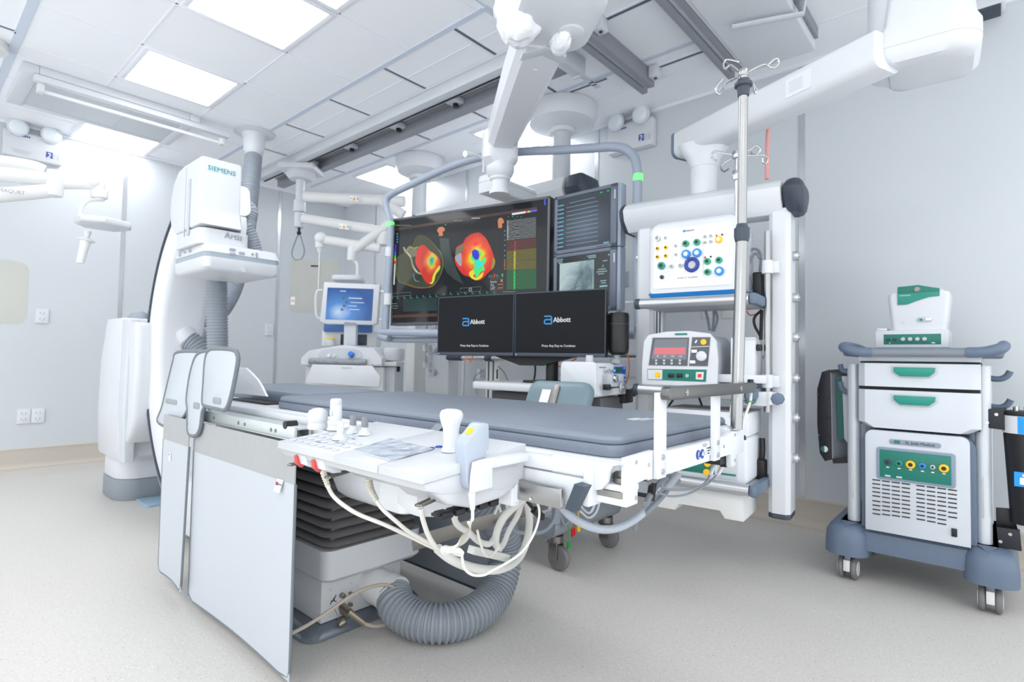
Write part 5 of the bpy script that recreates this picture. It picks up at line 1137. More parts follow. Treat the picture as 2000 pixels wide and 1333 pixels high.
gquad('panel_divider', [(583, 522), (735, 515), (735, 522), (583, 529)], LGREY, y=-.0026, par=ct, th=.001)
lcd = gquad('lcd', [(268, 460), (550, 456), (538, 635), (235, 630)], scr('lcd_grey', (120, 126, 134)), y=-.0027, par=bz, th=.001)
gquad('lcd_alert', [(265, 532), (532, 530), (528, 590), (255, 590)], scr('lcd_pink', (222, 116, 126)), y=-.004, par=lcd, th=.001)
for x, s_ in ((290, '30.'), (352, '60.'), (420, '150.'), (487, '120.')):
    p = gm(*crop8(x, 606)); GEN.part('lcd_digits', textmb(s_, .011, (p.x, -.0042, p.z), (1, 0, 0), (0, 0, 1)), scr('lcd_white', (214, 218, 222)), lcd)
for x in (277, 345, 411, 482):
    for y_ in (643, 668):
        p = gm(*crop8(x, y_)); GEN.part('key', MB().box((p.x-.005, -.006, p.z-.0045), (p.x+.005, -.0025, p.z+.0045), .001), LGREY, bz)
p = gm(*crop8(688, 482)); GEN.part('yellow_key', MB().cyl((p.x, -.0025, p.z), (p.x, -.007, p.z), .0125), YELLOW, ct)
p = gm(*crop8(670, 605)); GEN.part('dial', MB().cyl((p.x, -.0025, p.z), (p.x, -.018, p.z), .024, .021, n=28, bev=.003), WHITE, ct)
for x, y_ in ((606, 562), (592, 655)): p = gm(*crop8(x, y_)); d = MB(); plate(d, (p.x, -.003, p.z), (1, 0, 0), (0, 0, 1), .024, .013, .0015); GEN.part('key', d, WINK, ct)
p = gm(*crop8(622, 478)); d = MB(); plate(d, (p.x, -.003, p.z), (1, 0, -.6), (.6, 0, 1), .006, .014, .001); GEN.part('arrow_mark', d, WINK, ct)
p = gm(*crop8(490, 414)); d = MB(); plate(d, (p.x, -.001, p.z), (1, 0, 0), (0, 0, 1), .056, .008, .001); GEN.part('maker_strip', d, TEALP)
ts = gquad('socket_strip', [(200, 716), (712, 722), (705, 828), (200, 808)], TEALP, y=.0)
gquad('port_frame', [(205, 722), (330, 724), (328, 808), (205, 804)], WHITE, y=-.0027, par=ts)
p = gm(*crop8(290, 767)); GEN.part('round_port', MB().cyl((p.x, -.005, p.z), (p.x, -.012, p.z), .010).box((p.x-.012, -.0062, p.z-.012), (p.x+.012, -.005, p.z+.012)), YELLOW, ts)
for x in (406, 480): p = gm(*crop8(x, 773)); GEN.part('plug_socket', MB().box((p.x-.013, -.010, p.z-.009), (p.x+.013, -.0025, p.z+.009), .002), BLACK, ts)
p = gm(*crop8(547, 775)); GEN.part('round_port', MB().cyl((p.x, -.0025, p.z), (p.x, -.010, p.z), .008).cyl((p.x, -.010, p.z), (p.x, -.0105, p.z), .004), mat('port_ring', (150, 190, 180), .3), ts)
gquad('button_frame', [(622, 742), (690, 742), (684, 810), (620, 806)], WHITE, y=-.0027, par=ts)
gquad('red_button', [(640, 760), (670, 760), (667, 790), (638, 788)], mat('button_red', (226, 48, 30), .35), y=-.0052, par=ts)
# white module right of the generator
wL, wR = ep(1429, 720, -.10).x, ep(1474, 720, -.10).x
CB = box_thing('connection_module', 'plain white module box standing right of the generator', 'module', wL, wR, tz+.0135, y=-.10)
mh = CB.at(1445, 661, y=0).z; mw_ = CB.w/2
CB.part('case', MB().box((-mw_, 0, 0), (mw_, .16, mh), .005), WHITE)
CB.part('front_frame', MB().box((-mw_-.003, -.006, -.0), (-mw_+.008, .01, mh+.003), .002).box((-mw_, -.006, mh-.005), (mw_+.003, .01, mh+.003), .002), WPAINT)
for zz in (.04, mh-.04): CB.part('knob', MB().box((mw_-.0, .02, zz-.014), (mw_+.022, .05, zz+.014), .005), BLACK)
# stacked boxes on the lowest shelf
bL, bR = ep(1296, 880, -.17).x, ep(1461, 880, -.17).x
ST = box_thing('stimulator', 'wide white stimulator with teal socket strip on the lowest pendant shelf', 'stimulator', bL, bR, uz+.0135, y=-.17)
def sm_(px, py, y=0): return ST.at(px, py, y=y)
zm = sm_(1461, 855).z; ztp = sm_(1461, 806).z; shw = ST.w/2
ST.part('lower_case', MB().rbox((-shw, 0, 0), (shw, .24, zm-.003), .02, 'y', .01), mat('module_grey_white', (222, 225, 231), .4))
tp = sm_(1330, 908), sm_(1396, 925)
ST.part('teal_strip', MB().box((tp[0].x-.12, -.004, sm_(1396, 928).z), (tp[1].x, .002, sm_(1340, 885).z), .002), TEALP)
for px, py in ((1383, 906), (1381, 922)):
    q = sm_(px, py); ST.part('yellow_socket', MB().cyl((q.x, -.004, q.z), (q.x, -.014, q.z), .013).cyl((q.x, -.014, q.z), (q.x, -.015, q.z), .006), YELLOW)
q0, q1 = sm_(1402, 880), sm_(1441, 940)
gp = ST.part('grey_plate', MB().box((q0.x, -.003, q1.z), (q1.x, .002, q0.z), .002), LGREY)
d = MB(); plate(d, (q0.x+.045, -.004, q1.z+.022), (1, 0, 0), (0, 0, 1), .06, .008, .0008); ST.part('maker_strip', d, TEALP, gp)
ST2 = T('recorder_box', 'grey-topped white box stacked on the stimulator below the generator', 'module', EPM@Vector(((bL+bR)/2, -.16, uz+.0135+zm)), -84.4)
ST2.part('case', MB().box((-shw+.004, .0, 0), (shw, .24, ztp-zm-.004), .008), MT['module_grey_white'])
ST2.part('lid', MB().box((-shw+.004, .0, ztp-zm-.0035), (shw, .24, ztp-zm), .001), mat('lid_grey', (150, 152, 156), .5))
q = EPM@ep(1487, 915, .02)
solo('power_adapter', MB().box((q.x-.025, q.y-.02, uz+.0135), (q.x+.025, q.y+.02, uz+.10), .008).tube([(q.x, q.y, uz+.09), (q.x, q.y-.005, uz+.14), (q.x+.01, q.y, uz+.19)], .012, 8, 5), BLACK, 'black plug adapter on the lowest shelf beside the right leg', 'adapter')
for i, (l, lab) in enumerate(((((1378, 608), (1382, 622), (1386, 646)), 'leftmost of the dark cables rising behind the generator'), (((1394, 608), (1394, 625), (1391, 648)), 'middle one of the dark cables rising behind the generator'), (((1398, 608), (1401, 625), (1394, 648)), 'rightmost of the dark cables rising behind the generator'))):
    solo('power_cord', MB().tube([EPM@ep(px, py, .06) for px, py in l], .006, 8, 5), CABLEG, lab, 'cable', 'cables behind the generator')
solo('power_cord', MB().tube([EPM@ep(px, py, .0) for px, py in ((1488, 606), (1474, 620), (1474, 636), (1484, 655), (1487, 664))], .006, 8, 6).tube([EPM@ep(px, py, .0) for px, py in ((1488, 606), (1487, 630), (1486, 664))], .008, 8, 4), CABLEB, 'black plug cable hanging under the top shelf beside the right leg', 'cable')
for l, lab in ((((1321, 774), (1310, 788), (1303, 800)), 'left dark cable slanting under the middle shelf'), (((1365, 776), (1368, 785), (1371, 793)), 'right dark cable slanting under the middle shelf')):
    solo('power_cord', MB().tube([EPM@ep(px, py, .02) for px, py in l], .005, 8, 5), CABLEB, lab, 'cable', 'dark cables under the middle shelf')
solo('fibre_cord', MB().tube([EPM@ep(px, py, .1) for px, py in ((1490, 600), (1480, 612), (1465, 616), (1458, 608))], .003, 8, 6), ORANGE, 'orange fibre loop under the top pendant shelf', 'cable', 'orange fibre cables')
STRIPED = mat('red_striped_hose', (226, 160, 158), .5, noise=.2, nscale=40)
solo('gas_hose', MB().tube([EPM@ep(px, py, .14) for px, py in ((1506, 205), (1502, 240), (1499, 280), (1498, 350))], .010, 10, 6), STRIPED, 'pale red striped hose hanging between the pendant arm and its beam', 'hose')
# ---------------------------------------------------------------- infusion poles
t = T('infusion_pole', 'tall stainless infusion pole clamped at the near right corner of the table', 'infusion pole', (1.44, .5, .787), world=True, group='infusion poles')
IPM = Matrix.Translation((1.44, .503, 0))@Matrix.Rotation(math.radians(-48.6), 4, 'Z')
def ip(px, py, y=.5): return IPM@at(px, py, y=(y-.5)*.7, M=IPM)
t.part('lower_tube', MB().cyl((1.44, .503, .787), ip(1449, 462), .0145, n=24), STEEL)
t.part('upper_tube', MB().cyl(ip(1449, 462), ip(1452, 150), .0115, n=24), STEEL)
t.part('collar', MB().lathe([(.0, -.022), (.016, -.022), (.019, -.01), (.019, .012), (.015, .016), (.013, .024), (.0, .024)], ip(1449, 456)), DSLATE)
t.part('collar', MB().lathe([(.0, -.022), (.014, -.022), (.016, .0), (.022, .004), (.022, .012), (.015, .016), (.015, .022), (.0, .022)], ip(1452, 172)), DSLATE)
t.part('top_cap', MB().cyl(ip(1452, 150), ip(1453, 136), .0125, bev=.003), STEEL)
for l in (((1447, 142, .5), (1436, 133, .53), (1427, 127, .55), (1421, 131, .56), (1416, 135, .57), (1413, 126, .58), (1418, 117, .58), (1430, 118, .56), (1442, 121, .54)),
          ((1458, 143, .5), (1478, 132, .48), (1494, 126, .47), (1501, 129, .46), (1511, 133, .45), (1520, 125, .45), (1520, 116, .45), (1512, 116, .45), (1500, 127, .46)),
          ((1447, 147, .5), (1430, 156, .47), (1418, 163, .45), (1412, 175, .44), (1404, 184, .43), (1398, 178, .43), (1400, 168, .43), (1411, 155, .44)),
          ((1459, 148, .5), (1466, 157, .53), (1471, 164, .55), (1473, 174, .56), (1475, 183, .57), (1478, 178, .57), (1474, 170, .56), (1461, 164, .53))):
    t.part('hook', MB().tube([ip(*q) for q in l], .0026, 8, 6), CHROME)
solo('cable', MB().tube([ip(px, py, .52) for px, py in ((1467, 755), (1466, 780), (1460, 800), (1452, 820), (1450, 836))], .0036, 8, 6), CABLEW, 'right white sensor cable hanging beside the infusion pole', 'cable', 'white sensor cables by the infusion pole')
solo('cable', MB().tube([ip(px, py, .55) for px, py in ((1432, 765), (1431, 785), (1428, 800), (1426, 818))], .0036, 8, 6), CABLEW, 'left white sensor cable hanging beside the infusion pole', 'cable', 'white sensor cables by the infusion pole')
for (px, py, y_), lab in (((1464.5, 784.5, .52), 'small green cable ring on the right white sensor cable'), ((1430.5, 782.5, .55), 'small green cable ring on the left white sensor cable')):
    q = ip(px, py, y_); solo('cable_ring', MB().tube([(q.x+.006*math.cos(a), q.y+.006*math.sin(a), q.z) for a in [2*PI*i/12 for i in range(12)]], .0017, 6, 0, closed=True), GREEN, lab, 'ring', 'green cable rings')
q = ip(1466, 752, .52); solo('sensor_plug', MB().box((q.x-.008, q.y-.006, q.z-.012), (q.x+.008, q.y+.006, q.z+.014), .002).box((q.x-.003, q.y-.004, q.z-.02), (q.x+.003, q.y+.004, q.z-.012)), BLACK, 'black plug at the top of the right white sensor cable', 'plug')
t = T('infusion_pole', 'thin chrome hook pole rising behind the taller stainless infusion pole', 'infusion pole', tuple(EPM@Vector((ep(1441, 300, -.10).x, -.10, 1.0))), -84.4, group='infusion poles')
def i2(px, py, y=0): return t.at(px, py, y=y)
cc = i2(1439, 301)
t.part('rod', MB().cyl((cc.x, 0, 0), (cc.x, 0, cc.z), .008, n=16), CHROME)
t.part('hub', MB().cyl((cc.x, 0, cc.z-.02), (cc.x, 0, cc.z+.012), .02, bev=.004), CHROME)
t.part('clamp', MB().rbox((cc.x-.016, -.016, i2(1440, 352).z), (cc.x+.016, .016, i2(1440, 333).z), .008, 'z', .004), CHROME)
for l in (((1433, 302), (1414, 299), (1397, 296), (1391, 300), (1391, 308), (1396, 313), (1400, 314)), ((1432, 309), (1420, 315), (1412, 320), (1408, 328), (1413, 335), (1421, 332), (1426, 325)), ((1446, 301), (1466, 292), (1478, 285), (1485, 291), (1481, 300), (1472, 303), (1466, 297)), ((1446, 304), (1470, 304), (1493, 303), (1499, 310), (1496, 319), (1490, 317), (1490, 309))):
    n_ = len(l); t.part('hook', MB().tube([i2(px, py, (-.03 if l[0][1] > 303 else .03)*j/n_) for j, (px, py) in enumerate(l)], .0042, 8, 6), CHROME)
# small wall box at the top right corner
a, b = at(1912, -30, x=XB-.12), at(1966, 6, x=XB-.12)
t = T('wall_box', 'white box with a dark lower edge cut by the top right corner', 'box', (XB-.06, (a.y+b.y)/2, b.z), world=True)
t.part('case', MB().rbox((XB-.12, b.y, b.z+.012), (XB-.001, b.y+.5, b.z+.3), .02, 'x', .006), WPAINT)
t.part('gasket', MB().box((XB-.118, b.y+.02, b.z+.002), (XB-.001, b.y+.49, b.z+.011), .002), DSLATE)
# ---------------------------------------------------------------- generator cart on the right
CT = T('equipment_cart', 'slate and white wheeled equipment cart with two teal-handled drawers at far right', 'cart', (2.9, .275, 0), -90)
def ct_(px, py, y=-.05): return CT.at(px, py, y=y)
FY = -.05
CARTW = mat('cart_white', (203, 208, 216), .4)
# casters
for x, y in ((-.241, .0), (.242, .0), (-.241, .46), (.242, .46)):
    c = CT.part('caster', MB().box((x-.012, y-.03, .05), (x+.012, y+.03, .115), .006).cyl((x, y, .10), (x, y, .14), .026), MGREY)
    for s_ in (-1, 1):
        CT.part('wheel', MB().cyl((x+s_*.014, y, .05), (x+s_*.036, y, .05), .05, bev=.01, n=28), RUBBER, c)
        CT.part('hub_cover', MB().cyl((x+s_*.0365, y, .05), (x+s_*.039, y, .05), .032), OFFW, c)
    CT.part('brake_tab', MB().box((x-.013, y-.048, .04), (x+.013, y-.03, .09), .004), OFFW, c)
# moulded base: footed ends and a narrower bridge
zt1 = ct_(1665, 1020, .0).z
def footring(x, y0, y1, s_):
    return [[(x+s_*u, v, z) for u, v in rrect(-.085+i, .085-i*.6, y0+i, y1-i, .07, 7)] for z, i in ((.115, .0), (.165, .0), (.21, .004), (.236, .018), (.25, .042), (.256, .065))]
b_m = MB()
for x, s_ in ((-.245, 1), (.245, -1)): b_m.loft(footring(x, -.075, .55, s_))
b_m.loft([[(x, y, z) for x, y in rrect(-.25, .25, -.03+i, .50-i, .02, 5)] for z, i in ((.145, .0), (.19, .0), (.225, .006), (.245, .03))])
CT.part('base', b_m, SLATE)
# posts
for x in (-.222, .225):
    p = CT.part('post', MB().cyl((x, .03, .24), (x, .03, .962), .026, n=28), mat('post_silver', (206, 211, 218), .35, .2))
    CT.part('post_slot', MB().box((x-.004, .002, .36), (x+.001, .006, .52)), CHROME, p)
    CT.part('post', MB().cyl((x, .42, .24), (x, .42, .962), .026, n=28), MT['post_silver'])
# drawers
dxl, dxr = ct_(1676, 740).x, ct_(1916, 740).x
z = lambda py, px=1800: ct_(px, py).z
zz = [z(698), z(707), z(711), z(759), z(765), z(842)]
CT.part('top_case', MB().box((dxl, FY+.01, zz[1]), (dxr, .45, zz[0]+.004), .004), CARTW)
CT.part('carcass', MB().box((dxl+.004, FY+.03, zz[5]+.01), (dxr-.004, .45, zz[1]-.001)), mat('dark_gap', (40, 42, 46), .6))
def drawer(z0, z1, taper_, zh):
    w0, w1 = dxl, dxr
    pts = [(w0, z1), (w1, z1), (w1, z0+taper_*1.0), (w1-.04*(taper_ > 0), z0), (w0+.04*(taper_ > 0), z0), (w0, z0+taper_)]
    rings = [[(u*.0+u, FY+.035, v) for u, v in pts], [(u, FY+.012, v) for u, v in pts], [(u*.86, FY-.012, v) for u, v in pts]]
    dr = CT.part('drawer', MB().loft(rings), CARTW)
    hx0, hx1 = ct_(1745, 730, FY-.02).x, ct_(1827, 730, FY-.02).x
    CT.part('handle_recess', MB().prism([(hx0-.012, zh+.03), (hx1+.012, zh+.03), (hx1+.008, zh), (hx1-.02, zh-.022), (hx0+.02, zh-.022), (hx0-.008, zh)], 'xz', FY-.0145, FY-.008, .002), LGREY, dr)
    CT.part('handle', MB().prism([(hx0, zh+.024), (hx1, zh+.024), (hx1-.002, zh+.005), (hx1-.022, zh-.013), (hx0+.022, zh-.013), (hx0+.002, zh+.005)], 'xz', FY-.034, FY-.013, .006), TEAL, dr)
drawer(zz[3]+.002, zz[2], 0, z(730))
drawer(zz[5], zz[4], .022, z(786))
# worktop with horned grips
tz0, tz1 = z(697), z(683)
CT.part('worktop', MB().rbox((dxl-.06, FY-.03, tz0), (dxr+.07, .47, tz1+.006), .05, 'z', .01), SLATE)
CT.part('front_bar', MB().cyl((dxl+.03, FY-.03, tz0+.016), (dxr-.03, FY-.03, tz0+.016), .017), mat('bar_grey', (126, 134, 144), .4))
for s_, x in ((-1, dxl-.045), (1, dxr+.06)):
    CT.part('grip', MB().tube([(x-s_*.10, FY-.034, tz0+.017), (x-s_*.05, FY-.04, tz0+.019), (x, FY-.03, tz0+.034), (x+s_*.008, FY+.03, tz0+.045), (x+s_*.004, .25, tz0+.042), (x-s_*.02, .44, tz0+.02)], .021, 14, 6), SLATE)
# hooks on the right side
for (px, py) in ((1950, 735), (1950, 790)):
    q = ct_(1940, py, .2); x = dxr+.055
    CT.part('side_hook', MB().tube([(x-.03, .2, q.z-.01), (x, .2, q.z-.012), (x+.022, .2, q.z), (x+.034, .2, q.z+.022)], .008, 10, 5, flat=(1, 1.6)), SLATE)
# ---------------------------------------------------------------- generator inside the cart
GV = T('cart_generator', 'slate-sided white generator with air vents standing in the cart base', 'generator', (2.9, .275, .2455), -90)
def gv(px, py, y=-.055): return GV.at(px, py, y=y)
gx0, gx1 = gv(1690, 950).x, gv(1895, 950).x; gtop = gv(1790, 846).z
gsx0, gsx1 = gv(1684, 950, 0).x, gv(1908, 950, 0).x
side = rrect(gsx0, gsx1, .0, gtop, [.06, .06, .004, .004], 7)
GV.part('side_shell', MB().prism(side, 'xz', -.018, .38, .008), SLATE)
fr_ = rrect(gx0, gx1, .0, gtop-.002, [.03, .03, .002, .002], 6)
fc = GV.part('front_face', MB().prism(fr_, 'xz', -.055, -.019, .008), CARTW)
n0, n1 = gv(1737, 866, -.056), gv(1838, 866, -.056); nz = gv(1787, 867, -.056).z
npl = GV.part('name_plate', MB().rbox((n0.x, -.0585, nz-.0105), (n1.x, -.054, nz+.0105), .009, 'y', .001), mat('plate_slate', (140, 152, 168), .4), fc)
d = MB(); plate(d, (n0.x+.027, -.0588, nz), (1, 0, 0), (0, 0, 1), .02, .013, .0008); GV.part('logo', d, TEALP, npl)
GV.part('maker_lettering', textmb('St. Jude Medical', .0155, (n0.x+.105, -.0588, nz), (1, 0, 0), (0, 0, 1)), INK, npl)
s0, s1 = gv(1712, 875, -.056), gv(1867, 940, -.056)
zf0, zf1 = gv(1790, 945, -.056).z, gv(1790, 880, -.056).z
pf = GV.part('panel_frame', MB().rbox((s0.x, -.0615, zf0), (s1.x, -.054, zf1), .012, 'y', .003), mat('frame_slate', (132, 148, 168), .4), fc)
tp_ = GV.part('teal_panel', MB().box((s0.x+.012, -.0635, zf0+.010), (s1.x-.014, -.0612, zf1-.010), .001), TEALP, pf)
zc = (zf0+zf1)/2+.008; ww = s1.x-s0.x
for f_, r, mt, inn in ((.12, .011, DSLATE, INK), (.285, .0135, TEAL, INK), (.45, .0165, YELLOW, INK), (.615, .0125, BLUE, INK), (.755, .009, LGREY, INK), (.905, .0165, YELLOW, INK)):
    x = s0.x+.012+(ww-.026)*f_
    s_ = GV.part('socket', MB().cyl((x, -.063, zc), (x, -.073, zc), r, n=22, bev=.002), mt, tp_)
    GV.part('socket_core', MB().cyl((x, -.0735, zc), (x, -.0745, zc), r*.5, n=16), inn, s_)
    d = MB(); plate(d, (x, -.0638, zc-.022), (1, 0, 0), (0, 0, 1), .010, .004, .0006); GV.part('print', d, WINK, tp_)
for f_ in (.12, .285):
    x = s0.x+.012+(ww-.026)*f_; d = MB(); plate(d, (x, -.0638, zf0+.018), (1, 0, 0), (0, 0, 1), .02, .007, .0006); GV.part('print', d, LGREY, tp_)
for r_ in range(9):
    for (xa, xb) in ((gv(1704, 980, -.056).x, gv(1781, 980, -.056).x), (gv(1790, 980, -.056).x, gv(1873, 980, -.056).x)):
        n_ = 4; w1 = (xb-xa)/n_
        for j in range(n_):
            if r_ >= 7 and xb > .1 and j == 3: continue
            x0 = xa+j*w1; zv = gv(1740, 942, -.056).z-r_*.0172-(.006*(((x0+w1/2)-(gx0+gx1)/2)/.12)**2*(r_/8) if r_ > 4 else 0)
            GV.part('vent_slot', MB().box((x0, -.0568, zv-.0024), (x0+w1*.82, -.0545, zv+.0024)), INK, fc)
q0 = gv(1864, 1041, -.056)
GV.part('power_switch', MB().box((q0.x-.009, -.062, q0.z-.016), (q0.x+.009, -.054, q0.z+.016), .002), BLACK, fc)
# ---------------------------------------------------------------- boxes on the cart top
zt3 = tz1+.0065
LB = T('junction_box', 'flat white junction box with a teal socket strip on the cart worktop', 'module', (2.9, .275, zt3), -90)
lb = lambda px, py, y=.08: LB.at(px, py, y=y)
x0, x1, hz = lb(1709, 660).x, lb(1853, 660).x, lb(1790, 645).z
LB.part('case', MB().box((x0, .08, .004), (x1, .30, hz), .005), WHITE)
q0, q1 = lb(1726, 650), lb(1838, 650); za, zb_ = lb(1780, 673).z, lb(1780, 653).z
st_ = LB.part('teal_strip', MB().box((q0.x, .0775, za), (q1.x, .081, zb_), .001), TEALP)
for px, r, mt in ((1734, .006, DSLATE), (1747, .006, DSLATE), (1764, .0085, LGREY), (1778, .0085, LGREY), (1792, .0085, LGREY), (1806, .0085, LGREY)):
    q = lb(px, 661); LB.part('socket', MB().cyl((q.x, .078, (za+zb_)/2), (q.x, .068, (za+zb_)/2), r, n=18, bev=.0015).cyl((q.x, .068, (za+zb_)/2), (q.x, .0675, (za+zb_)/2), r*.5), mt, st_)
for px in (1738, 1823): q = lb(px, 669); d = MB(); plate(d, (q.x, .0773, za+.006), (1, 0, 0), (0, 0, 1), .012 if px > 1800 else .006, .004, .0006); LB.part('print', d, WINK if px > 1800 else YELLOW, st_)
q = lb(1718, 643); LB.part('corner_block', MB().box((x0+.004, .1, hz), (q.x+.025, .2, hz+.012), .003), WHITE)
LB.part('rubber_feet', MB().cyl((x0+.03, .10, .0), (x0+.03, .10, .005), .012), BLACK)
LB.part('rubber_feet', MB().cyl((x1-.03, .10, .0), (x1-.03, .10, .005), .012), BLACK)
UB = T('patient_interface', 'upright white patient interface unit with a teal swoosh on top of the junction box', 'module', (2.9, .275, zt3+hz+.0005), -90)
ub = lambda px, py, y=.10: UB.at(px, py, y=y)
ua, ubx = ub(1741, 640).x, ub(1849, 640).x; ut = ub(1795, 572).z; u2, u3 = ub(1733, 575).x, ub(1856, 575).x
cs = UB.part('case', MB().loft([[(x, y, z_) for x, y in rrect(a_, b2, .10, .26, .02, 5)] for z_, a_, b2 in ((0, ua, ubx), (ut*.9, u2, u3), (ut, u2+.004, u3-.004), (ut+.012, u2+.03, u3-.03), (ut+.02, u2+.05, u3-.06))]), WHITE)
sw = [ub(px, py, .097) for px, py in ((1753, 561), (1785, 558), (1835, 563), (1835, 578), (1815, 580), (1790, 588), (1772, 595), (1753, 596))]
UB.part('teal_swoosh', MB().prism([(p.x, p.z) for p in sw], 'xz', .0935, .1005, .001), TEAL, cs)
d_ = [ub(px, py, .097) for px, py in ((1753, 563), (1793, 557), (1835, 564), (1835, 570), (1753, 574))]
UB.part('teal_top', MB().prism([(p.x, p.z) for p in d_], 'xz', .0925, .094, .0005), TEALP, cs)
q = ub(1792, 566); UB.part('top_port', MB().cyl((q.x, .093, q.z), (q.x, .082, q.z), .008).cyl((q.x, .1, q.z), (q.x, .09, q.z), .011), DSTEEL, cs)
q0 = ub(1805, 625); po = UB.part('port_surround', MB().rbox((q0.x-.026, .0955, q0.z-.010), (q0.x+.028, .1, q0.z+.012), .01, 'y', .001), LGREY, cs)
q = ub(1799, 625); UB.part('round_port', MB().cyl((q.x, .096, q.z), (q.x, .088, q.z), .006), TEAL, po)
q = ub(1814, 624); UB.part('paper_tag', MB().box((q.x-.010, .089, q.z-.005), (q.x+.010, .0905, q.z+.006)), WINK, po)
d = MB(); plate(d, (ub(1768, 578).x, .0933, ub(1768, 578).z), (1, 0, 0), (0, 0, 1), .04, .003, .0005); UB.part('print', d, LGREY, cs)
d = MB(); plate(d, (ub(1764, 630).x, .0993, ub(1764, 630).z), (1, 0, 0), (0, 0, 1), .014, .004, .0005); UB.part('print', d, LGREY, cs)
# ---------------------------------------------------------------- black panel holder hung on the left post
PH = T('panel_holder', 'black curved panel holder with a teal strip hung on the left side of the cart', 'holder', CT.M@Vector((-.25, .1, .3)), -90)
ph_ = lambda px, py, y=0: PH.at(px, py, y=y)
pts = [ph_(px, py) for px, py in ((1606, 727), (1622, 722), (1625, 898), (1612, 901), (1602, 885), (1597, 830), (1597, 760))]
sh = PH.part('side_cheek', MB().prism([(p.x, p.z) for p in pts], 'xz', -.012, .0, .003), mat('black_panel', (30, 31, 40), .5))
for py in (778, 815, 852): p = ph_(1614, py); PH.part('rib', MB().box((p.x-.010, -.0145, p.z-.004), (p.x+.018, -.011, p.z+.002)), BLACK, sh)
for px, py in ((1598, 771), (1601, 850)): p = ph_(px, py); PH.part('screw', MB().cyl((p.x, -.012, p.z), (p.x, -.016, p.z), .004), CHROME, sh)
p = ph_(1612, 877); PH.part('round_knob', MB().cyl((p.x, -.012, p.z), (p.x, -.02, p.z), .015, bev=.002), OFFW, sh)
PH.part('knob_half', MB().prism([(p.x+.0152*math.cos(a), p.z+.0152*math.sin(a)) for a in [PI/2+PI*i/10 for i in range(11)]], 'xz', -.0205, -.0202), TEALP, sh)
a0, a1, a2, a3 = ph_(1623, 724, -.006), ph_(1655, 722, .06), ph_(1657, 905, .06), ph_(1628, 903, -.006)
def slab(name, P, th, mt, par=None): 
    return PH.part(name, MB().loft([[P[0], P[1], P[1]+Vector((0, th, 0)), P[0]+Vector((0, th, 0))], [P[3], P[2], P[2]+Vector((0, th, 0)), P[3]+Vector((0, th, 0))]]), mt, par)
bk = slab('back_panel', (ph_(1623, 724, 0), ph_(1657, 722, .05), ph_(1657, 905, .05), ph_(1628, 903, 0)), .01, mat('panel_grey', (128, 132, 140), .5))  # even mid grey back panel
slab('teal_band', (ph_(1632, 738, -.003), ph_(1643, 735, -.003), ph_(1648, 857, -.003), ph_(1637, 861, -.003)), .003, mat('deep_teal', (6, 92, 84), .4), bk)
slab('pale_band', (ph_(1644, 735, -.003), ph_(1655, 735, -.003), ph_(1657, 868, -.003), ph_(1649, 857, -.003)), .003, LGREY, bk)
PH.part('bottom_tray', MB().loft([[ph_(1625, 896, -.01), ph_(1660, 893, -.01), ph_(1660, 893, .08), ph_(1625, 896, .08)], [ph_(1627, 906, -.01), ph_(1662, 905, -.01), ph_(1662, 905, .08), ph_(1627, 906, .08)]]), BLACK)
PH.part('top_bar', MB().loft([[ph_(1622, 723, -.01), ph_(1660, 720, -.01), ph_(1660, 720, .05), ph_(1622, 723, .05)], [ph_(1622, 729, -.01), ph_(1660, 726, -.01), ph_(1660, 726, .05), ph_(1622, 729, .05)]]), BLACK)
for py, l in ((760, ((1640, 746), (1643, 758), (1650, 765), (1658, 767))), (715, ((1641, 712), (1644, 722), (1652, 726), (1658, 728)))):
    PH.part('hook', MB().tube([ph_(px, p2, -.02) for px, p2 in l], .0075, 10, 5, flat=(1, 1.5)), SLATE)
# ---------------------------------------------------------------- gas bottle holder on the right post
GB = T('bottle_holder', 'black bracketed tube holder clamped to the right post of the cart', 'holder', CT.M@Vector((.30, .02, .25)), -90)
gb = lambda px, py, y=.0: GB.at(px, py, y=y)
def pl4(name, l, y, th, mt, par=None):
    P = [gb(px, py, y) for px, py in l]; return GB.part(name, MB().prism([(p.x, p.z) for p in P], 'xz', y, y+th, .003), mt, par)
tb1 = pl4('upper_bracket', [(1922, 800), (1966, 797), (1970, 842), (1926, 836)], -.01, .03, MT['black_panel'])
tb2 = pl4('lower_bracket', [(1946, 1030), (1992, 1036), (1996, 1078), (1950, 1070)], -.01, .03, MT['black_panel'])
pl4('bracket_wall', [(1945, 993), (1975, 995), (1992, 1036), (1946, 1030)], .03, .02, BLACK)
for px, py, t_ in ((1946, 810, tb1), (1928, 826, tb1), (1973, 1044, tb2), (1954, 1058, tb2)):
    p = gb(px, py, -.01); GB.part('screw', MB().cyl((p.x, -.01, p.z), (p.x, -.015, p.z), .006, n=14), CHROME, t_)
cx = gb(1992, 820, .02)
hz0, hz1 = gb(1992, 1075, .02).z, gb(1992, 800, .02).z
GB.part('tube', MB().cyl((cx.x+.03, .02, gb(1990, 1020, .02).z), (cx.x+.012, .02, gb(1990, 846, .02).z), .062, n=28), BLACK)
GB.part('collar', MB().cyl((cx.x+.012, .02, gb(1990, 846, .02).z), (cx.x+.012, .02, gb(1990, 812, .02).z), .064, n=28), WPAINT)
GB.part('blue_label', MB().prism([(cx.x+.012+.0648*math.cos(a), .02+.0648*math.sin(a)) for a in [math.radians(v) for v in range(-108, 20, 8)]]+[(cx.x+.012, .02)], 'xy', gb(1990, 846, .02).z+.001, gb(1990, 812, .02).z-.001), LBLUE)
GB.part('cap', MB().cyl((cx.x+.012, .02, gb(1990, 812, .02).z), (cx.x+.012, .02, gb(1990, 803, .02).z), .066, n=28, bev=.003), BLACK)
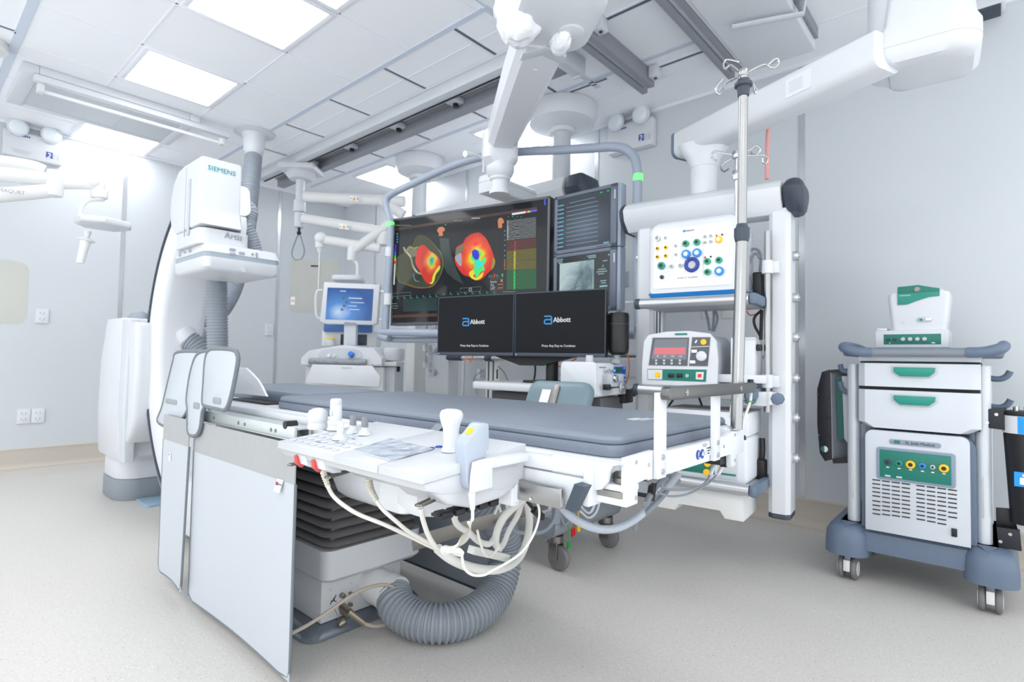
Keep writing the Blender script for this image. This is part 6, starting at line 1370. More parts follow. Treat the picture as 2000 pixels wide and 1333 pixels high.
GB.part('cap_stud', MB().cyl((cx.x-.01, .0, gb(1990, 803, .02).z), (cx.x-.01, .0, gb(1990, 794, .02).z), .01), CHROME)
GB.part('cap_stud', MB().cyl((cx.x+.02, -.01, gb(1990, 803, .02).z), (cx.x+.02, -.01, gb(1990, 794, .02).z), .01), CHROME)
p = gb(1993, 937, -.045); d = MB(); plate(d, (cx.x+.005, -.0455, p.z), (1, 0, 0), (0, 0, 1), .05, .055, .0012); lb_ = GB.part('blue_tag', d, LBLUE)
d = MB(); plate(d, (cx.x+.008, -.047, p.z-.006), (1, 0, 0), (0, 0, 1), .024, .026, .0008); plate(d, (cx.x+.008, -.047, p.z+.016), (1, 0, 0), (0, 0, 1), .009, .009, .0008); GB.part('tag_mark', d, WINK, lb_)
GB.part('post_clip', MB().box((gb(1922, 800).x-.025, -.012, gb(1922, 830).z), (gb(1922, 800).x+.01, .03, gb(1922, 806).z), .003), MT['black_panel'])
GB.part('grey_strut', MB().loft([[gb(1975, 995, .0), gb(1985, 995, .0), gb(1985, 995, .02), gb(1975, 995, .02)], [gb(1990, 1040, .0), gb(2000, 1040, .0), gb(2000, 1040, .02), gb(1990, 1040, .02)]]), LGREY)
# ---------------------------------------------------------------- patient table
TB = T('patient_table', 'white motorised patient table on a bellowed pedestal with a slate floor plate', 'table', (1.2, 1.9, 0), world=True)
FPL = mat('slate_floor_plate', (120, 128, 138), .3, .4)
pl = TB.part('foot_plate', MB().loft([[(x, y, z) for x, y in rrect(.945+i, 1.43-i, 1.70+i, 2.75-i, .05, 6)] for z, i in ((.001, .0), (.018, .0), (.034, .012), (.044, .035))]), FPL)
GREYP = mat('pedestal_grey', (205, 207, 212), .4)
lb_ = TB.part('pedestal_box', MB().box((1.005, 1.728, .045), (1.335, 2.5, .215), .004), GREYP)
band = TB.part('pedestal_band', MB().loft([[(x, y, z) for x, y in rrect(.985+i, 1.40-i, 1.675+i, 2.56-i, .04, 6)] for z, i in ((.185, .03), (.192, .012), (.205, .0), (.30, .0))]), GREYP)
ring_ = MB()
for i in range(10):
    z0 = .302+i*.030+i*i*.0006; h_ = .026+i*.001
    ring_.loft([[(x, y, z) for x, y in rrect(.99+k, 1.395-k, 1.672+k, 2.54-k, .05, 6)] for z, k in ((z0, .03), (z0+h_*.2, .010), (z0+h_*.5, .0), (z0+h_*.8, .010), (z0+h_, .03))])
bel = TB.part('bellows', ring_.box((1.025, 1.71, .30), (1.36, 2.5, .66)), RUBBER)
# terminal face of the pedestal box: ports, screws, scrawl
yb = 1.7275
def pd(px, py, y=yb): return at(px, py, y=y)
for px, py, r in ((667, 1163, .009), (683, 1159, .006), (682, 1180, .006), (671, 1192, .016)):
    q = pd(px, py); TB.part('port', MB().cyl((q.x, yb, q.z), (q.x, yb-.016, q.z), r, n=16, bev=.002).cyl((q.x, yb-.016, q.z), (q.x, yb-.018, q.z), r*.5), mat('brass_grey', (150, 142, 128), .35, .9), lb_)
for px, py in ((646, 1152), (645, 1205), (687, 1140), (767, 1160), (768, 1113), (687, 1192)):
    q = pd(px, py); TB.part('screw', MB().cyl((q.x, yb, q.z), (q.x, yb-.002, q.z), .004, n=12), LGREY, lb_)
q = pd(651, 1172); TB.part('scrawl', MB().tube([(q.x-.012, yb-.001, q.z-.014), (q.x-.006, yb-.001, q.z), (q.x-.008, yb-.001, q.z-.008), (q.x+.004, yb-.001, q.z+.006), (q.x, yb-.001, q.z-.006), (q.x+.010, yb-.001, q.z+.014), (q.x+.002, yb-.001, q.z-.002), (q.x+.012, yb-.001, q.z-.010)], .0012, 5, 3), INK, lb_)
q0 = pd(735, 1160)
TB.part('hose_sleeve', MB().cyl((q0.x-.02, yb+.02, .128), (q0.x-.005, yb-.10, .112), .062, n=28).cyl((q0.x-.006, yb-.085, .114), (q0.x-.002, yb-.12, .109), .067, n=28), OFFW)
hs0 = Vector((q0.x-.002, yb-.12, .109))
# drive housing between bellows and top
hm = TB.part('drive_housing', MB().loft([[(x, y, z) for x, y in rrect(.93+i, 1.45-i, 1.02+i*.5, 2.5, .03, 5)] for z, i in ((.60, .03), (.615, .01), (.63, .0), (.685, .0))]), WPAINT)
hp = [at(px, py, x=.95) for px, py in ((660, 940), (668, 985), (690, 1018), (720, 1022))]
TB.part('drive_hump', MB().loft([[(x, y, z) for x, y in rrect(.955+i, 1.24-i, 1.23+i, 1.62-i, .04, 5)] for z, i in ((.50, .055), (.507, .03), (.525, .010), (.56, .0), (.60, .0))]), WPAINT)
TB.part('console_arm', MB().loft([[(x, y, z) for x, y in rrect(.70+i, .95, .905+i, 1.0-i, .02, 4)] for z, i in ((.625, .02), (.635, .0), (.70, .0))]), WPAINT)
TB.part('steel_plate', MB().box((.78, 1.02, .645), (.94, 1.10, .69), .003), DSTEEL)
# side profiles, tray, rails
TX0, TX1 = .895, 1.475
tray = TB.part('top_tray', MB().loft([[(x, y, z) for x, y in rrect(TX0+i, TX1-i, .515, 2.75, .03, 5)] for z, i in ((.735, .02), (.745, .004), (.762, .0), (.766, .006))]), WHITE)
# rolled near-left corner skirt of the tray
sk = [(TX0, .777), (TX0+.08, .777), (TX0+.08, .75), (TX0+.02, .745), (TX0+.004, .735), (TX0-.004, .715), (TX0-.012, .708), (TX0-.02, .71), (TX0-.015, .73), (TX0-.008, .76)]
sk = [(.502, .768), (.524, .762), (.530, .752), (.534, .733), (.546, .717), (.568, .711), (.66, .711), (.66, .768)]
TB.part('tray_skirt', MB().prism(smooth([Vector((y, z, 0)) for y, z in sk], 1) and sk, 'yz', .872, .884, .004), WHITE)
sr = TB.part('side_rail', MB().box((.862, .578, .736), (.9, 2.45, .762), .004).box((.866, .578, .686), (.9, 2.45, .733), .003), WPAINT)
TB.part('side_rail', MB().box((1.47, .55, .69), (1.51, 2.45, .765), .004), WPAINT)
TB.part('rail_end', MB().box((.858, .563, .684), (.902, .5775, .764), .003), WPAINT, sr)
TB.part('lower_channel', MB().box((.885, .501, .690), (.91, 1.3, .7035), .002).box((.885, .501, .7155), (.93, .60, .727), .002), WPAINT)
TB.part('channel_inlay', MB().box((.884, .51, .704), (.9, .9, .715)), mat('olive_steel', (150, 152, 146), .35, .8))
# stainless accessory rail with clamp
ra, rb = at(959, 928, x=.852), at(1101, 955, x=.852)
rz0, rz1 = .672, .712
acc = TB.part('accessory_rail', MB().rbox((.846, rb.y, rz0), (.857, 1.16, rz1), .006, 'x', .002), STEEL)
for y in (rb.y+.06, .88, 1.05): TB.part('rail_spacer', MB().cyl((.857, y, (rz0+rz1)/2), (.87, y, (rz0+rz1)/2), .012), STEEL, acc)
cyy = at(992, 938, x=.845).y
TB.part('rail_clamp', MB().rbox((.832, cyy-.022, .658), (.858, cyy+.024, .718), .008, 'y', .003).box((.838, cyy-.026, .666), (.86, cyy+.006, .722), .003), WPAINT, acc)
hA, hB = at(1138, 952, x=.845), at(1118, 992, x=.845)
TB.part('lever', MB().loft([[hA+Vector((-.012, .010, .006)), hA+Vector((-.012, -.012, .004)), hA+Vector((.012, -.012, .004)), hA+Vector((.012, .010, .006))], [hB+Vector((-.010, .010, -.002)), hB+Vector((-.010, -.008, -.006)), hB+Vector((.010, -.008, -.006)), hB+Vector((.010, .010, -.002))]]), mat('slate_lever', (70, 80, 94), .35, .4))
# end plate, its posts and stainless bar
EY = .5
def e(px, py, y=EY): return at(px, py, y=y)
ep_pts = [(.862, .688), (.905, .688), (.905, .672), (.935, .672), (.935, .70), (1.0, .70), (1.02, .685), (1.06, .683), (1.33, .683), (1.335, .70), (1.40, .70), (1.40, .672), (1.43, .672), (1.43, .70), (1.495, .70), (1.495, .787), (1.40, .787), (1.36, .770), (1.2, .766), (1.04, .766), (1.0, .785), (.925, .785), (.915, .705), (.865, .702)]
endp = TB.part('end_plate', MB().prism([(.886, .691), (.924, .691), (.924, .728), (.96, .731), (.965, .727), (1.395, .727), (1.40, .695), (1.43, .695), (1.435, .722), (1.488, .722), (1.488, .781), (1.40, .781), (1.36, .774), (1.2, .772), (1.03, .774), (.99, .781), (.886, .778)], 'xz', EY, EY+.014, .0015), WPAINT)
TB.part('corner_latch', MB().box((.90, EY+.015, .7275), (.918, EY+.04, .750), .002).box((.892, EY+.0145, .7275), (.90, EY+.03, .738), .001), DSTEEL, endp)
for x0 in (.981, 1.259):
    ps = TB.part('bar_post', MB().box((x0, EY-.012, .728), (x0+.034, EY-.001, .893), .0015), WPAINT, endp)
    for zz_ in (.741, .769): TB.part('bolt', MB().cyl((x0+.017, EY-.012, zz_), (x0+.017, EY-.0145, zz_), .0058, n=16).cyl((x0+.017, EY-.0145, zz_), (x0+.017, EY-.015, zz_), .003), ALU, ps)
bar = TB.part('head_bar', MB().rbox((.985, EY-.03, .879), (1.488, EY-.013, .905), .010, 'y', .001), mat('bar_stainless', (112, 111, 111), .28, 1, .04, 60, .05, 40, aniso=(1, 30, 30)), endp, label='stainless bar')
for x0 in (1.065, 1.375): TB.part('bar_screw', MB().cyl((x0, EY-.030, .892), (x0, EY-.0315, .892), .007).cyl((x0, EY-.0315, .892), (x0, EY-.032, .892), .0035), CHROME, bar)
for x0, zz_ in ((.916, .768), (.916, .703), (.965, .757), (1.345, .752), (1.42, .773), (1.42, .71)): TB.part('screw', MB().cyl((x0, EY, zz_), (x0, EY-.0015, zz_), .004, n=12), ALU, endp)
for px, py, mk in ((1364, 889, 0), (1372, 887, 1)):
    q = e(px, py, EY-.001); s_ = TB.part('round_sign', MB().cyl((q.x, EY+.001, q.z), (q.x, EY-.0012, q.z), .0105, n=24), BINK, endp)
    d = MB()
    if not mk: plate(d, (q.x, EY-.0016, q.z+.002), (1, 0, 0), (0, 0, 1), .0028, .009, .0006); plate(d, (q.x, EY-.0016, q.z-.006), (1, 0, 0), (0, 0, 1), .0028, .0028, .0006)
    else: plate(d, (q.x-.001, EY-.0016, q.z+.001), (1, 0, -.7), (.7, 0, 1), .003, .011, .0006); plate(d, (q.x+.003, EY-.0016, q.z-.001), (1, 0, .5), (-.5, 0, 1), .003, .008, .0006)
    TB.part('sign_mark', d, WINK, s_)
q = e(1384, 882, EY-.001); d = MB(); plate(d, (q.x, EY-.0006, q.z+.002), (1, 0, 0), (0, 0, 1), .026, .024, .0006); rp = TB.part('rating_plate', d, mat('plate_pale', (224, 226, 228), .4), endp)
d = MB()
for k in range(3): plate(d, (q.x-.002, EY-.0015, q.z+.008-k*.006), (1, 0, 0), (0, 0, 1), .016-.003*k, .0026, .0005)
plate(d, (q.x+.009, EY-.0015, q.z+.008), (1, 0, 0), (0, 0, 1), .003, .008, .0005)
TB.part('print', d, INK, rp)
q = e(1377, 871, EY-.001); d = MB()
for k in range(2): plate(d, (q.x, EY-.0008, q.z+.003-k*.004), (1, 0, 0), (0, 0, 1), .026-.008*k, .0018, .0005)
TB.part('print', d, GINK, endp)
# near right corner: infusion pole socket, lever, black connector block
TB.part('pole_socket', MB().box((1.42, .52, .70), (1.475, .57, .79), .004).box((1.424, .515, .74), (1.46, .53, .786), .002), WPAINT)
q = at(1470, 868, x=1.495); TB.part('corner_lever', MB().loft([[(1.496, .53, .765), (1.496, .50, .765), (1.496, .50, .752), (1.496, .53, .752)], [(1.55, .535, .752), (1.55, .515, .752), (1.55, .515, .746), (1.55, .535, .746)]]), DSLATE)
q0, q1 = e(1395, 905, .53), e(1428, 893, .53)
cbk = MB()
for k in range(5): cbk.box((q0.x+k*.017, .515, q0.z-.004), (q0.x+.015+k*.017, .56, q0.z+.016), .002)
TB.part('connector_block', cbk.box((q0.x+.05, .52, q0.z-.016), (q0.x+.06, .535, q0.z-.003)), BLACK)
# hidden cross bar beneath the table
ba, bb_ = at(812, 1056, x=1.0), at(1070, 978, x=1.5)
TB.part('under_bar', MB().tube([Vector((1.0, 1.24, .43)), Vector((1.62, 1.24, .43))], .018, 4, 0, flat=(.35, 1.2)), DSTEEL)
# ---------------------------------------------------------------- mattress
def pad_mesh(x0, x1, y0, y1, z0, z1, r, t_, seed, top=True):
    from mathutils import noise as N
    nx, ny = 26, 60; b = bmesh.new(); V = {}
    out = rrect(x0, x1, y0, y1, r, 8)
    rings = []
    for z, i in ((z0, .002), (z0+.002, .0), ((z0+z1)/2, -.001), (z1-t_, .0), (z1-t_*.3, t_*.35), (z1, t_)):
        rings.append([b.verts.new((min(max(x, x0+i), x1-i), min(max(y, y0+i), y1-i), z)) for x, y in rrect(x0+i, x1-i, y0+i, y1-i, max(r-i, .004), 8)])
    n = len(out)
    for A, B in zip(rings, rings[1:]):
        for k in range(n): b.faces.new((A[k], A[(k+1) % n], B[(k+1) % n], B[k]))
    b.faces.new(rings[0][::-1]); f = b.faces.new(rings[-1])
    return b
mt_ = MB(); mt_.add(pad_mesh(.926, 1.512, .548, 1.93, .7903, .808, .035, .008, 1))
MA = T('mattress', 'grey vinyl mattress covering the near part of the patient table', 'mattress', (1.22, 1.24, .7668), world=True, group='table mattresses')
MA.part('upper_pad', mt_, VINYL)
m2 = MB(); m2.add(pad_mesh(.922, 1.516, .5435, 1.932, .7668, .7897, .035, .002, 1)); MA.part('lower_pad', m2, mat('grey_vinyl_side', (112, 121, 135), .5, 0, .04, 8, .3, 16))
MA.part('seam', MB().tube([(x, y, .790) for x, y in rrect(.9265, 1.5115, .5485, 1.93, .035, 8)], .0009, 6, 0, closed=True), mat('dark_seam', (48, 53, 64), .6))
q = at(1245, 819, z=.8085); d = MB()
for k, (w_2, h_2) in enumerate(((.05, .010), (.075, .007), (.06, .005))): plate(d, (q.x+.006*k, q.y-.016*k+.01, .8083), (1, -.06, 0), (.06, 1, 0), w_2, h_2, .0004)
MA.part('print', d, WINK)
tf = at(858, 838, x=.92); MA.part('side_tab', MB().loft([[(.928, tf.y+.015, .792), (.928, tf.y-.02, .792), (.925, tf.y-.02, .790), (.925, tf.y+.015, .790)], [(.905, tf.y+.02, .7695), (.905, tf.y-.01, .7695), (.902, tf.y-.01, .7685), (.902, tf.y+.02, .7685)]]), VINYL)
M2 = T('mattress', 'narrower grey vinyl mattress section at the far head end of the table', 'mattress', (1.22, 2.3, .7668), world=True, group='table mattresses')
m3 = MB(); m3.add(pad_mesh(1.03, 1.41, 1.935, 2.75, .7668, .812, .05, .01, 2)); M2.part('pad', m3, VINYL)
# curved acrylic-white arm guard at the head end
AG = T('arm_guard', 'white curved arm guard plate beside the narrow mattress section', 'guard', (.94, 2.25, .768), world=True)
gp_ = [at(px, py, x=.95) for px, py in ((455, 718), (482, 719), (492, 728), (505, 742), (513, 755), (519, 768), (523, 775), (450, 768))]
AG.part('plate', MB().prism([(p.y, max(p.z, .768)) for p in gp_], 'yz', .945, .955, .003), WHITE)
AG.part('foot', MB().box((.945, gp_[6].y, .7668), (1.025, gp_[7].y, .772), .002), BLACK)
# ---------------------------------------------------------------- lead curtains and flaps
CX = .80
CR = T('curtain_rail', 'silver aluminium rail carrying the lead curtain along the table side', 'rail', (.82, 1.9, .70), world=True)
CR.part('rail_body', MB().box((CX-.004, 1.545, .706), (CX+.006, 2.24, .742), .002).box((CX+.006, 1.545, .733), (CX+.05, 2.24, .742), .002).box((CX-.002, 1.545, .700), (CX+.05, 2.24, .7055), .001), mat('silver_rail', (198, 205, 206), .35, .6))
for y in (2.14, 1.93, 1.88, 1.69, 1.66): CR.part('rail_hole', MB().cyl((CX-.004, y, .722), (CX-.0055, y, .722), .006, n=14), DSTEEL)
CR.part('hinge', MB().cyl((CX+.005, 2.245, .70), (CX+.005, 2.245, .76), .014).cyl((CX+.005, 2.28, .705), (CX+.005, 2.28, .745), .012).box((CX-.004, 2.235, .71), (CX+.03, 2.30, .73), .003), CHROME)
for y in (1.56, 2.10): CR.part('bracket', MB().box((CX+.05, y, .70), (.861, y+.06, .735), .004), ALU)
CR.part('release_knob', MB().cyl((CX-.006, 1.60, .745), (CX+.03, 1.60, .745), .012), BLACK)
CR.part('clip_hook', MB().tube([(CX-.004, 2.25, .69), (CX-.02, 2.26, .684), (CX-.03, 2.32, .688), (CX-.02, 2.36, .692)], .004, 8, 4), CHROME)
def curtain(name, lab, y0, y1, zt_, zband, zb, x, bow, group, rnd=.03):
    """hanging sheet: grey hem on top, pale vinyl below, grey binding; y0 < y1"""
    t = T(name, lab, 'curtain', (x, (y0+y1)/2, zb), world=True, group=group)
    def X(u, v):  # u along, v down 0..1
        return x+bow(u, v)
    def grid(z0, z1, th, n=14, mz=12):
        return [[(X(i/n, (zt_-(z0+(z1-z0)*j/mz))/(zt_-zb)), y0+(y1-y0)*i/n, z0+(z1-z0)*j/mz) for i in range(n+1)] for j in range(mz+1)]
    t.part('hem_band', MB().sheet(grid(zt_, zband, 0), .004), LEADG)
    pn_ = t.part('sheet', MB().sheet(grid(zband+.002, zb, 0), .003), LEADV)
    pth = [(X(0, (zt_-z)/(zt_-zb)), y0, z) for z in [zband+(zb+rnd-zband)*k/10 for k in range(11)]]+[(X(.04, 1), y0+rnd*.3, zb+rnd*.3)]+[(X(k/12, 1), y0+(y1-y0)*k/12, zb) for k in range(1, 12)]+[(X(.96, 1), y1-rnd*.3, zb+rnd*.3)]+[(X(1, (zt_-z)/(zt_-zb)), y1, z) for z in [zb+rnd+(zband-zb-rnd)*k/10 for k in range(11)]]
    t.part('binding', MB().tube(pth, .0045, 8, 1), EDGE, pn_)
    return t, X
bowA = lambda u, v: .006*math.sin(u*PI)*v-.018*v*v*(1-u)*0+.02*(1-u)*v*.4-.012*max(0, u-.9)*10*v
C1, X1 = curtain('lead_curtain', 'wide pale lead curtain with grey top band hanging along the near table side', 1.505, 2.31, .698, .585, .035, .785, lambda u, v: .012*math.sin(u*PI)*v+(.008*(u-.93)/.07 if u > .93 else 0), 'lead curtains at the table side')
q = at(548, 975, x=.782); d = MB(); d.loft([[(.779, q.y+.016, .588), (.779, q.y-.018, .588), (.7805, q.y-.018, .588), (.7805, q.y+.016, .588)], [(.770, q.y+.02, .552), (.770, q.y-.013, .552), (.7715, q.y-.013, .552), (.7715, q.y+.02, .552)]]); tg_ = C1.part('sewn_label', d, WINK)
qm = Vector((.7735, q.y+.008, .576)); C1.part('label_mark', MB().cyl(qm, qm+Vector((-.0016, 0, .0)), .0055, n=14), mat('magenta_ink', (176, 40, 80), .5), tg_)
C1.part('label_lettering', textmb('kenex', .011, (.7738, q.y-.006, .576), (0, -1, 0), (-.22, 0, 1)), GINK, tg_)
for k in range(3): C1.part('label_print', plate(MB(), (.7722-.0012*k, q.y+.003, .5675-.0052*k), (0, -1, 0), (-.24, 0, 1), .02-.003*k, .0012, .0004), LGREY, tg_)
C2, X2 = curtain('lead_curtain', 'narrow pale lead curtain panel hanging left of the wide curtain', 2.305, 2.60, .70, .60, .06, .775, lambda u, v: .01*math.sin(u*PI)*v-.012*v*(1-u), 'lead curtains at the table side')
q = at(331, 893, x=.77); d = MB(); plate(d, (.7715, q.y, q.z), (0, -1, 0), (0, 0, 1), .022, .03, .0012); tg_ = C2.part('sewn_label', d, WINK); C2.part('label_mark', MB().cyl((.7705, q.y+.004, q.z+.009), (.7695, q.y+.004, q.z+.009), .004, n=12), MT['magenta_ink'], tg_)
def flap(lab, pts, x0, tilt, tag_):
    """upright rounded lead flap in the plane of the table side, tilted outward"""
    P = [at(px, py, x=x0) for px, py in pts]
    zc_ = min(p.z for p in P)
    t = T('lead_flap', lab, 'lead flap', (x0, sum(p.y for p in P)/len(P), zc_), world=True, group='upright lead flaps')
    Q = smooth(P, 4, True)
    Q3 = [Vector((x0, p.y, p.z)) for p in Q]
    pn_ = t.part('panel', MB().prism([(p.y, p.z) for p in Q3], 'yz', x0-.004, x0+.004, .001), LEADV)
    t.part('binding', MB().tube(Q3, .0075, 8, 0, closed=True), EDGE, pn_)
    a = at(*tag_[0], x=x0-.005); b = at(*tag_[1], x=x0-.005)
    cc = (a+b)/2
    t.part('tab', MB().rbox((x0-.0065, min(a.y, b.y), cc.z-tag_[2]), (x0-.0035, max(a.y, b.y), cc.z+tag_[2]), min(tag_[2], .008), 'x', .001), mat('tab_grey', (150, 155, 162), .5), pn_)
flap('leftmost of the three upright lead flaps, widest with a slanted lower edge', [(347, 689), (385, 687), (398, 690), (390, 720), (380, 760), (368, 800), (355, 822), (343, 838), (330, 836), (309, 823), (318, 795), (330, 745), (340, 705)], .79, 0, ((324, 783), (345, 787), .010))
flap('middle of the three upright lead flaps, narrow and tapering downward', [(388, 692), (400, 687), (415, 690), (410, 740), (402, 790), (396, 805), (392, 835), (385, 850), (374, 851), (368, 840), (368, 800), (366, 780), (372, 735), (380, 705)], .772, 0, ((378, 791), (389, 795), .012))
flap('rightmost of the three upright lead flaps, tall and round cornered', [(408, 687), (420, 682), (455, 684), (464, 694), (464, 712), (455, 760), (447, 790), (440, 801), (430, 800), (402, 793), (397, 785), (399, 750), (402, 706)], .755, 0, ((416, 782), (431, 785), .011))
# curtain on the far side of the table
FC = T('lead_curtain', 'dark grey lead curtain hanging on the far side of the table', 'curtain', (1.62, 1.9, .03), world=True, group='lead curtains at the table side')
fs = FC.part('sheet', MB().box((1.6, 1.50, .032), (1.604, 2.4, .68)), FARCUR)
FC.part('binding', MB().box((1.597, 1.50, .026), (1.607, 2.4, .036), .002), DSLATE, fs)
# ---------------------------------------------------------------- control console on the table side
CO = T('control_console', 'white table-side control console with joysticks, keys and a film-covered touch screen', 'control console', (.72, 1.0, .66), world=True)
XF, XK = .598, .862   # front and back edge
ZF, ZK = .757, .782
def top(x): return ZF+(ZK-ZF)*(x-XF)/(XK-XF)
yL, yR = 1.235, .718
def cprof(dx0, zf, zlow): return [(XF+dx0, zf), (XF+dx0-.002, zf-.010), (XF+dx0+.004, zf-.020), (XF+.055, zlow), (.80, zlow-.004), (XK, .70), (XK, ZK)]
y1_, y2_ = .845, .995
segs = ((yL, y2_+.0015, 0, .724), (y2_-.0, y1_+.0015, -.002, .720), (y1_, yR, -.001, .715))
for ya, yb_2, dx, zl in segs:
    CO.part('top_housing', MB().prism([(XF+dx, ZF-.016), (XF+dx, ZF-.002), (XF+dx+.004, ZF), (XK, ZK), (XK, ZK-.02)], 'xz', yb_2, ya, .0015), WHITE)
CO.part('lower_housing', MB().prism([(XF+.004, ZF-.0165), (XF+.010, ZF-.030), (XF+.05, .715), (.80, .700), (XK, .705), (XK, ZK-.0205)], 'xz', yR+.004, yL-.004, .003), WPAINT)
eh = MB().prism([(XF+.02, .728), (XF+.06, .695), (XF+.12, .678), (.80, .682), (XK-.01, .70), (XK-.01, .75), (XF+.02, .75)], 'xz', yR+.006, y1_, .008, 3)
CO.part('end_housing', eh, WHITE)
CO.part('mid_housing', MB().prism([(XF+.03, .727), (XF+.07, .700), (.78, .69), (XK-.01, .70), (XK-.01, .75), (XF+.03, .75)], 'xz', y1_+.006, y2_+.04, .006), WPAINT)
CO.part('side_hump', MB().prism([(.70, .70), (.70, .655), (.715, .635), (.75, .628), (.80, .64), (.84, .69), (.84, .70)], 'xz', .86, .93, .008), WPAINT)
CONW = mat('console_white', (194, 197, 202), .38)
for o_ in CO.o.children:
    if o_.name.split('.')[0] in ('top_housing', 'lower_housing', 'end_housing', 'mid_housing'): o_.data.materials[0] = CONW
# touch screen under crinkled film
FILM = mat('crinkled_screen_film', (176, 186, 198), .12, 0, .12, 20, .35, 26)
tn = math.atan2(ZK-ZF, XK-XF); upv = Vector((math.cos(tn), 0, math.sin(tn))); rt = Vector((0, -1, 0))
def onTop(px, py):
    p = at(px, py, z=.770)
    for _ in range(4): p = at(px, py, z=top(p.x))
    return p
sp = [onTop(*q) for q in ((688, 881), (764, 858), (846, 879), (764, 902))]
d = MB().loft([[p+Vector((0, 0, .0006)) for p in sp], [p+Vector((0, 0, .0022)) for p in sp]])
tsn = CO.part('touch_screen', d, FILM)
fr_t = MB().tube([p+Vector((0, 0, .001)) for p in sp], .0016, 6, 0, closed=True); CO.part('screen_edge', fr_t, LGREY, tsn)
# keys
kk = random.Random(3)
for r_ in range(5):
    for c_ in range(7):
        y = yL-.028-c_*.030+(.004 if r_ % 2 else 0); x = XF+.022+r_*.027
        if r_ >= 3 and c_ >= 4: continue
        if r_ == 4 and c_ < 2: continue
        d = MB(); plate(d, (x, y, top(x)+.0002), rt, upv, .019, .012, .0018, .004); k_o = CO.part('key', d, mat('key_white', (206, 210, 216), .4))
        d = MB(); plate(d, (x, y, top(x)+.0021), rt, upv, .008, .0035, .0003); CO.part('key_print', d, LGREY, k_o)
for px, py, w2_, h2_ in ((627, 863, .022, .016), (664, 867, .034, .004), (690, 858, .014, .004)):
    p = onTop(px, py); d = MB(); plate(d, p+Vector((0, 0, .0008)), rt, upv, w2_, h2_, .0006, .001); CO.part('panel_print', d, mat('panel_slate_print', (150, 164, 184), .4))
for px, py in ((842, 877), (857, 874)):
    p = onTop(px, py); CO.part('round_print', MB().tube([p+rt*(.0065*math.cos(a))+upv*(.0065*math.sin(a))+Vector((0, 0, .001)) for a in [2*PI*i/16 for i in range(16)]], .0012, 6, 0, closed=True), BINK)
# sticks
def stick(px, py, name, prof, mt, label=None, gaiter=.022, par=None):
    p = onTop(px, py)
    g_ = CO.part('gaiter', MB().lathe([(.0, .0005), (gaiter, .0005), (gaiter, .004), (gaiter*.86, .005), (gaiter*.88, .0085), (gaiter*.74, .0095), (gaiter*.76, .0125), (gaiter*.5, .014), (.0, .014)], p, (0, 0, 1), 24), WHITE)
    return CO.part(name, MB().lathe([(r, z+.014) for r, z in prof], p, (-.02, 0, 1), 24), mt, g_, label)
p = onTop(620, 838); CO.part('cap_dome', MB().lathe([(.0, .0), (.024, .0), (.024, .012), (.0225, .016), (.0245, .020), (.0245, .040), (.021, .046), (.012, .051), (.0, .053)], p, (0, 0, 1), 28), WHITE)
s_ = stick(656, 840, 'stick_grip', [(.0, 0), (.013, 0), (.0135, .008), (.0145, .02), (.0145, .046), (.0138, .047), (.0138, .0485), (.0145, .0495), (.014, .060), (.011, .063), (.0, .064)], WHITE)
p = onTop(656, 840)+Vector((-.0148, -.001, .042)); CO.part('grip_button', plate(MB(), p, (0, -1, 0), (0, 0, 1), .012, .014, .0012, .004), LGREY, s_)
for px, py, mt, gr in ((664, 859, WHITE, .018), (689, 846, mat('stick_grey', (128, 130, 136), .4), .015), (712, 850, MT['stick_grey'], .017)):
    p = onTop(px, py)
    g_ = CO.part('gaiter', MB().lathe([(.0, .0005), (gr, .0005), (gr, .003), (gr*.85, .004), (gr*.86, .007), (gr*.68, .008), (gr*.7, .0105), (gr*.5, .012), (.0, .012)], p, (0, 0, 1), 24), WHITE)
    CO.part('stick_stem', MB().cyl(p+Vector((0, 0, .012)), p+Vector((0, 0, .018)), .0072), WHITE, g_)
    CO.part('stick_paddle', MB().loft([[p+Vector((x, y, z)) for x, y in rrect(-.006, .006, -.0075, .0075, .003, 3)] for z in (.018, .036)]+[[p+Vector((x-.001, y, .041)) for x, y in rrect(-.004, .004, -.006, .006, .002, 3)]]), mt, g_)
# large grip handle and its boot
p = onTop(880, 882)
g_ = CO.part('gaiter', MB().lathe([(.0, .0), (.0185, .0), (.0185, .003), (.0165, .004), (.0168, .007), (.015, .008), (.0152, .011), (.0, .012)], p, (0, 0, 1), 28), WHITE)
CO.part('float_handle', MB().loft([[p+Vector((x+ox, y+oy, z)) for x, y in rrect(-a_, a_, -b_2, b_2, min(a_, b_2)*.95, 6)] for z, a_, b_2, ox, oy in ((.010, .0145, .0145, 0, 0), (.03, .0145, .0145, 0, 0), (.045, .0155, .016, 0, 0), (.056, .018, .020, .0, .001), (.066, .020, .0235, .001, .001), (.073, .0195, .0245, .002, .002), (.079, .016, .021, .003, .003), (.082, .009, .012, .004, .004))]), WHITE, g_)
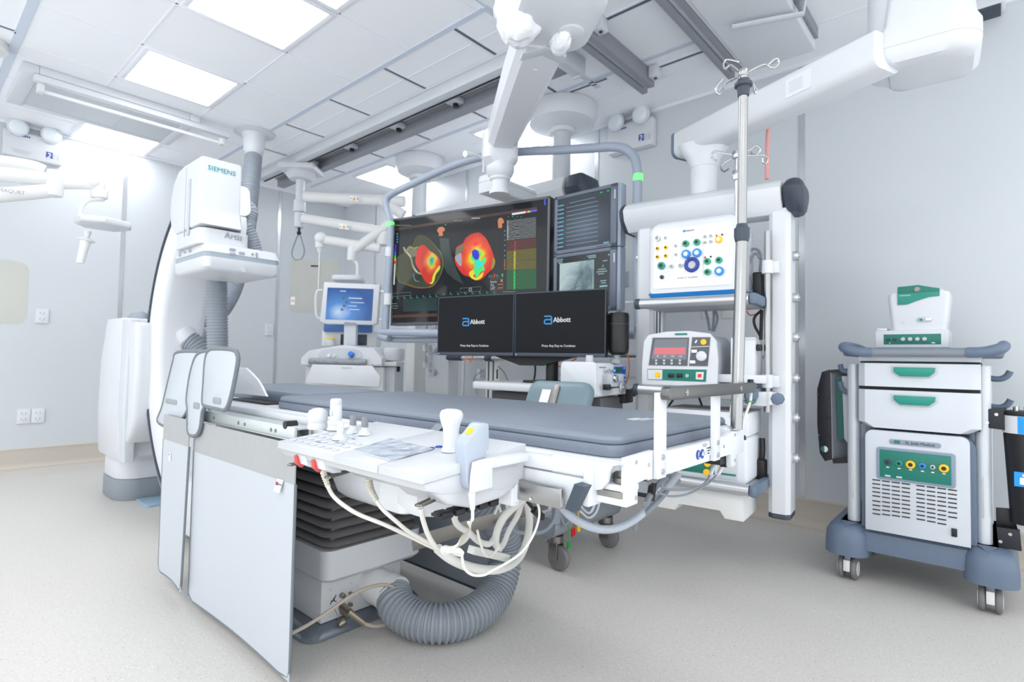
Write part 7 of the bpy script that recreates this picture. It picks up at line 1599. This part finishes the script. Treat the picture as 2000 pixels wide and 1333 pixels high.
# red pull tabs and metal cable hooks below the front edge
for px, py in ((588, 885), (622, 893)):
    q = at(px, py, x=XF+.012); CO.part('tab_housing', MB().prism([(XF+.006, .735), (XF+.05, .735), (XF+.05, .705), (XF+.03, .706), (XF+.012, .715)], 'xz', q.y-.03, q.y+.008, .004), WHITE)
    CO.part('red_tab', MB().prism([(XF+.002, .733), (XF+.010, .733), (XF+.022, .708), (XF+.016, .706), (XF+.004, .716)], 'xz', q.y+.001, q.y+.014, .002), mat('tab_red', (206, 76, 76), .4))
for px0, py0, px1, py1 in ((565, 909, 610, 899), (640, 933, 692, 917), (818, 988, 870, 965)):
    a = at(px0, py0, z=.70); b = at(px1, py1, z=.70); n_ = (b-a).normalized(); sd = n_.cross(Vector((0, 0, 1)))*.006
    hk = CO.part('cable_hook', MB().tube([b+sd, a+sd+n_*.008, a+sd*.5, a-sd*.5, a-sd+n_*.008, b-sd], .0026, 8, 3), DSTEEL)
    CO.part('hook_mount', MB().box(b+Vector((-.008, -.014, -.004)), b+Vector((.02, .014, .012)), .003), BLACK, hk)
cb = MB(); q = at(905, 968, z=.69)
for k in range(5): cb.box((.66+k*.03, .735, .666), (.684+k*.03, .765, .6775), .003)
CO.part('clip_strip', cb.box((.65, .742, .672), (.81, .758, .677)), BLACK)
CO.part('plug_boot', MB().tube([at(px, py, x=.74) for px, py in ((630, 906), (632, 925), (637, 940), (641, 952))], .0085, 10, 4, rib=(.007, .12), r1=.006), mat('cream_boot', (222, 218, 205), .5))
CO.part('plug_boot', MB().tube([at(px, py, x=.74) for px, py in ((720, 935), (723, 952), (729, 966), (736, 980))], .0085, 10, 4, rib=(.007, .12), r1=.006), MT['cream_boot'])
CO.part('spring_sleeve', MB().tube([at(px, py, x=.72) for px, py in ((822, 952), (822, 970), (822, 986))], .0075, 10, 3, rib=(.005, .12)), DSTEEL)
# ---------------------------------------------------------------- hand switch in its holder
hx_ = .75
def hp_(px, py, y=.71): return at(px, py, y=y)
HD = T('switch_holder', 'white angled holder clipped on the table rail beside the console', 'holder', (.78, .70, .68), world=True)
pp = [hp_(px, py, .700) for px, py in ((921, 903), (935, 898), (960, 893), (968, 893), (968, 906), (958, 912), (958, 952), (915, 964), (917, 930))]
HD.part('front_cheek', MB().prism([(p.x, p.z) for p in pp], 'xz', .694, .700, .002), WHITE)
a_, b_2 = hp_(899, 900, .735), hp_(902, 960, .735)
HD.part('side_cheek', MB().prism([(hp_(899, 905, .735).x, hp_(899, 905, .735).z), (hp_(945, 900, .735).x, hp_(945, 900, .735).z), (hp_(945, 955, .735).x, hp_(945, 955, .735).z), (hp_(903, 960, .735).x, hp_(903, 960, .735).z)], 'xz', .734, .738, .001), WHITE)
HD.part('rail_hook', MB().box((hp_(945, 905, .7).x, .696, hp_(945, 905, .7).z-.012), (.846, .74, hp_(945, 900, .7).z), .003), WHITE)
HS = T('hand_switch', 'blue grey hand switch with a yellow button standing in the white holder', 'hand switch', tuple(hp_(905, 955, .717)), world=True)
bz = [hp_(px, py, .717) for px, py in ((899, 872), (902, 862), (918, 842), (930, 827), (941, 826), (945, 832), (945, 874), (940, 880), (938, 895), (920, 905), (915, 952), (903, 948), (900, 905))]
HBM = mat('switch_grey', (168, 178, 192), .35)
body = HS.part('body', MB().prism([(p.x, p.z) for p in smooth(bz, 3, True)], 'xz', .703, .732, .010, 3), HBM)
fa, fb = hp_(903, 866, .717), hp_(936, 829, .717); fn = (fb-fa).normalized(); nrm = Vector((-fn.z, 0, fn.x))
c_ = (fa+fb)/2
HS.part('button_dish', MB().prism([((c_+fn*u+nrm*v).x, (c_+fn*u+nrm*v).z) for u, v in rrect(-.019, .019, -.002, .0035, .0015, 3)], 'xz', .706, .729, .003), LGREY, body)
HS.part('yellow_button', MB().lathe([(.0, 0), (.0085, 0), (.0085, .003), (.006, .0045), (.0, .005)], c_+nrm*.0035+Vector((0, 0, 0)), nrm, 22), YELLOW, body)
HS.part('strain_relief', MB().tube([hp_(px, py, .70) for px, py in ((921, 962), (922, 980), (923, 996))], .0072, 12, 4, r1=.0045), WHITE, body)
coil = [hp_(px, py, .70) for px, py in ((923, 996), (923, 1012), (921, 1018))]
HS.part('cord', MB().tube(coil, .003, 8, 4), CABLEW, body)
def coilpts(path, r, turns):
    P = resample(smooth(path, 10), .0012); out = []; L_ = len(P)
    for i in range(1, L_-1):
        t = (P[i+1]-P[i-1]).normalized(); x = t.cross(Vector((0, 1, .2))).normalized(); y = t.cross(x); a = 2*PI*turns*i/L_
        out.append(P[i]+x*r*math.cos(a)+y*r*math.sin(a))
    return out
cpath = [hp_(px, py, .69) for px, py in ((918, 1018), (917, 1034), (908, 1050), (895, 1064), (880, 1072), (864, 1076))]
HS.part('coiled_cord', MB().tube(coilpts(cpath, .0055, 34), .0021, 6, 0), CABLEW, body)
cp2 = [hp_(px, py, .69) for px, py in ((864, 1074), (880, 1076), (895, 1076), (902, 1082))]
HS.part('cord_tail', MB().tube(cp2, .005, 8, 6).tube([hp_(px, py, .69) for px, py in ((902, 1082), (904, 1100), (910, 1115), (925, 1124), (945, 1124), (962, 1115), (990, 1100), (1020, 1078), (1042, 1045), (1053, 1010), (1050, 985), (1035, 975))], .0024, 8, 6), CABLEW, body)
# ---------------------------------------------------------------- cables and hoses under the table
def cab(name, pts, r, mt, lab, cat='cable', group=None, y=None, x=None, n=10):
    P = [at(p[0], p[1], y=(p[2] if len(p) > 2 else y)) if x is None else at(p[0], p[1], x=(p[2] if len(p) > 2 else x)) for p in pts]
    return solo(name, MB().tube(P, r, n, 7), mt, lab, cat, group)
wg = 'white cables under the table'
cab('cable', [(641, 952, 1.05), (650, 968, 1.05), (668, 985, 1.02), (700, 1005, 1.0), (750, 1025, .97), (800, 1048, .95), (850, 1072, .93), (880, 1080, .92), (905, 1086, .9)], .0044, CABLEW, 'long white cable sagging from the left end of the console past the pedestal', group=wg)
cab('cable', [(736, 980, .95), (750, 998, .93), (775, 1020, .92), (800, 1040, .92), (850, 1068, .92), (870, 1078, .92)], .0042, CABLEW, 'white cable dropping from the middle of the console', group=wg)
cab('cable', [(822, 994, .86), (826, 1015, .86), (836, 1045, .87), (850, 1068, .88), (862, 1078, .9)], .0052, CABLEW, 'white cable hanging from the steel spring sleeve', group=wg)
cab('cable_bundle', [(855, 1072, .92), (880, 1092, .92), (910, 1106, .93), (950, 1114, .94), (985, 1110, .96), (1012, 1092, 1.0), (1028, 1060, 1.02), (1034, 1020, 1.04), (1030, 985, 1.05), (1024, 968, 1.06)], .011, mat('bundle_white', (212, 212, 208), .5, bump=.1), 'thick white cable bundle looping low under the table end', 'cable')
cab('cable_bundle', [(1036, 965, .9), (1010, 985, .92), (985, 1010, .95), (972, 1035, .98), (968, 1060, 1.0), (974, 1072, 1.0)], .010, MT['bundle_white'], 'thick white cable bundle curving down behind the rail clamp', 'cable')
cab('cable_bundle', [(1022, 968, 1.02), (1012, 1005, 1.04), (995, 1035, 1.06), (985, 1060, 1.06), (975, 1075, 1.06)], .008, MT['bundle_white'], 'straight white cable bundle slanting to the cable tray', 'cable')
cab('cable_bundle', [(905, 978, 1.0), (893, 995, 1.0), (888, 1015, 1.0), (898, 1030, 1.0), (915, 1040, 1.0), (935, 1058, 1.0), (955, 1063, 1.0), (966, 1052, 1.0)], .008, MT['bundle_white'], 'white cable bundle bending round the left of the ribbed hose', 'cable')
cab('cable', [(932, 1036, .98), (938, 1060, .98), (945, 1080, .98), (955, 1088, .98), (966, 1080, .98), (972, 1070, .98)], .0035, CABLEW, 'thin white cable loop hanging onto the cable tray', group=wg)
for i, (l, lb_2) in enumerate((([(970, 963), (973, 985), (978, 1000)], 'left thin white cable behind the rail clamp'), ([(990, 963), (990, 990), (992, 1010)], 'middle thin white cable behind the rail clamp'), ([(984, 963), (975, 985), (966, 1005)], 'slanted thin white cable behind the rail clamp'))):
    cab('cable', l, .004, CABLEW, lb_2, group=wg, y=1.12)
q = at(966, 1070, y=1.0)
tray_ = MB().box((-.075, -.012, -.02), (.075, .012, .0), .002); bmesh.ops.transform(tray_.bm, matrix=Matrix.Translation(at(958, 1075, y=1.02))@Matrix.Rotation(math.radians(22), 4, 'Y'), verts=tray_.bm.verts)
solo('cable_tray', tray_, mat('tray_white', (216, 218, 214), .4), 'small white tilted cable tray under the table end', 'tray')
q = at(1050, 1003, y=.93); ex = Matrix.Translation(q)@Matrix.Rotation(math.radians(38), 4, 'Y')
pm_ = MB().box((-.022, -.008, -.009), (.024, .008, .009), .002).box((.024, -.004, -.005), (.032, .004, .005), .001).cyl((-.022, 0, 0), (-.06, 0, .004), .005); bmesh.ops.transform(pm_.bm, matrix=ex, verts=pm_.bm.verts)
solo('plug', pm_, BLACK, 'loose black cable plug hanging in front of the steel cross bar', 'plug')
cab('cable', [(1085, 975, 1.2), (1086, 995, 1.2), (1080, 1020, 1.2), (1062, 1038, 1.2), (1035, 1042, 1.2), (1005, 1038, 1.2), (992, 1025, 1.2)], .0075, CABLEG, 'dark grey banded cable looping under the table end', 'cable')
cab('cable_bundle', [(1088, 978, .75), (1110, 1005, .72), (1135, 1022, .7), (1170, 1034, .68), (1205, 1032, .66), (1240, 1015, .64), (1275, 985, .62), (1305, 950, .6), (1325, 925, .58)], .0095, mat('clear_wrap', (170, 178, 190), .3, bump=.15, bscale=90), 'translucent wrapped cable bundle swinging to the table end plate', 'cable')
cab('cable', [(1310, 950, .6), (1290, 975, .6), (1265, 1000, .62), (1243, 1018, .66), (1240, 1035, .7)], .006, CABLEG, 'dark banded cable curving down behind the wrapped bundle', 'cable')
cab('cable', [(1325, 940, .62), (1300, 935, .6), (1275, 960, .58), (1262, 985, .57)], .0065, CABLEG, 'grey cable bend below the end plate', 'cable')
q = at(1277, 965, y=.57); solo('cable_clip', MB().loft([[q+Vector((-.012, 0, -.012)), q+Vector((.004, 0, -.018)), q+Vector((.004, .012, -.018)), q+Vector((-.012, .012, -.012))], [q+Vector((-.002, 0, .016)), q+Vector((.014, 0, .02)), q+Vector((.014, .012, .02)), q+Vector((-.002, .012, .016))]]), BLACK, 'black cable clip on the wrapped bundle below the end plate', 'clip')
for l, lab in (([(1394, 905, .56), (1388, 925, .56), (1376, 945, .56), (1350, 956, .56), (1310, 957, .56), (1290, 950, .56)], 'left white electrode cable hanging from the black connector block'), ([(1411, 912, .56), (1400, 928, .56), (1380, 947, .56), (1345, 965, .56), (1310, 970, .56), (1285, 962, .56)], 'right white electrode cable hanging from the black connector block')):
    o_ = cab('cable', l, .0026, CABLEG, lab, 'cable', 'electrode cables at the end plate')
for (px, py, qx, qy), lab in (((1396, 903, 1388, 928), 'left white cable plug under the black connector block'), ((1413, 908, 1402, 928), 'right white cable plug under the black connector block')):
    solo('cable_plug', MB().cyl(at(px, py, y=.545), at(qx, qy, y=.545), .006, .0045), WHITE, lab, 'plug', 'cable plugs at the end plate')
# ribbed hose on the floor
HP = [hs0+Vector((0, .012, .002)), Vector((1.198, 1.56, .092)), Vector((1.215, 1.48, .072)), Vector((1.265, 1.405, .067)), Vector((1.37, 1.375, .067)), Vector((1.50, 1.395, .085)), Vector((1.585, 1.42, .16)), Vector((1.60, 1.43, .23)), Vector((1.58, 1.43, .30)), Vector((1.52, 1.44, .38)), Vector((1.43, 1.47, .46)), Vector((1.37, 1.50, .54))]
solo('floor_hose', MB().tube(HP, .061, 20, 9, rib=(.0165, .06)), HOSED, 'thick dark grey ribbed hose curving from the pedestal across the floor', 'hose')
solo('cable', MB().tube([at(px, py, y=1.58) for px, py in ((565, 1240), (600, 1222), (640, 1196), (680, 1168), (715, 1150), (750, 1143), (775, 1152), (786, 1175), (778, 1200), (760, 1217), (735, 1224), (712, 1219))], .0058, 10, 7), mat('beige_cable', (176, 166, 154), .5), 'beige cable looping in front of the ribbed hose at the pedestal', 'cable')
s_ = MB().cyl(at(712, 1219, y=1.58), at(680, 1195, y=1.60), .0095, .011, n=18).cyl(at(682, 1198, y=1.60), at(668, 1186, y=1.64), .014, n=18)
solo('cable_connector', s_, MT['brass_grey'], 'metal cable connector plugged into the pedestal face', 'connector')
q = at(662, 1222, y=1.70); solo('dust_cap', MB().cyl(q, q+Vector((.02, -.006, .012)), .013, bev=.002, n=18).tube([q+Vector((0, 0, .01)), q+Vector((-.004, .0, .03)), q+Vector((-.006, .02, .05))], .001, 6, 3), MT['brass_grey'], 'small metal dust cap dangling above the floor plate', 'cap')
# coloured leads hanging from the trolley behind
for (px, py, w_2, h_2, mt, lab) in ((1120, 1040, .026, .036, RED, 'red electrode clip hanging behind the table'), (1130, 1031, .022, .038, YELLOW, 'yellow electrode clip hanging behind the table'), (1111, 1066, .018, .034, GREEN, 'green electrode clip hanging lowest behind the table')):
    q = at(px, py, y=1.46); m_ = MB().box((q.x-w_2/2, q.y-.005, q.z-h_2/2), (q.x-w_2/6, q.y+.005, q.z+h_2/2), .003).box((q.x+w_2/6, q.y-.005, q.z-h_2/2+.004), (q.x+w_2/2, q.y+.005, q.z+h_2/2), .003).box((q.x-w_2/2, q.y-.004, q.z-h_2/2), (q.x+w_2/2, q.y+.004, q.z-h_2/4), .002)
    m_.tube([(q.x, q.y, q.z+h_2/2-.01), (q.x-.004, q.y, q.z+h_2/2+.05), (q.x-.01, q.y+.01, q.z+.16)], .002, 6, 4)
    solo('electrode_clip', m_, mt, lab, 'clip', 'electrode clips')
q = at(1086, 1003, y=1.46); solo('grey_plug', MB().box((q.x-.022, q.y-.012, q.z-.05), (q.x+.022, q.y+.012, q.z+.05), .008).box((q.x-.016, q.y-.008, q.z-.062), (q.x+.016, q.y+.008, q.z-.05)), MGREY, 'grey moulded plug hanging from the trolley behind the table', 'plug')
cab('cable', [(1093, 985, 1.48), (1095, 1010, 1.47), (1102, 1025, 1.46), (1112, 1018, 1.46), (1118, 1000, 1.46), (1116, 975, 1.48)], .008, CABLEG, 'grey cable loop beside the grey plug behind the table', 'cable')
for l, lab in (([(1128, 968, 1.47), (1135, 990, 1.46), (1150, 1003, 1.46), (1160, 990, 1.46), (1165, 965, 1.47)], 'upper clear tube loop on the trolley behind the table'), ([(1134, 1000, 1.45), (1150, 1012, 1.45), (1165, 1000, 1.45), (1173, 970, 1.46)], 'lower clear tube loop on the trolley behind the table')):
    cab('tubing', l, .006, mat('pale_tubing', (206, 210, 218), .3), lab, 'tube', 'clear tube loops')
